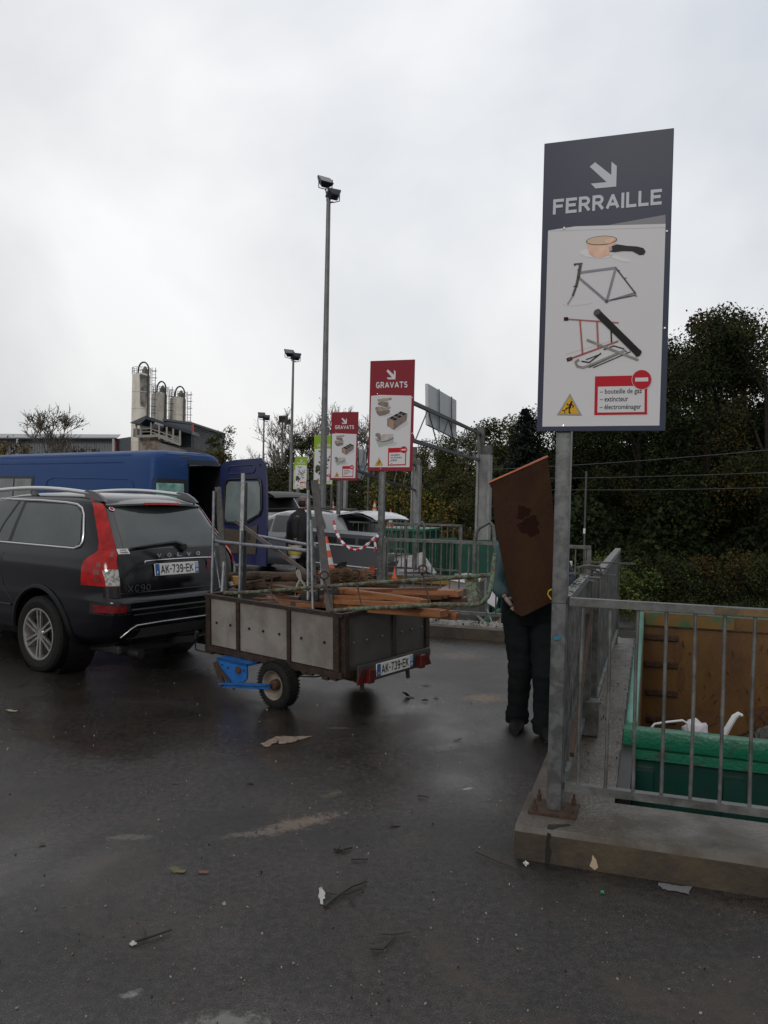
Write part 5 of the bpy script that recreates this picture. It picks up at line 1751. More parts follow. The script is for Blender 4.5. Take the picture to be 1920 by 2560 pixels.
# side windows (left and right): rear door window, quarter window, front
def mirror_both(fn):
    for s_ in (-1, 1): fn(s_)
def suv_side(s_):
    # rear quarter window
    rowsq = [(1.135, -.48, .60), (1.20, -.52, .585), (1.35, -.475, .565), (1.50, -.425, .54), (1.565, -.33, .53), (1.585, -.20, .525)]
    obj('quarter_window', SV.patch(rowsq, .004, s_, 16), glass, suv, smooth=True)
    rowsr = [(1.135, .66, 1.62), (1.35, .62, 1.60), (1.50, .59, 1.50), (1.60, .575, 1.22)]
    w_ = obj('door_window', SV.patch(rowsr, .004, s_, 16), glass, suv, smooth=True)
    obj('window_divider', SV.patch([(1.135, .88, .90), (1.35, .80, .825), (1.60, .645, .675)], .008, s_, 2), blackm, w_)
    obj('door_window', SV.patch([(1.135, 1.68, 2.38), (1.35, 1.66, 1.86), (1.48, 1.60, 1.66)], .004, s_, 10), glass, suv, smooth=True)
    # chrome frame
    pts = [SV.Y(y, 1.118, .007, s_) for y in (2.3, 1.6, 1.0, .4, 0, -.25, -.46)]
    pts += [SV.Y(y, z, .007, s_) for y, z in ((-.535, 1.15), (-.555, 1.20), (-.545, 1.28), (-.51, 1.38), (-.465, 1.49), (-.41, 1.555), (-.32, 1.59), (-.15, 1.605))]
    pts += [SV.Y(y, 1.618, .007, s_) for y in (.3, .7, 1.1)]
    tr = MB().tube(pts, .011, 6)
    obj('chrome_trim', tr, alu, suv, smooth=True)
    # dark pillar mask between glasses
    obj('pillar_mask', SV.patch([(1.13, .60, .66), (1.35, .565, .62), (1.59, .525, .575)], .0035, s_, 4), blackm, suv, smooth=True)
    # door seams
    sm = MB()
    sm.tube([SV.Y(y, z, .001, s_) for y, z in ((.61, 1.11), (.625, 1.02), (.66, .95), (.67, .80), (.60, .66), (.47, .55))], .0045, 4)
    sm.tube([SV.Y(1.62, z, .001, s_) for z in (1.11, 1.0, .9, .7, .5, .36)], .0045, 4)
    obj('door_seam', sm, blackm, bd)
    sh = MB().tube([SV.Y(y, .50, .004, s_) for y in (2.35, 1.8, 1.2, .6, .48)], .012, 5)
    obj('sill_line', sh, carlo, bd)
    # handle
    hx = [SV.Y(y, .985, .035, s_) for y in (.76, .84, .92, 1.0)]
    h = MB().tube([SV.Y(.74, .985, .0, s_)]+hx+[SV.Y(1.02, .985, 0, s_)], .013, 8)
    obj('door_handle', h, carp, suv, smooth=True)
    hc = SV.patch([(.955, .77, .99), (1.015, .79, .97)], .002, s_, 6)
    obj('handle_recess', hc, blackm, suv)
    # tall tail lamp: narrow upper blade on the D pillar, wide lower block
    lm = MB()
    def aa(z, off): # arc positions measured from the corner (where |x| = .93 w)
        w = SV.par(z)[0]
        return SV.arear(-w*.93, z)+off
    up = [(1.115, -.085, .085), (1.20, -.085, .06), (1.35, -.08, .05), (1.50, -.07, .05), (1.60, -.06, .045), (1.655, -.045, .03)]
    g = []
    for z, a, b in up: g.append((z, aa(z, a), aa(z, b)))
    SV.patch(g, .012, s_, 6, mb=lm, mode='arc')
    lo = [(.795, -.125, .29), (.86, -.125, .285), (.95, -.12, .265), (1.01, -.115, .23), (1.04, -.11, .19), (1.065, -.105, .16), (1.085, -.10, .12), (1.115, -.09, .085)]
    g = [(z, aa(z, a), aa(z, b)) for z, a, b in lo]
    SV.patch(g, .013, s_, 12, mb=lm, mode='arc')
    L_ = obj('tail_lamp', lm, red_l, suv, smooth=True)
    cl = [(.80, -.127, -.005), (.86, -.125, .00), (.935, -.122, .018), (.95, -.120, -.01)]
    g = [(z, aa(z, a), aa(z, b)) for z, a, b in cl]
    obj('reversing_lens', SV.patch(g, .017, s_, 6, mode='arc'), mat('clear_lens', (.42, .42, .40), .15, 0, (.14, .14, .13), scale=34, coat=1, lo=.45, hi=.55), L_)
    cells = MB()
    for z0, z1, a0, a1 in ((.83, .875, .05, .12), (.90, .945, .045, .115), (.97, 1.01, .02, .07), (1.06, 1.11, -.075, -.045)):
        g = [(z, aa(z, a0), aa(z, a1)) for z in (z0, z1)]
        SV.patch(g, .0165, s_, 4, mb=cells, mode='arc')
    obj('lamp_cell', cells, mat('lamp_dark_red', (.16, .004, .004), .2, coat=1), L_)
    # bumper reflector
    g = [(z, aa(z, -.16), aa(z, .20)) for z in (.555, .62)]
    obj('bumper_reflector', SV.patch(g, .004, s_, 8, mode='arc'), mat('reflector_red', (.20, .008, .010), .25, 0, (.10, .004, .006), scale=20), suv)
    g = [(z, aa(z, -.20), aa(z, .24)) for z in (.535, .64)]
    obj('reflector_recess', SV.patch(g, .002, s_, 8, mode='arc'), blackm, suv)
    # roof rail
    pts = []
    for q in range(15):
        y = -.42+q*(1.95/14)
        zz = 1.70+.055*math.sin(PI*min(1, (q+1.2)/15))
        pts.append(Vector((s_*.63, y, zz+.012)))
    obj('roof_rail', MB().tube(pts, .020, 8, rs=[.017]+[.021]*13+[.017]), alu, suv, smooth=True)
    for prof_ in (((-.62, 1.655), (-.56, 1.70), (-.46, 1.745), (-.36, 1.758), (-.30, 1.75), (-.32, 1.655)), ((.50, 1.66), (.52, 1.74), (.58, 1.74), (.62, 1.66)), ((1.45, 1.60), (1.48, 1.73), (1.56, 1.73), (1.72, 1.58))):
        obj('rail_foot', MB().prism([Vector((s_*.63-.018, y, z)) for y, z in prof_], (.036, 0, 0)), mat('rail_grey', (.10, .105, .11), .4, 0), suv)
mirror_both(suv_side)
# tailgate
rg = [(1.135, -.665, .665), (1.25, -.65, .65), (1.40, -.625, .625), (1.50, -.60, .60), (1.585, -.575, .575)]
obj('rear_window', SV.patch(rg, .006, -1, 30, mode='rear'), glass, suv, smooth=True)
rb = [(1.12, -.74, .74), (1.25, -.72, .72), (1.45, -.675, .675), (1.62, -.625, .625)]
obj('tailgate_mask', SV.patch(rb, .003, -1, 30, mode='rear'), mat('gloss_black', (.01, .01, .011), .12, coat=1), suv, smooth=True)
# spoiler lip
sp = MB(); rows_ = []
for k, (dy, z) in enumerate(((-.02, 1.685), (-.14, 1.668), (-.235, 1.645), (-.245, 1.628), (-.20, 1.625), (-.02, 1.63))):
    rows_.append([Vector((x, -.50+dy+.09*(x/.62)**2, z-.022*(x/.62)**2)) for x in [(-.64+1.28*j/16) for j in range(17)]])
sp.grid(rows_)
sp.add([r[0] for r in rows_], [(0, 1, 2, 3, 4, 5)]); sp.add([r[-1] for r in rows_], [(5, 4, 3, 2, 1, 0)])
spo = obj('spoiler', sp, mat('spoiler_paint', (.02, .021, .024), .25, .2), suv, smooth=True, angle=35)
hb = MB().grid([[Vector((x, -.50+dy+.09*(x/.62)**2, z-.022*(x/.62)**2)) for x in [(-.24+.48*j/8) for j in range(9)]] for dy, z in ((-.238, 1.652), (-.250, 1.630))])
obj('high_brake_lamp', hb, red_l, spo)
# wiper
wp = MB().tube([SV.X(-.60, 1.14, .028), SV.X(-.30, 1.165, .03), SV.X(.0, 1.185, .03), SV.X(.08, 1.15, .03)], .012, 6, rs=[.008, .012, .018, .024])
wp.lathe([(.0001, -.03), (.035, -.03), (.035, .02), (.0001, .02)], SV.X(.09, 1.125, .02), 'y', 12)
obj('wiper', wp, blackm, suv, smooth=True)
# stickers
e1 = SV.patch([(1.085, -.745, -.615), (1.135, -.74, -.62)], .0075, -1, 4, mode='rear')
stk = obj('sticker', e1, mat('sticker_white', (.62, .62, .6), .4), suv)
ls_ = MB()
for yy, tx in ((1.115, 'SUIVEZ'), (1.094, 'FERMIER')):
    text_mb(tx, .022, SV.X(-.68, yy, .012), (SV.X(-.66, yy, 0)-SV.X(-.70, yy, 0)), (SV.X(-.68, yy+.02, 0)-SV.X(-.68, yy, 0)), mb=ls_, sx=1.1, bold=.01)
obj('sticker_lettering', ls_, inkm, stk)
rd = MB(); cc = SV.X(-.60, 1.555, .011); uy_ = (SV.X(-.60, 1.58, .011)-cc).normalized(); ux_ = (SV.X(-.58, 1.555, .011)-cc).normalized()
for r_, mi, o_ in ((.028, 0, 0), (.019, 1, .001)):
    rd.poly([cc+ux_*r_*math.cos(2*PI*i/16)+uy_*r_*math.sin(2*PI*i/16)-Vector((0, o_, 0)) for i in range(16)], mi)
obj('round_sticker', rd, [white, redi], suv)
# lettering and chrome strip
wt = MB()
for i, ch_ in enumerate('VOLVO'):
    x = -.27+i*.135
    for q_, k_ in caps(ch_, t=.20, gap=0):
        wt.poly([SV.X(x-.028+a_*.056, 1.04, .016+.0001*k_)+Z*(b_*.038) for a_, b_ in q_])
obj('maker_lettering', wt, alu, suv)
wt = MB()
for q_, k_ in caps('XC90', t=.14, gap=.2):
    wt.poly([SV.X(-.70+a_*.28, .735, .006+.0001*k_)+Z*(b_*.065) for a_, b_ in q_])
obj('model_lettering', wt, mat('dull_chrome', (.30, .31, .33), .25, .9), suv)
ct = MB().tube([SV.X(x, z, .012) for x, z in ((-.47, .995), (-.46, 1.012), (-.3, 1.016), (0, 1.018), (.3, 1.016), (.46, 1.012), (.47, .995))], .006, 6)
obj('chrome_strip', ct, chrome, suv, smooth=True)
# tailgate seams and recess
sm = MB()
for s_ in (-1, 1):
    sm.tube([SV.X(s_*x, z, .002) for x, z in ((.80, 1.10), (.80, .95), (.79, .80), (.78, .72))], .0045, 4)
sm.tube([SV.X(x, .725, .002) for x in (-.78, -.4, 0, .4, .78)], .006, 4)
obj('tailgate_seam', sm, blackm, bd)
pr = plate_mb(suv, SV.X(-.06, .925, .012), (1, 0, 0), (SV.X(0, .95, 0)-SV.X(0, .85, 0)), .60, .115)
pr.location = (0, 0, 0)
dl = MB().prism([SV.X(.37, .92, .004)+Vector((x, 0, z)) for x, z in ((0, 0), (.02, .05), (.025, .10), (.04, .06), (.03, .0), (.02, -.05), (.01, -.02))], (0, -.004, 0))
obj('red_decal', dl, mat('decal_red', (.20, .02, .03), .4), suv)
# bumper details: step, silver strip, skid
bs = MB().tube([SV.X(x, .575, .004) for x in (-.70, -.4, 0, .4, .70)], .012, 5)
bs.tube([SV.X(x, .525, .004) for x in (-.66, -.4, 0, .4, .66)], .008, 5)
obj('bumper_groove', bs, blackm, bd)
ct = MB().tube([SV.X(x, z, .012) for x, z in ((-.72, .345), (-.66, .405), (-.60, .425), (-.3, .430), (0, .430), (.3, .430), (.60, .425), (.66, .405), (.72, .345))], .0065, 6)
obj('bumper_strip', ct, alu, suv, smooth=True)
sk_ = SV.patch([(.27, -.70, .70), (.33, -.66, .66), (.40, -.62, .62)], .003, -1, 12, mode='rear')
obj('skid_plate', sk_, mat('skid_grey', (.045, .045, .043), .5), bd)
un = MB().box((0, -.62, .27), (1.3, .5, .10), bev=.03)
for s_ in (-1, 1):
    un.tube([Vector((s_*.50, -.4, .25)), Vector((s_*.50, -1.02, .245))], .045, 12)
un.bar((0, -.7, .28), (0, -1.25, .36), .05, .06); un.tube([Vector((0, -1.25, .36)), Vector((0, -1.27, .43))], .022, 10)
un.tube([Vector((-.6, 0, .34)), Vector((.6, 0, .34))], .06, 10)
obj('underbody', un, blackm, suv)
# front end (outside the frame)
fl = MB().box((0, 3.66, .66), (1.0, .06, .28), bev=.02)
obj('grille', fl, blackm, suv)
for s_ in (-1, 1):
    obj('headlight', MB().box((s_*.72, 3.60, .78), (.36, .14, .16), rz=-s_*.3, bev=.03), glass2, suv, smooth=True)
    obj('wing_mirror', MB().box((s_*1.02, 2.12, 1.13), (.20, .12, .15), bev=.04), carp, suv, smooth=True)

# ---------------------------------------------------------------- blue van with open rear doors
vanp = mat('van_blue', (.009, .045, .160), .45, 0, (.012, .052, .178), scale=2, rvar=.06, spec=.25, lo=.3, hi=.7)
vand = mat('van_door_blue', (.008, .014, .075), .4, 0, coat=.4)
vb = mat('van_interior_dark', (.012, .013, .02), .7)
VW = .86
vy = 0
VH = rad(51)
vc = at(374, 1245, 14.0)
van = empty('cargo_van', (0, 0, 0), VH, 'long blue high-roof van with its rear doors swung open', 'van')
Rv = Matrix.Rotation(VH, 3, 'Z')
van.location = Vector((vc.x, vc.y, 0)) - Rv @ Vector((-VW, 0, 0))
VL = [(.35, .80, .06, 7.3, 12), (.45, VW, .0, 7.4, 18), (1.2, VW, .0, 7.35, 22), (1.5, VW-.005, .01, 7.0, 22), (1.9, VW-.03, .03, 6.7, 20), (2.2, VW-.06, .05, 6.5, 18), (2.36, VW-.085, .07, 6.4, 16), (2.44, VW-.12, .10, 6.3, 12), (2.48, VW-.19, .16, 6.2, 10), (2.50, VW-.34, .3, 6.0, 8)]
SVn = Shell(VL)
vbdy = obj('body', SVn.body(100), vanp, van, smooth=True, angle=50)
cut = obj('cutter', MB().box((.385, 1.4, 1.42), (.83, 3.2, 1.78)), vb, van)
c1 = cyl_cut((0, .95, .33), .40, -1.2, -.5); c2 = cyl_cut((0, 5.6, .33), .40, -1.2, -.5); c1.parent = c2.parent = van
bpy.context.view_layer.update()
boolean(vbdy, [cut, c1, c2])
vbdy.data.polygons.foreach_set('use_smooth', [True]*len(vbdy.data.polygons))
try: vbdy.data.set_sharp_from_angle(angle=rad(35))
except Exception: pass
inn = MB()
inn.poly([(-.015, .03, .56), (-.015, 2.9, .56), (-.015, 2.9, 2.28), (-.015, .03, 2.28)])
inn.poly([(-.01, 2.95, .56), (.77, 2.95, .56), (.77, 2.95, 2.28), (-.01, 2.95, 2.28)])
inn.poly([(.765, .05, .56), (.765, 2.9, .56), (.765, 2.9, 2.28), (.765, .05, 2.28)])
inn.poly([(0, .05, .545), (.76, .05, .545), (.76, 2.9, .545), (0, 2.9, .545)])
obj('load_bay_lining', inn, vb, van)
for y in (.95, 5.6):
    for x, f in ((-.74, -1), (.74, 1)):
        wheel(van, (x, y, .33), .33, .2, .2, 8, f, twin=False, rimm=galvd)
obj('side_window', SVn.patch([(1.25, 3.95, 6.0), (2.02, 3.96, 6.0)], .006, -1, 10), blackm, van)
obj('side_pane', SVn.patch([(1.31, 4.03, 4.72), (1.97, 4.04, 4.72)], .010, -1, 6), glass2, van)
obj('side_pane', SVn.patch([(1.31, 4.78, 5.9), (1.97, 4.78, 5.9)], .010, -1, 6), glass2, van)
sm = MB()
pan = [(.50, 1.2), (.50, 1.80), (.56, 1.93), (.72, 1.98), (3.2, 2.0), (3.42, 1.95), (3.48, 1.82), (3.50, 1.2)]
sm.tube([SVn.Y(y, z, .002) for y, z in pan], .012, 5)
sm.tube([SVn.Y(y, 2.28, .002) for y in (.1, 1, 2, 3, 4, 5, 6)], .012, 5)
sm.tube([SVn.Y(.02+.03, z, .002) for z in (.6, 1.2, 1.6, 2.0, 2.3)], .008, 4)
obj('pressed_seam', sm, vanp, van, smooth=True)
obj('door_header', SVn.patch([(2.26, -.02, .79), (2.40, -.02, .76), (2.47, -.02, .66)], .008, -1, 12, mode='rear'), mat('van_dark_navy', (.010, .014, .035), .4), van)
# closed left rear leaf with foil behind its window
foil = mat('green_foil', (.40, .62, .56), .4, .1, (.12, .30, .27), scale=3.5, bump=.9, bscale=7, lo=.4, hi=.6)
wl = MB()
obj('rear_window_frame', SVn.patch([(1.30, -.78, -.07), (1.36, -.80, -.05), (1.94, -.77, -.05), (2.0, -.74, -.08)], .006, -1, 8, mode='rear'), blackm, van)
obj('foil_covered_pane', SVn.patch([(1.38, -.74, -.13), (1.92, -.71, -.14)], .012, -1, 12, mode='rear'), foil, van)
obj('rear_lamp', SVn.patch([(.85, -.86, -.77), (1.15, -.86, -.77)], .010, -1, 4, mode='rear'), red_l, van)
# open right leaf, hinged at the right rear corner, inner side towards us
hinge = at(546, 1245, 15.2); 
la, lb_ = Vector((at(549, 1245, 14.9).x, 14.9, 0)), Vector((at(668, 1245, 14.35).x, 14.35, 0))
def dq(t, z, off=0):
    d = (lb_-la); n_ = Vector((d.y, -d.x, 0)).normalized()
    if n_.y > 0: n_ = -n_
    return la+d*t+Z*z+n_*off
zt_, zb_ = 2.40, .52
shape = [(0, .52), (1, .50), (1, 1.2), (.985, 1.7), (.965, 2.05), (.93, 2.32), (.86, 2.40), (.3, 2.37), (.06, 2.32), (.0, 2.2)]
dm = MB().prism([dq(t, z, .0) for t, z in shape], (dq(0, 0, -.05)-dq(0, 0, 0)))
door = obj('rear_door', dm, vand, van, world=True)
# raised frame ring and recesses
rg_ = MB().tube([dq(t, z, .012) for t, z in ((.10, 1.30), (.14, 1.24), (.40, 1.22), (.62, 1.26), (.86, 1.40), (.90, 1.5), (.885, 1.9), (.86, 2.0), (.8, 2.04), (.22, 2.02), (.15, 1.98), (.115, 1.85))], .022, 6, closed=True)
obj('window_seal', rg_, blackm, door, world=True, smooth=True)
pn_ = MB().poly([dq(t, z, .014) for t, z in ((.13, 1.32), (.18, 1.26), (.55, 1.27), (.84, 1.42), (.87, 1.5), (.855, 1.9), (.82, 1.99), (.2, 1.98), (.15, 1.9))])
obj('door_pane', pn_, mat('grey_door_glass', (.13, .16, .165), .08, 0, (.20, .24, .24), scale=2.2, lo=.35, hi=.65), door, world=True)
hbm = mat('brown_hardboard', (.075, .055, .042), .7, 0, (.058, .042, .034), scale=5)
hb = MB().prism([dq(t, z, .012) for t, z in ((.12, .70), (.80, .70), (.82, 1.22), (.62, 1.16), (.40, 1.12), (.12, 1.14))], dq(0, 0, .02)-dq(0, 0, .012))
obj('hardboard_panel', hb, hbm, door, world=True)
rc = MB().tube([dq(t, z, .006) for t, z in ((.18, 2.14), (.20, 2.12), (.70, 2.14), (.74, 2.17), (.74, 2.25), (.70, 2.28), (.24, 2.26), (.19, 2.22))], .010, 5, closed=True)
obj('pressed_recess', rc, vand, door, world=True, smooth=True)
hs = MB().lathe([(.03, 0), (.03, .02), (.0001, .02)], dq(.86, 2.27, .01), 'y', 12)
obj('latch', hs, galvd, door, world=True)
lt = MB().box(dq(.66, 1.02, .03), (.05, .03, .10)); obj('door_handle', lt, blackm, door, world=True)
tl = MB().tube([dq(-.10, z, 0) for z in (1.35, 1.1, .9)], .05, 8, rs=[.02, .05, .05])
# red lamps of the van's right side just visible past the car's corner
rl_ = MB().prism([at(x, y, 14.3) for x, y in ((566, 1352), (573, 1366), (577, 1390), (578, 1420), (571, 1422), (566, 1390))], (0, .06, 0))
obj('rear_lamp', rl_, red_l, van, world=True)

# ---------------------------------------------------------------- background cars
silver = mat('silver_paint', (.29, .30, .31), .28, .1, coat=.8)
whitec = mat('white_car_paint', (.55, .56, .57), .25, coat=.8)
def small_car(name, label, cx, cy, rz, paint, H_=1.46, L_=4.5, W_=.87, glassm=glass, tail_open=True, tall=False, hatchm=None):
    root = empty(name, (cx, cy, 0), rz, label, 'car', 'cars along the quay')
    k = H_/1.46
    f = L_-1.0
    lv = [(.22, W_*.88, -.86, f-.1, 6), (.35, W_*.97, -.98, f, 7), (.6, W_, -1.0, f, 8), (.78, W_, -.97, f-.04, 8), (.86*k, W_*.985, -.93, f-.5, 8), (.92*k, W_*.94, -.88, f-1.1, 7),
          (1.05*k, W_*.89, -.78, f-1.5, 7), (1.25*k, W_*.82, -.62, f-1.95, 6), (1.38*k, W_*.76, -.48, f-2.3, 6), (1.43*k, W_*.66, -.35, f-2.5, 5), (1.46*k, W_*.40, -.0, f-2.8, 4)]
    s_ = Shell(lv)
    b_ = obj('body', s_.body(80), paint, root, smooth=True, angle=50)
    cs_ = [cyl_cut((0, yy, .32), .38, a, b) for yy in (0, 2.65) for a, b in ((-1.1, -.5), (.5, 1.1))]
    for c_ in cs_: c_.parent = root
    bpy.context.view_layer.update()
    boolean(b_, cs_)
    b_.data.polygons.foreach_set('use_smooth', [True]*len(b_.data.polygons))
    try: b_.data.set_sharp_from_angle(angle=rad(35))
    except Exception: pass
    for yy in (0, 2.65):
        for x, f_ in ((-W_+.1, -1), (W_-.1, 1)):
            wheel(root, (x, yy, .31), .31, .2, .2, 5, f_, twin=False)
    for sd in (-1, 1):
        for y0, y1 in ((-.30, .42), (.50, 1.22), (1.30, 1.90)):
            t0 = (0 if y0 > 0 else .16)
            if y1 > 1.5:
                obj('side_window', s_.patch([(.96*k, 1.30, 1.88), (1.15*k, 1.27, 1.48), (1.24*k, 1.25, 1.32)], .006, sd, 6), glassm, root, smooth=True)
                continue
            obj('side_window', s_.patch([(.96*k, y0, y1), (1.20*k, y0+t0*.7, y1-(.16 if y1 > 1.5 else 0)), (1.33*k, y0+t0*1.3, y1-(.42 if y1 > 1.5 else 0))], .006, sd, 8), glassm, root, smooth=True)
        obj('tail_lamp', s_.patch([(.62, s_.arear(-W_*.96, .62)-.10, s_.arear(-W_*.96, .62)+.22), (.80, s_.arear(-W_*.96, .8)-.10, s_.arear(-W_*.96, .8)+.12)], .010, sd, 6, mode='arc'), red_l, root)
        obj('roof_rail', MB().tube([Vector((sd*W_*.70, y, 1.44*k+.05*math.sin(PI*(y+.3)/2.0))) for y in (-.3, 0, .4, .9, 1.4, 1.7)], .016, 6), blackm, root)
        obj('door_handle', MB().tube([s_.Y(.58, .84, .02, sd), s_.Y(.78, .84, .02, sd)], .016, 6), blackm, root)
        obj('wing_mirror', MB().box((sd*(W_+.06), 1.95, .98), (.18, .1, .12), bev=.03), paint, root, smooth=True)
    obj('rear_window', s_.patch([(.98*k, -W_*.75, W_*.75), (1.33*k, -W_*.62, W_*.62)], .006, -1, 14, mode='rear'), glassm if not tail_open else blackm, root)
    obj('bumper', MB().box((0, -.97, .42), (W_*1.86, .14, .2), bev=.04), blackm if tall else paint, root, smooth=True)
    if tail_open:
        hz = 1.43*k
        ht = MB(); rows_ = []
        for t, (y, z) in enumerate(((-.42, 0), (-.75, .06), (-1.10, .04), (-1.35, -.04), (-1.45, -.10))):
            rows_.append([Vector((x, y, hz+z-.05*(x/W_)**2)) for x in [W_*.78*(-1+j/4) for j in range(9)]])
        for t, (y, z) in enumerate(((-1.43, -.13), (-1.10, -.02), (-.75, .02), (-.42, -.04))):
            rows_.append([Vector((x, y, hz+z-.05*(x/W_)**2)) for x in [W_*.78*(-1+j/4) for j in range(9)]])
        obj('tailgate', ht.grid(rows_), hatchm or paint, root, smooth=True)
    return root
# silver estate beside the man, tailgate up
pc = at(905, 1245, 17.6)
small_car('estate_car', 'silver-white estate car with tailgate open behind the walking man', pc.x-.55, 18.3, rad(58), silver, 1.44, 4.6)
pc = at(700, 1245, 25)
small_car('people_carrier', 'white tall car with black tailgate raised, farther back beside the van door', pc.x-.4, 25.5, rad(40), whitec, 1.85, 4.4, .9, tall=True, hatchm=blackm)
# grey flat trailer with slotted side behind the estate
gt = empty('flat_trailer', at(860, 1480, 14.6), 0, 'low grey box trailer with black slots and red rear lamps behind the first railing', 'trailer')
gtm = mat('trailer_grey', (.085, .09, .10), .4, .2)
a0, a1 = at(768, 1335, 15.4), at(962, 1335, 14.0)
dn = (a1-a0).normalized(); up_ = Z; bk_ = Vector((dn.y, -dn.x, 0)).normalized()
bk_ = Vector((-.02, 1, 0))
zlo, zhi = .42, 1.10
mbx = MB().prism([Vector((a0.x, a0.y, zlo+.02)), Vector((a1.x, a1.y, zlo)), Vector((a1.x, a1.y, zhi-.02)), Vector((a0.x, a0.y, zhi))], bk_*1.5)
obj('box', mbx, gtm, gt, world=True)
def sideq(t0, t1, z0, z1, off=.01):
    d = a1-a0
    q = [Vector((a0.x+d.x*t, a0.y+d.y*t, z))-bk_*off for t, z in ((t0, z0), (t1, z0), (t1, z1), (t0, z1))]
    return q
for t0, t1 in ((.12, .40), (.46, .64), (.68, .92)):
    obj('slot', MB().prism(sideq(t0, t1, .92, 1.02), -bk_*.004), blackm, gt, world=True)
obj('white_line', MB().prism(sideq(.0, 1.0, .875, .895), -bk_*.006), white, gt, world=True)
obj('white_line', MB().prism(sideq(.1, .95, .52, .535), -bk_*.006), white, gt, world=True)
for t in (.86, .97):
    obj('rear_lamp', MB().prism(sideq(t-.035, t+.035, .44, .56), -bk_*.03), mat('orange_red_lamp', (.30, .05, .02), .3), gt, world=True)
for t in (.35, .55):
    c_ = Vector((a0.x+(a1-a0).x*t, a0.y+(a1-a0).y*t, .30))+bk_*.1
    obj('wheel', MB().lathe([(.30, -.09), (.30, .09), (.17, .1), (.17, -.1)], c_, 'y', 20, close=True), rubber, gt, world=True)
obj('chassis', MB().prism([Vector((a0.x, a0.y, .28))+bk_*.2, Vector((a1.x, a1.y, .28))+bk_*.2, Vector((a1.x, a1.y, .44))+bk_*.2, Vector((a0.x, a0.y, .44))+bk_*.2], bk_*1.2), blackm, gt, world=True)

# ================================================================== BOX TRAILER AND ITS LOAD
corner = gz(858, 1695, .34)
TA = rad(50)             # side runs away to the left at 50 deg, rear to the right at 40
tr = empty('box_trailer', Vector((corner.x, corner.y, 0)), TA, 'small homemade box trailer with grey panels in a rusty frame, full of scrap', 'trailer')
tr.rotation_euler = (0, rad(-2.2), TA)
# local: x to the right/rear face direction, y forward along the side; near rear corner at (0,0)
TW, TLn, Z0, Z1 = 1.10, 1.66, .34, .845
panelg = mat('fibre_cement_panel', (.15, .136, .122), .6, 0, (.225, .21, .195), scale=3, bump=.12, bscale=50, rvar=.1)
paneld = mat('tailboard_panel', (.055, .05, .047), .55, 0, (.075, .07, .065), scale=3, bump=.1)
frm = mat('rusty_frame', (.022, .015, .012), .6, .2, (.045, .025, .016), scale=14, bump=.4)
blue = mat('tractor_blue', (.012, .13, .42), .38, 0, (.010, .09, .30), scale=8, rvar=.1)
bolt = mat('dark_bolt', (.02, .016, .014), .5, .4)
# sides
def side_panels(x, out, m):
    for y0, y1 in ((.09, .56), (.60, 1.20), (1.24, 1.60)):
        obj('side_panel', MB().box((x, (y0+y1)/2, (Z0+Z1)/2+.01), (.014, y1-y0, Z1-Z0-.085)), m, tr)
    f_ = MB()
    f_.box((x, TLn/2, Z1-.015), (.045, TLn+.03, .03)); f_.box((x, TLn/2, Z0+.02), (.05, TLn+.03, .05))
    for y in (.045, .58, 1.22, 1.63):
        f_.box((x+out*.006, y, (Z0+Z1)/2), (.035, .04 if .1 < y < 1.5 else .06, Z1-Z0-.03))
    obj('side_frame', f_, frm, tr)
    b_ = MB()
    for y in (.18, .44, .70, .90, 1.08, 1.33, 1.52):
        b_.lathe([(.0001, out*.020), (.010, out*.018), (.012, out*.008)], (x, y, .60), 'x', 10)
    obj('bolts', b_, bolt, tr, smooth=True)
side_panels(0, -1, panelg)
side_panels(TW, 1, panelg)
for y, nm in ((-.0, 'tailboard'), (TLn, 'headboard')):
    b_ = MB()
    for x0, x1 in ((.055, .60), (.64, 1.05)):
        b_.box(((x0+x1)/2, y, (Z0+Z1)/2+.01), (x1-x0, .014, Z1-Z0-.06))
    pp_ = obj(nm, b_, paneld, tr)
    f_ = MB().box((TW/2, y, Z1-.015), (TW-.04, .04, .03)).box((TW/2, y, Z0+.02), (TW-.04, .05, .05)).box((.62, y-.006, (Z0+Z1)/2), (.04, .03, Z1-Z0-.05))
    f_.box((.03, y-.004, (Z0+Z1)/2), (.05, .05, Z1-Z0-.02)).box((TW-.03, y-.004, (Z0+Z1)/2), (.05, .05, Z1-Z0-.02))
    obj('board_frame', f_, frm, pp_)
    if nm == 'tailboard':
        q = MB()
        for x in (.12, .28, .47, .72, .86, 1.0):
            q.lathe([(.0001, -.020), (.009, -.018), (.011, -.008)], (x, 0, .60), 'y', 10)
        obj('bolts', q, mat('bright_bolt', (.25, .25, .24), .3, .8), pp_, smooth=True)
obj('load_floor', MB().box((TW/2, TLn/2, Z0+.03), (TW-.05, TLn-.05, .03)), frm, tr)
ch = MB()
for x in (.2, .9):
    ch.box((x, TLn/2-.05, Z0-.03), (.06, TLn, .07))
rs = random.Random(2)
obj('chassis', ch, frm, tr)
edge = MB()
for i in range(46):
    y = rs.uniform(.02, TLn); s_ = rs.uniform(.01, .03)
    edge.box((rs.uniform(-.02, .02), y, Z0-.008-s_*.3), (.03, rs.uniform(.02, .08), s_))
obj('caked_dirt', edge, frm, tr)
ax = MB().box((TW/2, .72, .24), (TW-.1, .06, .06))
obj('axle', ax, frm, tr)
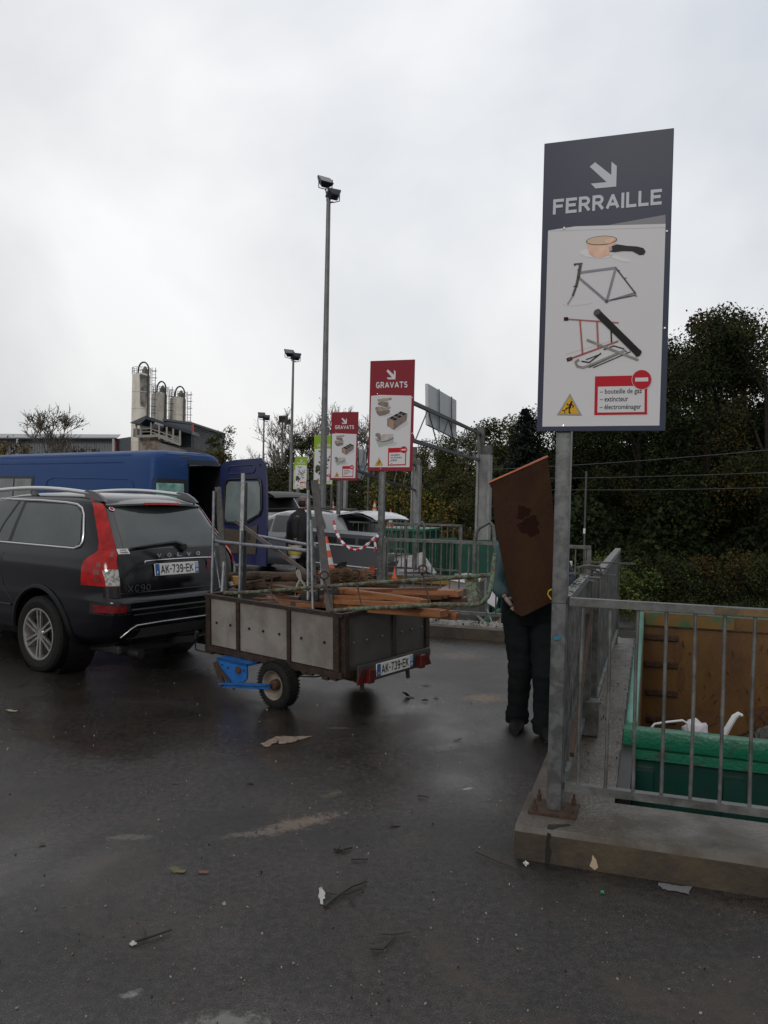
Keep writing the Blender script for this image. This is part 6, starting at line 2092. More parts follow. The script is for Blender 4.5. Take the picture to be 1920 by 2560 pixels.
# light board
lb = obj('light_board', MB().box((.56, -.075, Z0+.015), (.92, .025, .145), bev=.004), mat('light_board_grey', (.04, .042, .042), .5), tr)
for x in (.20, .86):
    obj('lamp_box', MB().box((x, -.115, Z0+.0), (.062, .05, .115), bev=.006), mat('trailer_lamp_red', (.10, .012, .009), .3, 0, (.065, .008, .007), scale=12), lb)
for x in (.05+.09, 1.0-.05):
    xx = .115 if x < .5 else .975
    obj('triangle_reflector', MB().prism([(xx-.05, -.0895, Z0-.055), (xx+.05, -.0895, Z0-.055), (xx, -.0895, Z0+.055)], (0, -.010, 0)), mat('reflector_dark_red', (.09, .010, .008), .3), lb)
hk = MB()
for x in (.16, .74):
    hk.bar((x, -.06, Z0-.05), (x, -.07, Z0-.13), .03, .02)
obj('board_hook', hk, frm, lb)
plate_mb(tr, (.535, -.089, Z0+.02), (1, 0, 0), (0, 0, 1), .47, .105)
# positions: near wheel contact measured on the ground
inv = wmat(tr).inverted()
wc = inv @ gz(677, 1772, 0)
# blue axle bracket at the near side and its swing arm
pb = MB()
yb = .98
pb.prism([(-.13, y, z) for y, z in ((1.38, .325), (1.36, .12), (1.28, .09), (1.12, .10), (.98, .20), (.98, .325))], (.02, 0, 0))
pb.prism([(-.13, y, z) for y, z in ((1.38, .325), (.98, .325), (.98, .305), (1.38, .305))], (.24, 0, 0))

obj('axle_bracket', pb, blue, tr)
lg = MB().bar((-.14, 1.38, .29), (-.14, 1.27, .09), .02, .055)
lg.bar((-.145, 1.33, .24), (-.145, 1.12, .10), .016, .03)
obj('rusty_leg', lg, rust, tr)
hol = MB()
for y, z in ((1.22, .262), (1.30, .275), (1.01, .27)):
    hol.lathe([(.0001, -.006), (.012, -.005)], (-.131, y, z), 'x', 10)
hol.lathe([(.0001, -.012), (.03, -.010), (.032, .0)], (-.133, 1.08, .262), 'x', 14)
obj('bracket_holes', hol, rustd, tr)
arm = MB().bar((-.14, 1.30, .10), (-.17, wc.y-.02, .20), .014, .045).bar((-.16, 1.29, .118), (-.19, wc.y-.02, .218), .045, .010)
obj('swing_arm', arm, blue, tr)
# wheels
def tr_wheel(x, y, f):
    c = Vector((x, y, .195))
    r_, w, rr = .195, .135, .118
    prof = [(rr, -w*.44), (rr+.012, -w*.5), (r_-.04, -w*.52), (r_-.012, -w*.44), (r_, -w*.30), (r_, w*.30), (r_-.012, w*.44), (r_-.04, w*.52), (rr+.012, w*.5), (rr, w*.44)]
    t = obj('wheel', MB().lathe(prof, c, 'x', 44, close=True), rubber, tr, smooth=True, angle=28)
    for sx in (-1, 1):
        lug = MB()
        for i in range(44):
            a_ = 2*PI*i/44
            p = c+Vector((sx*w*.30, math.cos(a_+sx*.04)*(r_-.001), math.sin(a_+sx*.04)*(r_-.001)))
            lug.box(p, (w*.30, .012, .008), R=Matrix.Rotation(a_-PI/2, 3, 'X'))
        obj('tread', lug, rubber, t)
    rm_ = mat('cream_rim', (.22, .195, .165), .55, 0, (.13, .10, .075), scale=7)
    rp = MB().lathe([(rr+.004, f*w*.50), (rr-.004, f*w*.46), (rr-.012, f*w*.30), (rr-.028, f*w*.14), (.070, f*w*.05), (.055, f*w*.08), (.040, f*w*.10), (.0001, f*w*.10)], c, 'x', 36)
    obj('rim', rp, rm_, t, smooth=True, angle=50)
    hb_ = MB().lathe([(.045, f*.0), (.045, f*w*.40), (.035, f*w*.52), (.0001, f*w*.54)], c, 'x', 12)
    obj('hub', hb_, rustd, t, smooth=True, angle=40)
    return t
tr_wheel(-.02+wc.x*0-.03, wc.y, -1)
tr_wheel(TW-.10, wc.y, 1)
# drawbar and cables to the car
db = MB().bar(Vector((TW/2, TLn, Z0-.02)), Vector((TW/2-.02, TLn+.75, Z0+.10)), .07, .07)
obj('drawbar', db, frm, tr)
obj('coupling', MB().box((TW/2-.02, TLn+.78, Z0+.12), (.09, .2, .08), bev=.02), galvd, tr)
cb = MB().tube([Vector((.7, .1, .30)), Vector((.05, .35, .285)), Vector((.0, .8, .24)), Vector((.3, 1.3, .27))], .006, 6)
cb.tube([Vector((TW/2, TLn+.1, .34)), Vector((TW/2-.3, TLn+.25, .22)), Vector((TW/2-.35, TLn+.45, .24)), Vector((TW/2-.1, TLn+.8, .40))], .008, 6)
cb.tube([Vector((TW/2+.1, TLn+.05, .36)), Vector((TW/2-.2, TLn+.2, .27)), Vector((TW/2-.2, TLn+.5, .30)), Vector((TW/2, TLn+.8, .42))], .006, 6)
obj('cable', cb, blackm, tr, smooth=True)

# ---- load: every bar, pipe and plank of its own
pipem = mat('scrap_pipe_galvanised', (.13, .14, .15), .4, .5, (.24, .26, .27), scale=14, rvar=.1, bump=.1)
pipeb = mat('scrap_pipe_bluish', (.17, .19, .22), .38, .5, (.26, .28, .31), scale=12)
anglem = mat('angle_iron_dark', (.030, .031, .034), .5, .3, (.055, .052, .050), scale=10, bump=.2)
brnm = mat('angle_iron_brown', (.095, .070, .064), .55, .2, (.06, .045, .04), scale=12, bump=.2)
SC = 'scrap metal standing in the trailer'
def pipe(px0, py0, Y0, px1, py1, Y1, r, m, label, n=10, flat=False, w=None, h=None, name='scrap_pipe', grp=SC):
    a, b = at(px0, py0, Y0), at(px1, py1, Y1)
    mb = MB()
    if flat: mb.bar(a, b, w, h, up=(0, 1, 0))
    else: mb.tube([a, b], r, n)
    return tag(obj(name, mb, m, smooth=not flat, angle=40), label, 'metal bar' if flat else 'pipe', grp)
pipe(535, 1228, 7.9, 529, 1500, 7.75, .0145, pipem, 'leftmost tall upright pipe at the front corner of the trailer')
pipe(560, 1405, 7.75, 553, 1520, 7.65, .019, pipem, 'short thick upright pipe stub at the front corner of the trailer')
pipe(545, 1218, 7.95, 566, 1500, 7.8, 0, anglem, 'broad dark upright post right of the leftmost pipe', flat=True, w=.055, h=.045, name='scrap_post')
pipe(535, 1372, 7.9, 551, 1470, 7.8, .010, pipem, 'thin short slanting pipe between the two left posts')
pipe(608, 1184, 7.7, 600, 1500, 7.55, 0, pipem, 'upright angle bar in front of the van door window', flat=True, w=.032, h=.032, name='scrap_bar')
pipe(615, 1206, 7.8, 611, 1500, 7.6, 0, anglem, 'thinner dark bar just right of the upright angle bar', flat=True, w=.026, h=.026, name='scrap_bar')
pipe(602, 1326, 7.6, 598, 1500, 7.5, .012, pipem, 'short pipe standing before the upright angle bar')
pipe(533, 1353, 7.88, 768, 1377, 6.95, .0165, pipeb, 'lower long horizontal pipe across the trailer front')
pipe(638, 1339, 8.1, 790, 1366, 7.3, .0155, pipeb, 'upper shorter horizontal pipe behind the slanting iron')
pipe(590, 1303, 7.75, 781, 1442, 7.0, 0, brnm, 'brownish angle iron slanting down from the van door', flat=True, w=.032, h=.034, name='scrap_bar')
pipe(770, 1226, 7.0, 770, 1500, 6.8, .0135, pipem, 'straight upright pipe right of the walking man')
pipe(768, 1204, 7.25, 793, 1500, 7.0, 0, anglem, 'upright bar leaning right beside the straight pipe', flat=True, w=.024, h=.03, name='scrap_bar')
pipe(777, 1300, 6.85, 782, 1523, 6.7, .012, pipem, 'thin upright pipe between the leaning bars')
pipe(786, 1202, 7.1, 826, 1530, 6.75, 0, anglem, 'widest dark channel bar leaning right, tallest of the cluster', flat=True, w=.062, h=.040, name='scrap_bar')
pipe(798, 1222, 7.2, 806, 1505, 7.0, 0, pipem, 'narrow grey bar tucked behind the widest channel bar', flat=True, w=.022, h=.022, name='scrap_bar')
pipe(520, 1480, 7.9, 700, 1440, 7.7, .012, rust, 'rusty rod lying across the front of the load', name='scrap_rod')
# green rusty frame lying over the load
grm = mat('flaking_green_paint', (.10, .16, .105), .6, 0, (.075, .042, .024), scale=26, lo=.46, hi=.54, bump=.5, detail=8)
fr0 = empty('rusty_green_frame', at(1000, 1500, 6.3), 0, 'long tubular frame with flaking green paint lying over the trailer load', 'frame')
def ptsY(l): return [at(x, y, Y) for x, y, Y in l]
rt_ = ptsY([(560, 1483, 7.25), (640, 1480, 7.1), (800, 1467, 6.7), (1000, 1453, 6.2), (1110, 1446, 5.95), (1232, 1437, 5.75)])
obj('upper_tube', MB().tube(rt_, .0165, 10), grm, fr0, smooth=True, world=True)
lt_ = ptsY([(826, 1527, 6.35), (900, 1522, 6.2), (1000, 1517, 6.0), (1100, 1511, 5.8), (1185, 1513, 5.65), (1205, 1507, 5.62), (1219, 1492, 5.6), (1227, 1470, 5.62), (1232, 1440, 5.7), (1235, 1412, 5.75), (1237, 1386, 5.8)])
obj('lower_tube', MB().tube(lt_, .0165, 10), grm, fr0, smooth=True, world=True)
w_ = ptsY([(1161, 1447, 5.85), (1186, 1445, 5.85), (1195, 1507, 5.65), (1171, 1509, 5.65)])
pl_ = MB().prism(w_, (0, .012, 0)); pl_.prism([w_[1], w_[1]+Vector((.03, .05, 0)), w_[2]+Vector((.03, .05, 0)), w_[2]], (.004, 0, 0))
obj('web_plate', pl_, grm, fr0, world=True)
for k, (x, y, x2, y2, Y0, Y1) in enumerate(((670, 1450, 684, 1500, 7.0, 6.8), (811, 1438, 832, 1526, 6.6, 6.35), (889, 1434, 906, 1521, 6.4, 6.2), (1057, 1423, 1076, 1512, 6.0, 5.85))):
    c = at(x, y, Y0); mb = MB()
    r_ = 10*Y0/FPX
    lp = [c+Vector((r_*math.sin(t), 0.004*t, r_*math.cos(t))) for t in [rad(200-q*30) for q in range(13)]]
    st_ = c+Vector((.004, .02, -r_*1.05))
    mb.tube(lp, .0075, 6)
    mb.tube([lp[0], st_+Z*-.02, at(x2, y2, Y1)], .0068, 6)
    obj('hooked_rod', mb, rust, fr0, smooth=True, world=True)
# timber
tim = mat('orange_timber', (.30, .125, .045), .55, 0, (.19, .07, .024), scale=3.5, stretch=(1, 1, 8), bump=.15, bscale=12, rvar=.12)
timd = mat('wet_dark_timber', (.13, .045, .018), .5, 0, (.085, .032, .015), scale=5, bump=.2)
def plank(p0, p1, w, h, label, m=None, groove=True):
    a, b = at(*p0), at(*p1)
    mb = MB().bar(a, b, w, h)
    if groove:
        d = (b-a).normalized(); x = d.cross(Z).normalized(); z = x.cross(d)
        for q in (-.22, .25):
            mb.bar(a+x*w*q+z*(h/2+.003)-d*.02, b+x*w*q+z*(h/2+.003)-d*.03, w*.26, .006)
    return tag(obj('timber_plank', mb, m or tim), label, 'plank', 'orange timber in the trailer')
plank((800, 1476, 7.1), (1152, 1484, 6.55), .12, .045, 'topmost wide grooved timber at the right end of the load')
plank((880, 1496, 6.9), (1166, 1500, 6.6), .10, .05, 'timber just under the topmost grooved one, reaching farthest behind the green plate', timd)
plank((835, 1474, 7.1), (1060, 1505, 6.2), .08, .035, 'thin timber sloping down to the right in the middle of the load')
plank((838, 1484, 7.15), (1045, 1512, 6.3), .06, .06, 'darker timber below the thin sloping one', timd)
plank((820, 1503, 6.9), (1040, 1514, 6.15), .10, .03, 'flat timber lying right above the lower green tube')
plank((880, 1519, 6.7), (1110, 1534, 6.2), .11, .05, 'timber sticking out under the green tube over the tailboard')
plank((980, 1526, 6.6), (1145, 1541, 6.35), .08, .055, 'lowest short timber end past the tailboard corner')
plank((640, 1500, 7.4), (900, 1520, 6.65), .10, .03, 'timber half hidden behind the grey side panels', timd)
plank((690, 1465, 7.6), (840, 1492, 7.0), .10, .03, 'dark reddish board behind the upright bars', timd, False)
plank((700, 1505, 7.2), (790, 1515, 6.9), .09, .03, 'short reddish board low behind the upright bars', None, False)
rq = random.Random(31)
for k_, (x0, y0, Y0, x1, y1, Y1, lab_) in enumerate(((815, 1486, 7.0, 1120, 1492, 6.5, 'thin batten lying between the grooved timbers'), (850, 1492, 6.95, 1090, 1478, 6.7, 'thin batten crossing under the topmost grooved timber'), (860, 1510, 6.8, 1130, 1521, 6.3, 'narrow batten just above the lower green tube'), (905, 1475, 7.0, 1158, 1476, 6.65, 'thin strip lying along the top of the topmost grooved timber'), (795, 1495, 7.1, 985, 1500, 6.6, 'narrow batten left of the sloping timber'))):
    plank((x0, y0, Y0), (x1, y1, Y1), .035, .022, lab_, tim if k_ % 2 else timd, False)
for k_ in range(12):
    x0 = rq.uniform(800, 900); x1 = rq.uniform(1010, 1140); y0 = rq.uniform(1478, 1512); y1 = y0+rq.uniform(-10, 14)
    plank((x0, y0, rq.uniform(6.9, 7.2)), (x1, y1, rq.uniform(6.35, 6.7)), rq.uniform(.02, .05), rq.uniform(.015, .03), 'thin batten in the middle of the timber pile', (tim, timd)[k_ % 2], False)['group'] = 'thin battens mixed into the timber pile'
ys = MB().bar(at(580, 1440, 7.95), at(600, 1442, 7.9), .05, .05)
tag(obj('wood_block', MB().box(at(590, 1452, 7.9), (.075, .06, .09), rz=.4), mat('bright_wood', (.42, .22, .05), .5)), 'small bright orange wood block at the front left of the load', 'block')
tag(obj('paper_scrap', MB().prism([at(x, y, 7.85) for x, y in ((572, 1455), (580, 1453), (586, 1466), (590, 1470), (578, 1468))], (0, .004, 0)), white), 'crumpled white paper scrap by the orange wood block', 'paper')
tag(obj('box_section', MB().bar(at(838, 1484, 6.9), at(760, 1500, 7.2), .075, .10), anglem), 'cut dark box section with bright edge in the middle of the load', 'metal bar')
# rope knot
rp = MB()
for l in ([(743, 1426), (742, 1432), (745, 1440), (750, 1448), (744, 1460), (741, 1468)], [(747, 1430), (751, 1440), (752, 1450), (760, 1460), (763, 1468)], [(743, 1426), (747, 1427), (750, 1436)]):
    rp.tube([at(x, y, 7.0) for x, y in l], .010, 6)
rp.tube([at(x, y, 6.95) for x, y in ((739, 1482), (737, 1490), (740, 1493), (742, 1490))], .0035, 5)
tag(obj('rope_knot', rp, mat('pale_rope', (.34, .32, .29), .8, bump=.5, scale=30), smooth=True), 'pale knotted rope tied to the green tube', 'rope')
# dark filling of old wood and brush
rs = random.Random(21)
hp = MB()
oldw = mat('old_dark_wood', (.040, .024, .016), .8, 0, (.075, .042, .025), scale=7, bump=.5)
Tm = wmat(tr)
for i in range(120):
    c = Tm @ Vector((rs.uniform(.24, TW-.24), rs.uniform(.25, TLn-.25), rs.uniform(.45, .80)))
    R = Euler((rs.gauss(0, .12), rs.gauss(0, .12), rs.uniform(0, 6.28))).to_matrix()
    hp.box(c, (rs.uniform(.15, .42), rs.uniform(.03, .12), rs.uniform(.02, .05)), R=R, mi=rs.randrange(2))
tag(obj('scrap_wood_fill', hp, [oldw, timd]), 'dark broken wood filling the trailer box', 'scrap wood', kind='stuff')
def log(p0, p1, r, label):
    a, b = at(*p0), at(*p1)
    pts = [a.lerp(b, t/6)+Vector((0, 0, rs.gauss(0, r*.12))) for t in range(7)]
    return tag(obj('old_log', MB().tube(pts, r, 9, rs=[r*rs.uniform(.85, 1.1) for _ in pts]), oldw, smooth=True), label, 'log', 'dark logs behind the trailer load')
log((575, 1440, 8.1), (775, 1440, 7.6), .050, 'long dark log across the load under the van door')
log((590, 1462, 8.0), (760, 1470, 7.5), .045, 'dark log in front of the long one')
log((800, 1450, 7.7), (995, 1463, 7.3), .038, 'dark log behind the orange timbers')
br_ = MB()
for i in range(520):
    c = at(rs.uniform(822, 905), rs.uniform(1424, 1455), 7.55+rs.uniform(-.15, .15))
    d = Vector((rs.gauss(.05, .06), rs.gauss(0, .04), rs.gauss(0, .018)))
    br_.tube([c-d, c+Vector((0, 0, rs.gauss(0, .01))), c+d], .0022, 3)
tag(obj('brushwood', br_, mat('dry_straw', (.20, .12, .06), .8, 0, (.11, .06, .03), scale=20)), 'tangle of dry brown straw behind the upright bars', 'straw', kind='stuff')

# ================================================================== RUBBLE BAYS, CONES, TAPE
rubm = mat('pale_rubble', (.24, .23, .225), .6, 0, (.13, .125, .12), scale=4, bump=.3)
slabm = mat('pale_plasterboard', (.44, .42, .43), .5, 0, (.32, .30, .30), scale=3)
for i, lab in ((1, 'low orange-lined skip of pale rubble beyond the nearest red sign railing'), (2, 'green skip of rubble beyond the second red sign railing')):
    o_ = K[i]+U*.55+V*1.3; o_.z = -.55 if i == 1 else -.45
    sk_, P_ = skip(o_, zr=o_.z, label=lab, zb=YARD+.02, group='skips in the bays', wallm=greend)
    scrap_heap(P_, 'rubble_heap', 'broken pale slabs heaped in the ' + ('nearest' if i == 1 else 'second') + ' rubble skip', o_.z-.2, 2.4, 5.9, 150, 40+i, [rubm, slabm, rubm, rustd], v0=.2, hgt=.28)
for (pts, Ys, lab) in (
    ([(1050, 1421), (1057, 1382), (1092, 1432), (1082, 1434)], (17, 17.4, 16.6, 16.4), 'white plasterboard sheet leaning on the rubble behind the left column'),
    ([(985, 1432), (1000, 1395), (1056, 1380), (1086, 1428)], (17.6, 18.2, 18.0, 17.0), 'large pale slab at the top of the rubble heap'),
    ([(1215, 1505), (1228, 1462), (1250, 1468), (1240, 1520)], (11.6, 12.0, 12.0, 11.5), 'pale board leaning by the end of the green frame'),
    ([(820, 1432), (870, 1412), (905, 1418), (930, 1432)], (17.5, 18.3, 18.3, 17.6), 'flat pale sheet on the ground behind the first railing'),
    ([(1120, 1450), (1165, 1432), (1205, 1440), (1195, 1462)], (13.5, 14.5, 14.2, 13.3), 'pale slab behind the near railing')):
    w = [at(x, y, Y) for (x, y), Y in zip(pts, Ys)]
    tag(obj('pale_slab', MB().prism(w, (0, .04, -.02)), slabm), lab, 'slab', 'pale slabs in the rubble')
# green corrugated skip end
greend2 = mat('container_green', (.006, .075, .046), .45, 0, (.005, .055, .034), scale=4)
cr_root = empty('green_container', at(1096, 1433, 19.5), 0, 'dark green corrugated container end right of the left column', 'container', 'skips in the bays')
w = [at(1053, 1352, 20.5), at(1139, 1350, 17.6), at(1138, 1433, 17.6), at(1096, 1433, 18.6), at(1053, 1385, 20.5)]
nn = (w[1]-w[0]).cross(w[2]-w[1]).normalized()
if nn.y < 0: nn = -nn
obj('end_wall', MB().prism(w, nn*1.6), greend2, cr_root, world=True)
rb = MB()
for k in range(12):
    t = (k+.5)/12
    a = w[0].lerp(w[1], t); zlo_ = w[4].lerp(w[2], t).z
    if t < .5: zlo_ = w[4].z+(w[3].z-w[4].z)*min(1, t*2)
    else: zlo_ = w[3].z
    rb.bar(a-nn*.03-Z*.03, Vector((a.x, a.y, zlo_))-nn*.03, .11, .05)
obj('corrugation', rb, greend2, cr_root, world=True)
obj('top_rim', MB().bar(w[0]-nn*.03, w[1]-nn*.03, .12, .10), greenm, cr_root, world=True)
for k, (x0, x1, y0, y1, Y, lab) in enumerate(((968, 1080, 1325, 1375, 26, 'farther green skip seen between the railings left of the green end'), (880, 965, 1352, 1392, 28, 'dark green skip low behind the first red sign post'))):
    c = at((x0+x1)/2, y1, Y)
    rt2 = empty('far_skip', c, TH, lab, 'skip', 'skips in the bays')
    wdt = (x1-x0)*Y/FPX; hh = (y1-y0)*Y/FPX+.8
    obj('end_wall', MB().box((0, 0, hh/2-.8), (wdt, 1.8, hh)), greend, rt2)
    r2 = MB()
    for j in range(7): r2.box((-wdt/2+(j+.5)*wdt/7, -.93, hh/2-.85), (.10, .06, hh-.1))
    obj('stiffener', r2, greenm if k == 0 else greend, rt2)
    obj('top_rim', MB().box((0, 0, hh-.8+.03), (wdt+.08, 1.9, .1), bev=.02), greenm, rt2)
conem = mat('cone_orange', (.62, .085, .03), .45); conew = mat('cone_white', (.55, .55, .56), .45)
def cone(px, py, Y, h, label, tilt=0, stripes=True, number=None, zz=None):
    c = at(px, py, Y)
    root = empty('traffic_cone', c, 0, label, 'traffic cone', 'traffic cones')
    root.rotation_euler = (0, tilt, 0)
    r0_ = h*.20
    obj('base', MB().box((0, 0, h*.02), (h*.5, h*.5, h*.04), bev=h*.01), conem, root)
    n_ = 5
    mb = MB()
    for i in range(n_):
        t0, t1 = i/n_, (i+1)/n_
        ra, rb2 = r0_*(1-t0*.86), r0_*(1-t1*.86)
        mb.lathe([(ra, h*(.04+.96*t0)), (rb2, h*(.04+.96*t1))], (0, 0, 0), 'z', 20, mi=1 if stripes and i in (1, 3) else 0)
    obj('shell', mb, [conem, conew], root, smooth=True)
    if number:
        t = text_mb(number, h*.14, (0, -r0_*.80, h*.27), (1, 0, 0), (0, .15, 1), off=.012, bold=.01)
        obj('number', t, inkm, root)
    return root
cone(820, 1432, 13.0, .58, 'tall traffic cone marked 4 between the bars and the first railing', tilt=-.07, number='4')
cone(936, 1290, 33, .62, 'orange cone standing on the far railing, right of the other far one', stripes=True)
cone(831, 1276, 33, .45, 'small faded cone on the far railing near the tall lamp pole')
cone(976, 1316, 24, .50, 'dull faded cone behind the first rail of the second bay')
cone(986, 1446, 10.3, .14, 'orange cone tip just right of the nearest red sign post', stripes=False)
cone(908, 1443, 9.5, .12, 'orange cone tip above the dry straw', stripes=False)
# barrier tape
tp = MB()
red_t = mat('tape_red', (.45, .03, .06), .4)
pa, pb_ = at(834, 1302, 11.6), at(944, 1341, 10.9)
ctrl = [(834, 1302), (838, 1325), (848, 1345), (860, 1361), (876, 1372), (892, 1375), (908, 1370), (925, 1356), (938, 1344), (944, 1340)]
pts = [at(x, y, 11.6-.7*i/9) for i, (x, y) in enumerate(ctrl)]
fine = []
for i in range(len(pts)-1):
    for k in range(4): fine.append(pts[i].lerp(pts[i+1], k/4))
fine.append(pts[-1])
for i in range(len(fine)-1):
    a, b = fine[i], fine[i+1]
    tp.tube([a, b], .017+.006*math.sin(i*1.3), 5, mi=(i//2) % 2)
hang = [at(x, y, 10.88) for x, y in ((940, 1343), (937, 1355), (939, 1367), (936, 1380))]
for i in range(3): tp.tube([hang[i], hang[i+1]], .016, 5, mi=i % 2)
tag(obj('barrier_tape', tp, [red_t, white]), 'red and white barrier tape sagging between the two red sign posts', 'tape')
tag(obj('stake', MB().bar(at(1015, 1446, 11.6), at(1014, 1398, 11.6), .03, .03), brnm), 'short rusty stake behind the near railing', 'stake')

# ================================================================== PEOPLE
skinm = mat('skin', (.42, .24, .17), .55)
glovem = mat('dusty_glove', (.26, .20, .19), .8, 0, (.17, .12, .11), scale=25, bump=.3)
trou = mat('work_trousers', (.007, .0095, .011), .9, 0, (.011, .013, .014), scale=8, bump=.4, bscale=14, spec=.1)
jackt = mat('teal_jacket', (.018, .050, .058), .7, 0, (.026, .070, .080), scale=7, bump=.4, bscale=12)
navy = mat('navy_sleeve', (.012, .018, .035), .75, bump=.3, scale=9)
coat = mat('black_coat', (.012, .012, .014), .8, 0, (.018, .018, .02), scale=7, bump=.3)
shoem = mat('black_shoe', (.007, .007, .007), .7, spec=.25)
def skin_mesh(name, joints, edges, mats_, parent, sub=2, rootj=0):
    """joints: list of (Vector, rx, ry); continuous skinned surface"""
    me = bpy.data.meshes.new(name)
    me.from_pydata([tuple(j[0]) for j in joints], edges, [])
    o = bpy.data.objects.new(name, me); C.objects.link(o)
    md = o.modifiers.new('skin', 'SKIN'); md.use_smooth_shade = True
    for i, j in enumerate(joints):
        sv = me.skin_vertices[0].data[i]
        sv.radius = (j[1], j[2] if len(j) > 2 else j[1])
        sv.use_root = (i == rootj)
    s2 = o.modifiers.new('sub', 'SUBSURF'); s2.levels = sub; s2.render_levels = sub
    dg = bpy.context.evaluated_depsgraph_get()
    m2 = bpy.data.meshes.new_from_object(o.evaluated_get(dg))
    bpy.data.objects.remove(o)
    m2.name = name
    m2.materials.clear()
    m2.materials.append(mats_)
    m2.polygons.foreach_set('use_smooth', [True]*len(m2.polygons))
    o = bpy.data.objects.new(name, m2)
    return link(o, parent)
def loft_parts(name, rings, m, parent, n=20):
    """rings: (centre, rx, ry, tilt vector x axis) horizontal-ish ellipses"""
    mb = MB(); rows_ = []
    for c, rx, ry in rings:
        rows_.append([Vector(c)+Vector((rx*math.cos(2*PI*i/n), ry*math.sin(2*PI*i/n), 0)) for i in range(n)])
    mb.grid(rows_, closed=True)
    mb.add(rows_[0], [tuple(range(n))]); mb.add(rows_[-1], [tuple(range(n))[::-1]])
    return obj(name, mb, m, parent, smooth=True, angle=60)
def hand(name, wrist, dirv, palm_n, parent, m, curl=.9, side=1, size=1.0):
    """palm, four unequal bent fingers and a thumb; dirv towards the fingers, palm_n out of the palm"""
    d = Vector(dirv).normalized(); n_ = Vector(palm_n).normalized(); n_ = (n_-d*n_.dot(d)).normalized(); s_ = d.cross(n_)*side
    w = Vector(wrist)
    J = []; E_ = []
    J.append((w, .027*size, .020*size)); J.append((w+d*.045*size, .036*size, .016*size)); J.append((w+d*.085*size, .038*size, .014*size))
    E_ += [(0, 1), (1, 2)]
    o = skin_mesh(name, J, E_, m, parent, 2)
    for k, (off, ln) in enumerate(((-.030, .070), (-.010, .080), (.010, .074), (.029, .058))):
        p = w+d*.080*size+s_*off*size
        q = [p]
        dd = d.copy()
        for j in range(3):
            a_ = curl*(.35+.3*j)
            dd = (dd*math.cos(a_)+n_*math.sin(a_)).normalized()
            q.append(q[-1]+dd*ln*size*(.42, .32, .26)[j])
        skin_mesh('finger', [(q[0], .0095*size), (q[1], .0090*size), (q[2], .0082*size), (q[3], .0070*size)], [(0, 1), (1, 2), (2, 3)], m, o, 2)
    p = w+d*.025*size-s_*.030*size
    t1 = p+(d*.6-s_*.7+n_*.35).normalized()*.035*size
    t2 = t1+(d*.85-s_*.1+n_*.6).normalized()*.030*size
    skin_mesh('thumb', [(p, .012*size), (t1, .0105*size), (t2, .008*size)], [(0, 1), (1, 2)], m, o, 2)
    return o
def head_parts(root, c, yaw, hairm, face=True, cap=None, hair_len=0):
    """c: centre of head; local -y is the face direction before yaw"""
    R = Matrix.Rotation(yaw, 3, 'Z')
    bm = bmesh.new(); bmesh.ops.create_uvsphere(bm, u_segments=28, v_segments=20, radius=1)
    for v in bm.verts:
        x, y, z = v.co
        jaw = max(0, -z)
        X = x*.076*(1-.28*jaw**1.4); Y_ = y*.098*(1-.10*jaw)-(.012*jaw if y < 0 else -.012*jaw); Z_ = z*.118
        if y < -.3:
            # nose
            nx = math.exp(-(x/.16)**2); nz = math.exp(-((z+.12)/.22)**2)
            Y_ -= .022*nx*nz*(1 if z < .2 else .4)
            ey = math.exp(-((abs(x)-.42)/.16)**2)*math.exp(-((z-.05)/.10)**2)
            Y_ += .010*ey
            Y_ -= .006*math.exp(-(x/.35)**2)*math.exp(-((z+.46)/.08)**2)
            Y_ -= .007*math.exp(-(x/.3)**2)*math.exp(-((z+.85)/.12)**2)
            Y_ -= .005*math.exp(-((z-.2)/.08)**2)
        v.co = R @ Vector((X, Y_, Z_))
    mb = MB().add([v.co+Vector(c) for v in bm.verts], [tuple(v.index for v in f.verts) for f in bm.faces]); bm.free()
    return mb, R

# --- man hidden behind the rusty sheet
f1 = gz(1294, 1820, 0); f2 = gz(1364, 1846, 0)
man = empty('person', (f1+f2)/2, 0, 'person in dark work trousers and teal jacket, face hidden behind the rusty sheet', 'person')
mid = (f1+f2)/2
hipc = Vector((at(1322, 1500, 6.17).x, 6.17, .93))
hL, hR = hipc+Vector((-.095, 0, -.02)), hipc+Vector((.095, 0, -.02))
kL, kR = Vector((at(1297, 1660, 6.2).x, 6.15, .49)), Vector((at(1356, 1660, 6.1).x, 6.03, .48))
aL, aR = f1+Vector((0, .05, .09)), f2+Vector((0, .05, .09))
chest = hipc+Vector((.0, .0, .38)); neck = hipc+Vector((0, .0, .57)); headc = neck+Vector((0, -.03, .17))
shL, shR = chest+Vector((-.19, 0, .12)), chest+Vector((.19, 0, .12))
elL = at(1240, 1462, 6.05); elR = at(1424, 1452, 6.15)
wrL = at(1262, 1492, 5.86); wrR = at(1392, 1475, 5.92)
J = [(hipc, .13, .10), (hipc+Vector((0, 0, .17)), .125, .09), (chest, .15, .10), (neck, .06, .06), (headc-Vector((0, 0, .06)), .055, .06),
     (shL, .06, .06), (elL, .045, .045), (wrL, .028, .028), (shR, .06, .06), (elR, .045, .045), (wrR, .028, .028),
     (hL, .09, .09), (kL, .060, .060), (aL, .04, .04), (hR, .09, .09), (kR, .060, .060), (aR, .04, .04), (aL+Vector((0, -.10, -.055)), .016, .016), (aR+Vector((0, -.10, -.055)), .016, .016)]
E_ = [(0, 1), (1, 2), (2, 3), (3, 4), (2, 5), (5, 6), (6, 7), (2, 8), (8, 9), (9, 10), (0, 11), (11, 12), (12, 13), (0, 14), (14, 15), (15, 16), (13, 17), (16, 18)]
Iv = wmat(man).inverted()
L0 = man.location
J = [(j[0]-L0,)+tuple(j[1:]) for j in J]
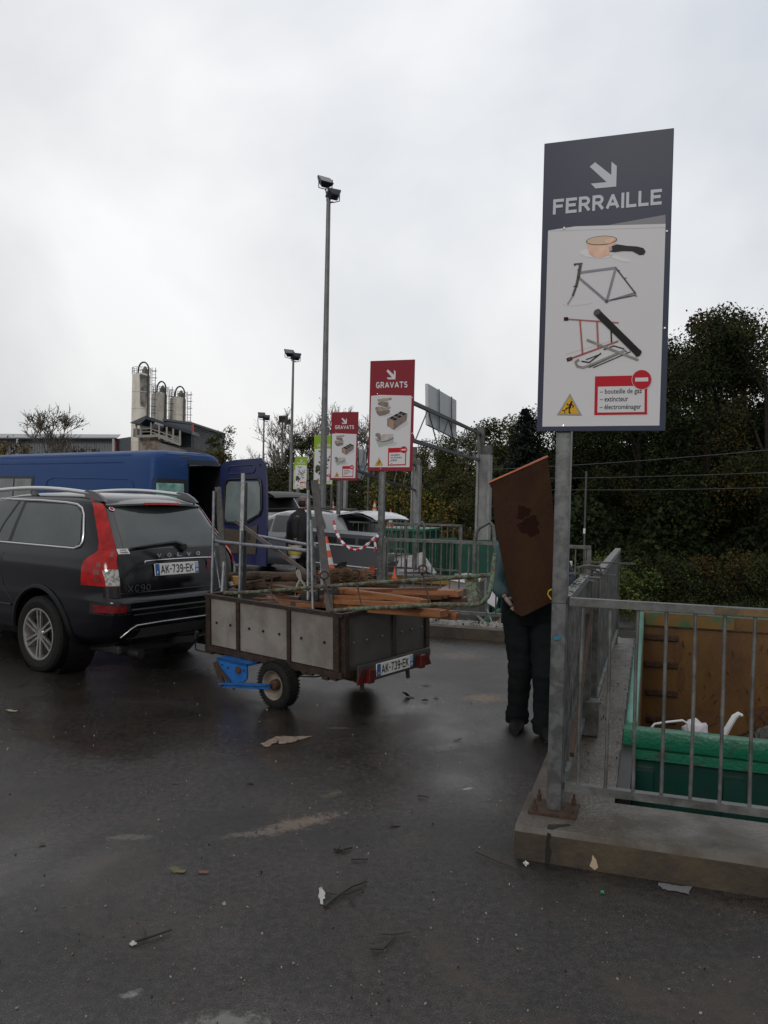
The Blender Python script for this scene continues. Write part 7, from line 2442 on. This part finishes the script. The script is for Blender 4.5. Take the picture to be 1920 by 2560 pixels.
skin_mesh('body', J, E_, skinm, man, 2)
hm_, R_ = head_parts(man, headc-L0, 0, None)
obj('head', hm_, skinm, man, smooth=True, angle=180)
hr = MB().lathe([(.0001, .128), (.05, .12), (.08, .08), (.088, .03), (.082, -.01)], tuple(headc-L0+Vector((0, .018, 0))), 'z', 20)
obj('hair', hr, mat('dark_hair', (.02, .015, .012), .7), man, smooth=True)
# trousers as two tapered, slightly wrinkled legs joined at the seat
def leg_rings(h, k, a, seed):
    rs_ = random.Random(seed); r = []
    for i in range(44):
        t = i/43
        c = h.lerp(k, t*2) if t < .5 else k.lerp(a, (t-.5)*2)
        rx = .104*(1-t)+.076*t+(.010 if t > .9 else 0); ry = .120*(1-t)+.085*t
        r.append((c-L0+Vector((rs_.gauss(0, .002), rs_.gauss(0, .003), 0)), rx+rs_.gauss(0, .0025), ry+rs_.gauss(0, .003)))
    return r
from mathutils import noise as MN
tb_ = MB()
for h_, k_, a_, sd_ in ((hL+Vector((-.0, 0, .0)), kL, f1+Vector((0, .04, .035)), 1), (hR, kR, f2+Vector((0, .04, .03)), 2)):
    rows_ = []
    rg_ = leg_rings(h_, k_, a_, sd_)
    n_ = 26
    for i_, (c, rx, ry) in enumerate(rg_):
        rr_ = []
        for q in range(n_):
            dv_ = Vector((math.cos(2*PI*q/n_), math.sin(2*PI*q/n_), 0))
            w_n = MN.noise(Vector((dv_.x*1.6+sd_*7, dv_.y*1.6, i_*.22)))*.007+MN.noise(Vector((dv_.x*3+sd_, dv_.y*3, i_*.6)))*.002
            rr_.append(Vector(c)+Vector(((rx+w_n)*dv_.x, (ry+w_n)*dv_.y, 0)))
        rows_.append(rr_)
    tb_.grid(rows_, closed=True)
rows_ = []
for z, rx, ry in ((-.10, .205, .125), (0, .205, .135), (.08, .195, .13), (.14, .185, .12)):
    rows_.append([hipc-L0+Vector((rx*math.cos(2*PI*q/22), ry*math.sin(2*PI*q/22), z)) for q in range(22)])
tb_.grid(rows_, closed=True); tb_.add(rows_[0], [tuple(range(22))])
obj('trousers', tb_, trou, man, smooth=True, angle=80)
ps = MB().poly([kR-L0+Vector((.02+dx, -.095, .01+dz)) for dx, dz in ((0, 0), (.02, .01), (.025, .035), (.01, .045), (.005, .02))])
obj('paint_spot', ps, mat('pale_spot', (.18, .19, .20), .8), man)
# jacket torso and sleeves
jk = [(hipc-L0+Vector((0, 0, .08)), .20, .14), (hipc-L0+Vector((0, 0, .2)), .19, .135), (chest-L0, .21, .135), (chest-L0+Vector((0, 0, .10)), .215, .12), (neck-L0-Vector((0, 0, .02)), .10, .08), (neck-L0+Vector((0, 0, .03)), .07, .07)]
loft_parts('jacket', jk, jackt, man)
for s_, e_, w_, m in ((shL, elL, wrL, jackt), (shR, elR, wrR, navy)):
    sl = [s_-L0, (s_.lerp(e_, .5))-L0+Vector((-.01, 0, 0)), e_-L0, e_.lerp(w_, .6)-L0, w_-L0]
    skin_mesh('sleeve', [(sl[0], .075), (sl[1], .066), (sl[2], .060), (sl[3], .052), (sl[4], .040)], [(0, 1), (1, 2), (2, 3), (3, 4)], m, man, 2)
for f_, ang in ((f1, .25), (f2, -.1)):
    c = f_-L0
    mb = MB(); rows_ = []
    d = Vector((math.sin(-ang), -math.cos(ang), 0)); x = Vector((d.y, -d.x, 0))*-1
    for t, wd_, hh in ((-.10, .030, .06), (-.07, .046, .11), (0, .052, .115), (.06, .056, .095), (.12, .058, .075), (.17, .050, .06), (.20, .028, .04)):
        rows_.append([c+d*t+x*wd_*math.cos(q)+Z*(hh/2+hh/2*math.sin(q)) for q in [2*PI*k/14 for k in range(14)]])
    mb.grid(rows_, closed=True); mb.add(rows_[0], [tuple(range(14))]); mb.add(rows_[-1], [tuple(range(14))])
    obj('shoe', mb, shoem, man, smooth=True, angle=60)
hand('hand', wrL-L0, (.62, -.1, -.78), (.7, -.5, .3), man, glovem, curl=1.0, side=1, size=1.05)
hand('hand', wrR-L0, (-.7, -.3, -.5), (-.3, -.7, 0), man, glovem, curl=1.0, side=-1, size=1.05)
# rusty sheet held in front
shm = mat('rusty_sheet', (.035, .0125, .007), .7, 0, (.046, .025, .010), spec=.15, stretch=(1, 1, .6), scale=2.4, lo=.36, hi=.62, bump=.3, bscale=30, rvar=.15, dist=1.2)
edgem = mat('cut_edge', (.50, .16, .08), .5, .2)
outl = [(1222, 1207), (1296, 1172), (1368, 1142), (1376, 1190), (1383, 1250), (1388, 1310), (1386, 1400), (1385, 1502), (1345, 1517), (1312, 1534), (1303, 1541), (1285, 1530), (1283, 1505), (1272, 1476), (1262, 1430), (1250, 1375), (1240, 1325), (1233, 1270), (1231, 1225)]
YS = 5.80
sh_root = empty('rusty_sheet', at(1305, 1541, YS), 0, 'tall rusty steel sheet held upright by the hidden person', 'steel sheet')
# front face as a gently bowed fan of rows
left = [(1222, 1207), (1231, 1225), (1233, 1270), (1240, 1325), (1250, 1375), (1262, 1430), (1272, 1476), (1283, 1505), (1285, 1530)]
right = [(1368, 1142), (1372, 1165), (1379, 1225), (1384, 1280), (1387, 1330), (1386, 1400), (1386, 1450), (1385, 1485), (1385, 1502)]
rowsF = []; rowsB = []
for (lx, ly), (rx, ry) in zip(left, right):
    a = []
    for j in range(11):
        t = j/10
        sag = 0
        p = at(lx+(rx-lx)*t, ly+(ry-ly)*t + (6*math.sin(PI*t) if (ly > 1520) else 0), YS-.05*math.sin(PI*t))
        a.append(p)
    rowsF.append(a); rowsB.append([p+Vector((0, .006, 0)) for p in a])
tipr = [at(1285+(1385-1285)*j/10, [1530, 1536, 1541, 1537, 1532, 1527, 1522, 1517, 1512, 1507, 1503][j], YS-.05*math.sin(PI*j/10)) for j in range(11)]
rowsF.append(tipr); rowsB.append([p+Vector((0, .006, 0)) for p in tipr])
mb = MB().grid(rowsF); mb.grid(rowsB)
k_ = len(rowsF)
rim_ = [r[0] for r in rowsF]+rowsF[-1][1:]+[r[-1] for r in reversed(rowsF[:-1])]+list(reversed(rowsF[0][1:-1]))
nn_ = len(rim_)
mb.add(rim_+[p+Vector((0, .006, 0)) for p in rim_], [(i, (i+1) % nn_, (i+1) % nn_+nn_, i+nn_) for i in range(nn_)])
obj('sheet', mb, shm, sh_root, smooth=True, world=True, angle=50)
ce = MB()
tops = [p+Vector((0, -.002, .003)) for p in rowsF[0]]
for a, b in zip(tops, tops[1:]): ce.bar(a, b+(b-a)*.02, .014, .011)
obj('cut_edge', ce, edgem, sh_root, world=True)
# dark stains with outlines of their own
stn = mat('dark_rust_stain', (.019, .0070, .0048), .8, 0, (.025, .0085, .0052), spec=.1, scale=12)
def stain(cx_, cy_, rx, ry, seed):
    rs_ = random.Random(seed); mb = MB()
    ring = []
    for i in range(36):
        a_ = 2*PI*i/36; q = 1+.16*math.sin(3*a_+seed)+.10*math.sin(7*a_+2*seed)+rs_.gauss(0, .03)
        x, y = cx_+rx*q*math.cos(a_), cy_+ry*q*math.sin(a_)
        t = min(1, max(0, (x-1250)/130))
        ring.append(at(x, y, YS-.05*math.sin(PI*t)-.0035))
    mb.add([at(cx_, cy_, YS-.05*math.sin(PI*min(1, max(0, (cx_-1250)/130)))-.0045)]+ring, [(0, i+1, (i+1) % 36+1) for i in range(36)])
    return mb
for a_ in ((1304, 1280, 20, 17, 2), (1324, 1316, 26, 24, 5)):
    obj('rust_stain', stain(*a_), stn, sh_root, world=True)
yt_ = MB().tube([at(x, y, YS-.02) for x, y in ((1379, 1473), (1371, 1478), (1369, 1486), (1373, 1492), (1378, 1498))], .006, 5)
tag(obj('yellow_twine', yt_, mat('yellow_twine', (.50, .36, .02), .6)), 'short yellow twine at the lower right of the rusty sheet', 'twine')
wsb = MB().box(at(1425, 1410, 6.4), (.035, .02, .045), rz=.3, bev=.008)
tag(obj('white_scrap', wsb, white, smooth=True), 'small white crumple on the railing right of the sign post', 'litter')
tg = MB().poly([at(x, y, 4.155) for x, y in ((1383, 1594), (1390, 1589), (1401, 1590), (1402, 1597), (1395, 1600), (1385, 1600))])
o = obj('paint_mark', tg, mat('blue_mark', (.02, .16, .26), .5), rt, world=True)

# --- man in black coat walking to the right
g0 = Vector((at(740, 1460, 15.5).x, 15.5, 0))
wm = empty('person', g0, 0, 'person in long black coat and cap walking right with a pale bucket', 'person')
hp_ = Vector((0, 0, .92)); ch2 = Vector((.03, 0, 1.30)); nk = Vector((.07, 0, 1.47)); hd = Vector((.12, 0, 1.62))
J = [(hp_, .13, .10), (ch2, .14, .11), (nk, .06), (hd-Vector((0, 0, .04)), .06, .07), (Vector((.02, -.17, 1.38)), .06), (Vector((-.03, -.24, 1.12)), .045), (Vector((.0, -.25, .92)), .03),
     (Vector((.02, .17, 1.38)), .06), (Vector((.06, .24, 1.12)), .045), (Vector((.16, .24, .95)), .03),
     (Vector((.02, -.09, .88)), .085), (Vector((.10, -.09, .50)), .06), (Vector((.02, -.09, .10)), .04), (Vector((.02, .09, .88)), .085), (Vector((.05, .09, .50)), .06), (Vector((.22, .09, .10)), .04), (Vector((.12, -.09, .05)), .03), (Vector((.32, .09, .07)), .03)]
E_ = [(0, 1), (1, 2), (2, 3), (1, 4), (4, 5), (5, 6), (1, 7), (7, 8), (8, 9), (0, 10), (10, 11), (11, 12), (0, 13), (13, 14), (14, 15), (12, 16), (15, 17)]
skin_mesh('body', [(j[0],)+tuple(j[1:]) for j in J], E_, skinm, wm, 2)
hm_, R_ = head_parts(wm, hd, PI/2, None)
obj('head', hm_, skinm, wm, smooth=True, angle=180)
obj('hair', MB().lathe([(.085, .04), (.092, .0), (.088, -.04), (.07, -.07)], (hd.x-.02, 0, hd.z), 'z', 20), mat('dark_hair', (.02, .015, .012), .7), wm, smooth=True)
cp = MB().lathe([(.0001, .135), (.05, .13), (.088, .10), (.098, .055), (.096, .04)], (hd.x-.01, 0, hd.z), 'z', 22)
cp.prism([hd+Vector((x, y, .045)) for x, y in ((.07, -.07), (.15, -.045), (.165, 0), (.15, .045), (.07, .07))], (0, 0, .012))
obj('cap', cp, mat('cap_pinkish_grey', (.15, .10, .10), .7, 0, (.22, .17, .17), scale=8), wm, smooth=True)
ct_ = [(Vector((.04, 0, .62)), .22, .25), (Vector((.01, 0, .80)), .225, .24), (Vector((-.01, 0, 1.0)), .20, .23), (Vector((.0, 0, 1.25)), .20, .24), (Vector((.03, 0, 1.40)), .16, .20), (Vector((.06, 0, 1.48)), .08, .09), (Vector((.07, 0, 1.52)), .075, .075)]
loft_parts('coat', ct_, coat, wm)
for y_, a_, b_, c_ in ((-1, (.02, -.20, 1.38), (-.03, -.27, 1.14), (.0, -.27, .96)), (1, (.02, .20, 1.38), (.06, .27, 1.12), (.15, .27, .97))):
    skin_mesh('sleeve', [(Vector(a_), .075), (Vector(b_), .062), (Vector(c_), .048)], [(0, 1), (1, 2)], coat, wm, 2)
for p_ in (((.02, -.09, .85), (.10, -.09, .50), (.02, -.09, .08)), ((.02, .09, .85), (.05, .09, .50), (.22, .09, .08))):
    skin_mesh('trouser_leg', [(Vector(p_[0]), .11), (Vector(p_[1]), .085), (Vector(p_[2]), .07)], [(0, 1), (1, 2)], mat('black_trousers', (.012, .012, .016), .85), wm, 2)
for x, y in ((.04, -.09), (.25, .09)):
    obj('shoe', MB().box((x+.03, y, .045), (.27, .095, .09), bev=.03), shoem, wm, smooth=True)
hand('hand', (.0, -.27, .93), (.15, 0, -1), (1, 0, .1), wm, skinm, curl=.8)
hand('hand', (.16, .27, .93), (.2, 0, -1), (-.3, -.8, .1), wm, skinm, curl=.5)
bk = empty('bucket', g0+Vector((.0, -.30, .60)), 0, 'pale round bucket with yellow band in the walking person\'s hand', 'bucket')
obj('shell', MB().lathe([(.0001, 0), (.10, 0), (.135, .24), (.128, .24), (.095, .012), (.0001, .012)], (0, 0, 0), 'z', 24), mat('bucket_cream', (.55, .50, .42), .5), bk, smooth=True)
obj('band', MB().lathe([(.116, .07), (.128, .07), (.136, .13), (.124, .13)], (0, 0, 0), 'z', 24, close=True), mat('bucket_yellow', (.55, .42, .06), .5), bk)
obj('handle', MB().tube([Vector((.13*math.cos(t), 0, .23+.10*math.sin(t))) for t in [PI*k/10 for k in range(11)]], .005, 5), galvd, bk)
# distant person in red
pd = at(737, 1252, 30); pd.z = 0
p3 = empty('person', pd, 0, 'tiny distant person in a red top beyond the white car', 'person')
skin_mesh('body', [(Vector((0, 0, .9)), .12), (Vector((0, 0, 1.3)), .14), (Vector((0, 0, 1.45)), .05), (Vector((0, 0, 1.6)), .085), (Vector((-.2, 0, 1.35)), .05), (Vector((-.25, 0, 1.0)), .035), (Vector((.2, 0, 1.35)), .05), (Vector((.25, 0, 1.0)), .035), (Vector((-.09, 0, .45)), .06), (Vector((-.09, 0, .06)), .05), (Vector((.09, 0, .45)), .06), (Vector((.09, 0, .06)), .05)],
          [(0, 1), (1, 2), (2, 3), (1, 4), (4, 5), (1, 6), (6, 7), (0, 8), (8, 9), (0, 10), (10, 11)], skinm, p3, 1)
loft_parts('top', [(Vector((0, 0, .85)), .18, .13), (Vector((0, 0, 1.2)), .19, .14), (Vector((0, 0, 1.42)), .17, .11), (Vector((0, 0, 1.47)), .07, .06)], mat('red_top', (.45, .03, .03), .8), p3, 12)
obj('trousers', MB().box((0, 0, .45), (.32, .2, .86), bev=.05), trou, p3)

# ================================================================== LITTER ON THE GROUND
twm = mat('wet_twig', (.018, .014, .010), .6)
def twig(pts, r, label, forks=()):
    mb = MB()
    P3 = [gz(x, y, .012) for x, y in pts]
    mb.tube(P3, r, 6, rs=[r*(1-.55*i/len(P3)) for i in range(len(P3))])
    for f_ in forks: 
        q = [gz(x, y, .014) for x, y in f_]
        mb.tube(q, r*.6, 5, rs=[r*.6*(1-.5*i/len(q)) for i in range(len(q))])
    return tag(obj('twig', mb, twm, smooth=True), label, 'twig', 'wet twigs on the asphalt')
twig([(811, 2268), (830, 2250), (855, 2232), (880, 2216), (917, 2203)], .007, 'largest forked twig beside the white plaster chip', [[(845, 2236), (870, 2233), (905, 2222), (912, 2212)], [(815, 2231), (845, 2236)], [(876, 2240), (880, 2255)]])
twig([(342, 2352), (375, 2342), (405, 2332), (429, 2324)], .006, 'straight thin twig at the lower left', [[(360, 2347), (363, 2330), (358, 2318)]])
twig([(925, 2370), (958, 2371), (978, 2352), (985, 2342)], .006, 'bent twig at the lower middle, its short forked neighbour above', [[(955, 2335), (985, 2336), (1025, 2330)]])
twig([(835, 2120), (858, 2124), (880, 2118)], .008, 'short knotty twig in the middle foreground', [[(850, 2118), (862, 2128)], [(842, 2126), (850, 2114)]])
twig([(1190, 2130), (1240, 2152), (1290, 2172), (1317, 2192)], .004, 'long reddish stem lying by the kerb corner')
twig([(878, 2148), (900, 2147), (920, 2148)], .005, 'tiny straight twig above the largest forked one')
twig([(1045, 1988), (1060, 1990), (1072, 1993)], .006, 'small dark twig right of the long mud smear')
def leafobj(x, y, s, m, label, curl=.3, rot=0):
    c = gz(x, y, .006); mb = MB()
    n_ = 12; ring = []
    for i in range(n_):
        a_ = 2*PI*i/n_; r_ = s*.85*(1+.35*math.cos(2*a_)+.22*math.sin(5*a_+x))
        ring.append(c+Vector((r_*math.cos(a_+rot), r_*.8*math.sin(a_+rot), max(0, math.sin(a_+x))*s*curl*.7)))
    mb.add([c+Z*.002]+ring, [(0, i+1, (i+1) % n_+1) for i in range(n_)])
    return tag(obj('fallen_leaf', mb, m), label, 'leaf', 'fallen leaves')
lfb = mat('leaf_dark_brown', (.020, .014, .010), .5); lfg = mat('leaf_olive', (.10, .085, .03), .5); lfr = mat('leaf_red_brown', (.13, .04, .025), .5); lfp = mat('leaf_pale', (.30, .26, .20), .6)
leafobj(445, 2177, .035, lfg, 'curled olive leaf in the left foreground', .6)
leafobj(509, 2180, .022, lfr, 'small red-brown leaf right of the olive one')
leafobj(1022, 1742, .05, lfb, 'upright curled dark leaf right of the trailer', 1.3)
leafobj(1062, 1752, .028, lfb, 'smaller dark leaf right of the upright curled one', .8)
leafobj(1090, 1743, .022, lfb, 'third small dark leaf toward the person', .6)
leafobj(1065, 1712, .03, lfb, 'flat dark leaf behind the curled ones', .3)
leafobj(440, 1957, .022, lfb, 'small dark leaf left of centre ground', .4)
leafobj(985, 2062, .03, lfb, 'dark leaf left of the kerb corner', .6)
leafobj(1145, 1850, .028, lfb, 'dark leaf in front of the person', .6)
leafobj(1372, 1856, .03, lfp, 'pale leaf at the feet of the person')
leafobj(30, 1777, .04, lfp, 'pale leaf at the left edge in front of the black car')
leafobj(105, 2110, .018, lfb, 'tiny dark leaf at the left foreground', .5)
leafobj(625, 1957, .02, lfb, 'tiny dark leaf above the mud smear', .4)
def flatpatch(pts, m, label, name='smear', cat='smear', th=.003):
    rs_ = random.Random(int(pts[0][0])); P3 = []
    for i in range(len(pts)):
        a, b = Vector((*pts[i], 0)), Vector((*pts[(i+1) % len(pts)], 0))
        for k in range(4):
            q = a.lerp(b, k/4); j = 1.0 if k == 0 else 3.2
            P3.append(gz(q.x+rs_.uniform(-j, j), q.y+rs_.uniform(-j*.5, j*.5), .004))
    return tag(obj(name, MB().prism(P3, (0, 0, th)), m), label, cat)
palem = mat('pale_soaked_paper', (.27, .20, .155), .6, 0, (.13, .09, .065), scale=30)
flatpatch([(652, 1860), (690, 1842), (730, 1842), (782, 1841), (745, 1850), (728, 1857), (700, 1860), (695, 1852), (668, 1868)], palem, 'pale soaked paper patch on the asphalt in front of the trailer wheel')
flatpatch([(1308, 2158), (1315, 2154), (1322, 2159), (1316, 2167)], white, 'small white plastic chip by the kerb corner', 'plastic_chip', 'litter', .006)
flatpatch([(1502, 2230), (1510, 2229), (1510, 2234), (1502, 2234)], mat('green_chip', (.02, .3, .16), .4), 'tiny green plastic chip in front of the kerb', 'plastic_chip', 'litter', .006)
flatpatch([(797, 2225), (806, 2216), (812, 2240), (808, 2262), (800, 2258)], mat('plaster_white', (.40, .40, .39), .7), 'crumbled white plaster bit beside the largest twig', 'plaster_chip', 'litter')
flatpatch([(322, 2362), (335, 2352), (342, 2358), (330, 2366)], mat('plaster_white', (.40, .40, .39), .7), 'white plaster bit at the tip of the straight twig', 'plaster_chip', 'litter')
flatpatch([(1645, 2208), (1680, 2213), (1730, 2218), (1722, 2236), (1690, 2228), (1655, 2222)], mat('clear_film', (.17, .17, .18), .3), 'crumpled clear plastic film along the kerb foot', 'plastic_film', 'litter')
# grit and crumbs: uncountable
rs = random.Random(99)
gm = MB()
for i in range(650):
    x = rs.uniform(-60, 1980); y = 1680+880*rs.random()**1.0
    if x > 1290 and y < 2250: continue
    c = gz(x, y, 0)
    s_ = rs.choice((.0016, .002, .0025, .003, .0045))*(1 if rs.random() < .97 else 1.7)
    R = Euler((rs.uniform(0, 3), rs.uniform(0, 3), rs.uniform(0, 3))).to_matrix()
    gm.box(c+Z*s_*.4, (s_*2, s_*rs.uniform(1, 2), s_), R=R, mi=0 if rs.random() < .45 else (1 if rs.random() < .6 else 2))
tag(obj('grit', gm, [mat('grit_white', (.24, .23, .22), .6), mat('grit_tan', (.16, .12, .09), .7), mat('grit_dark', (.02, .018, .016), .7)]), 'scattered pale crumbs and grit on the wet asphalt', 'grit', kind='stuff')
lm_ = MB()
for i in range(260):
    t = rs.random(); p = K[1]+U*(.1+t*2.7)+V*rs.uniform(.05, .45)+Z*(KZ+.005)
    leaf(lm_, p+Z*rs.uniform(0, .015), .025, rs, rs.randrange(2), flat=2.5)
for i in range(160):
    p = K[0]+U*rs.uniform(.02, .44)+V*rs.uniform(.9, 5.5)+Z*(KZ+.005)
    leaf(lm_, p, .012, rs, 0, flat=2.5)
tag(obj('leaf_litter', lm_, [lfb, lfp], fix=False), 'wet leaf litter and crumbs on the kerbs', 'leaf litter', kind='stuff')
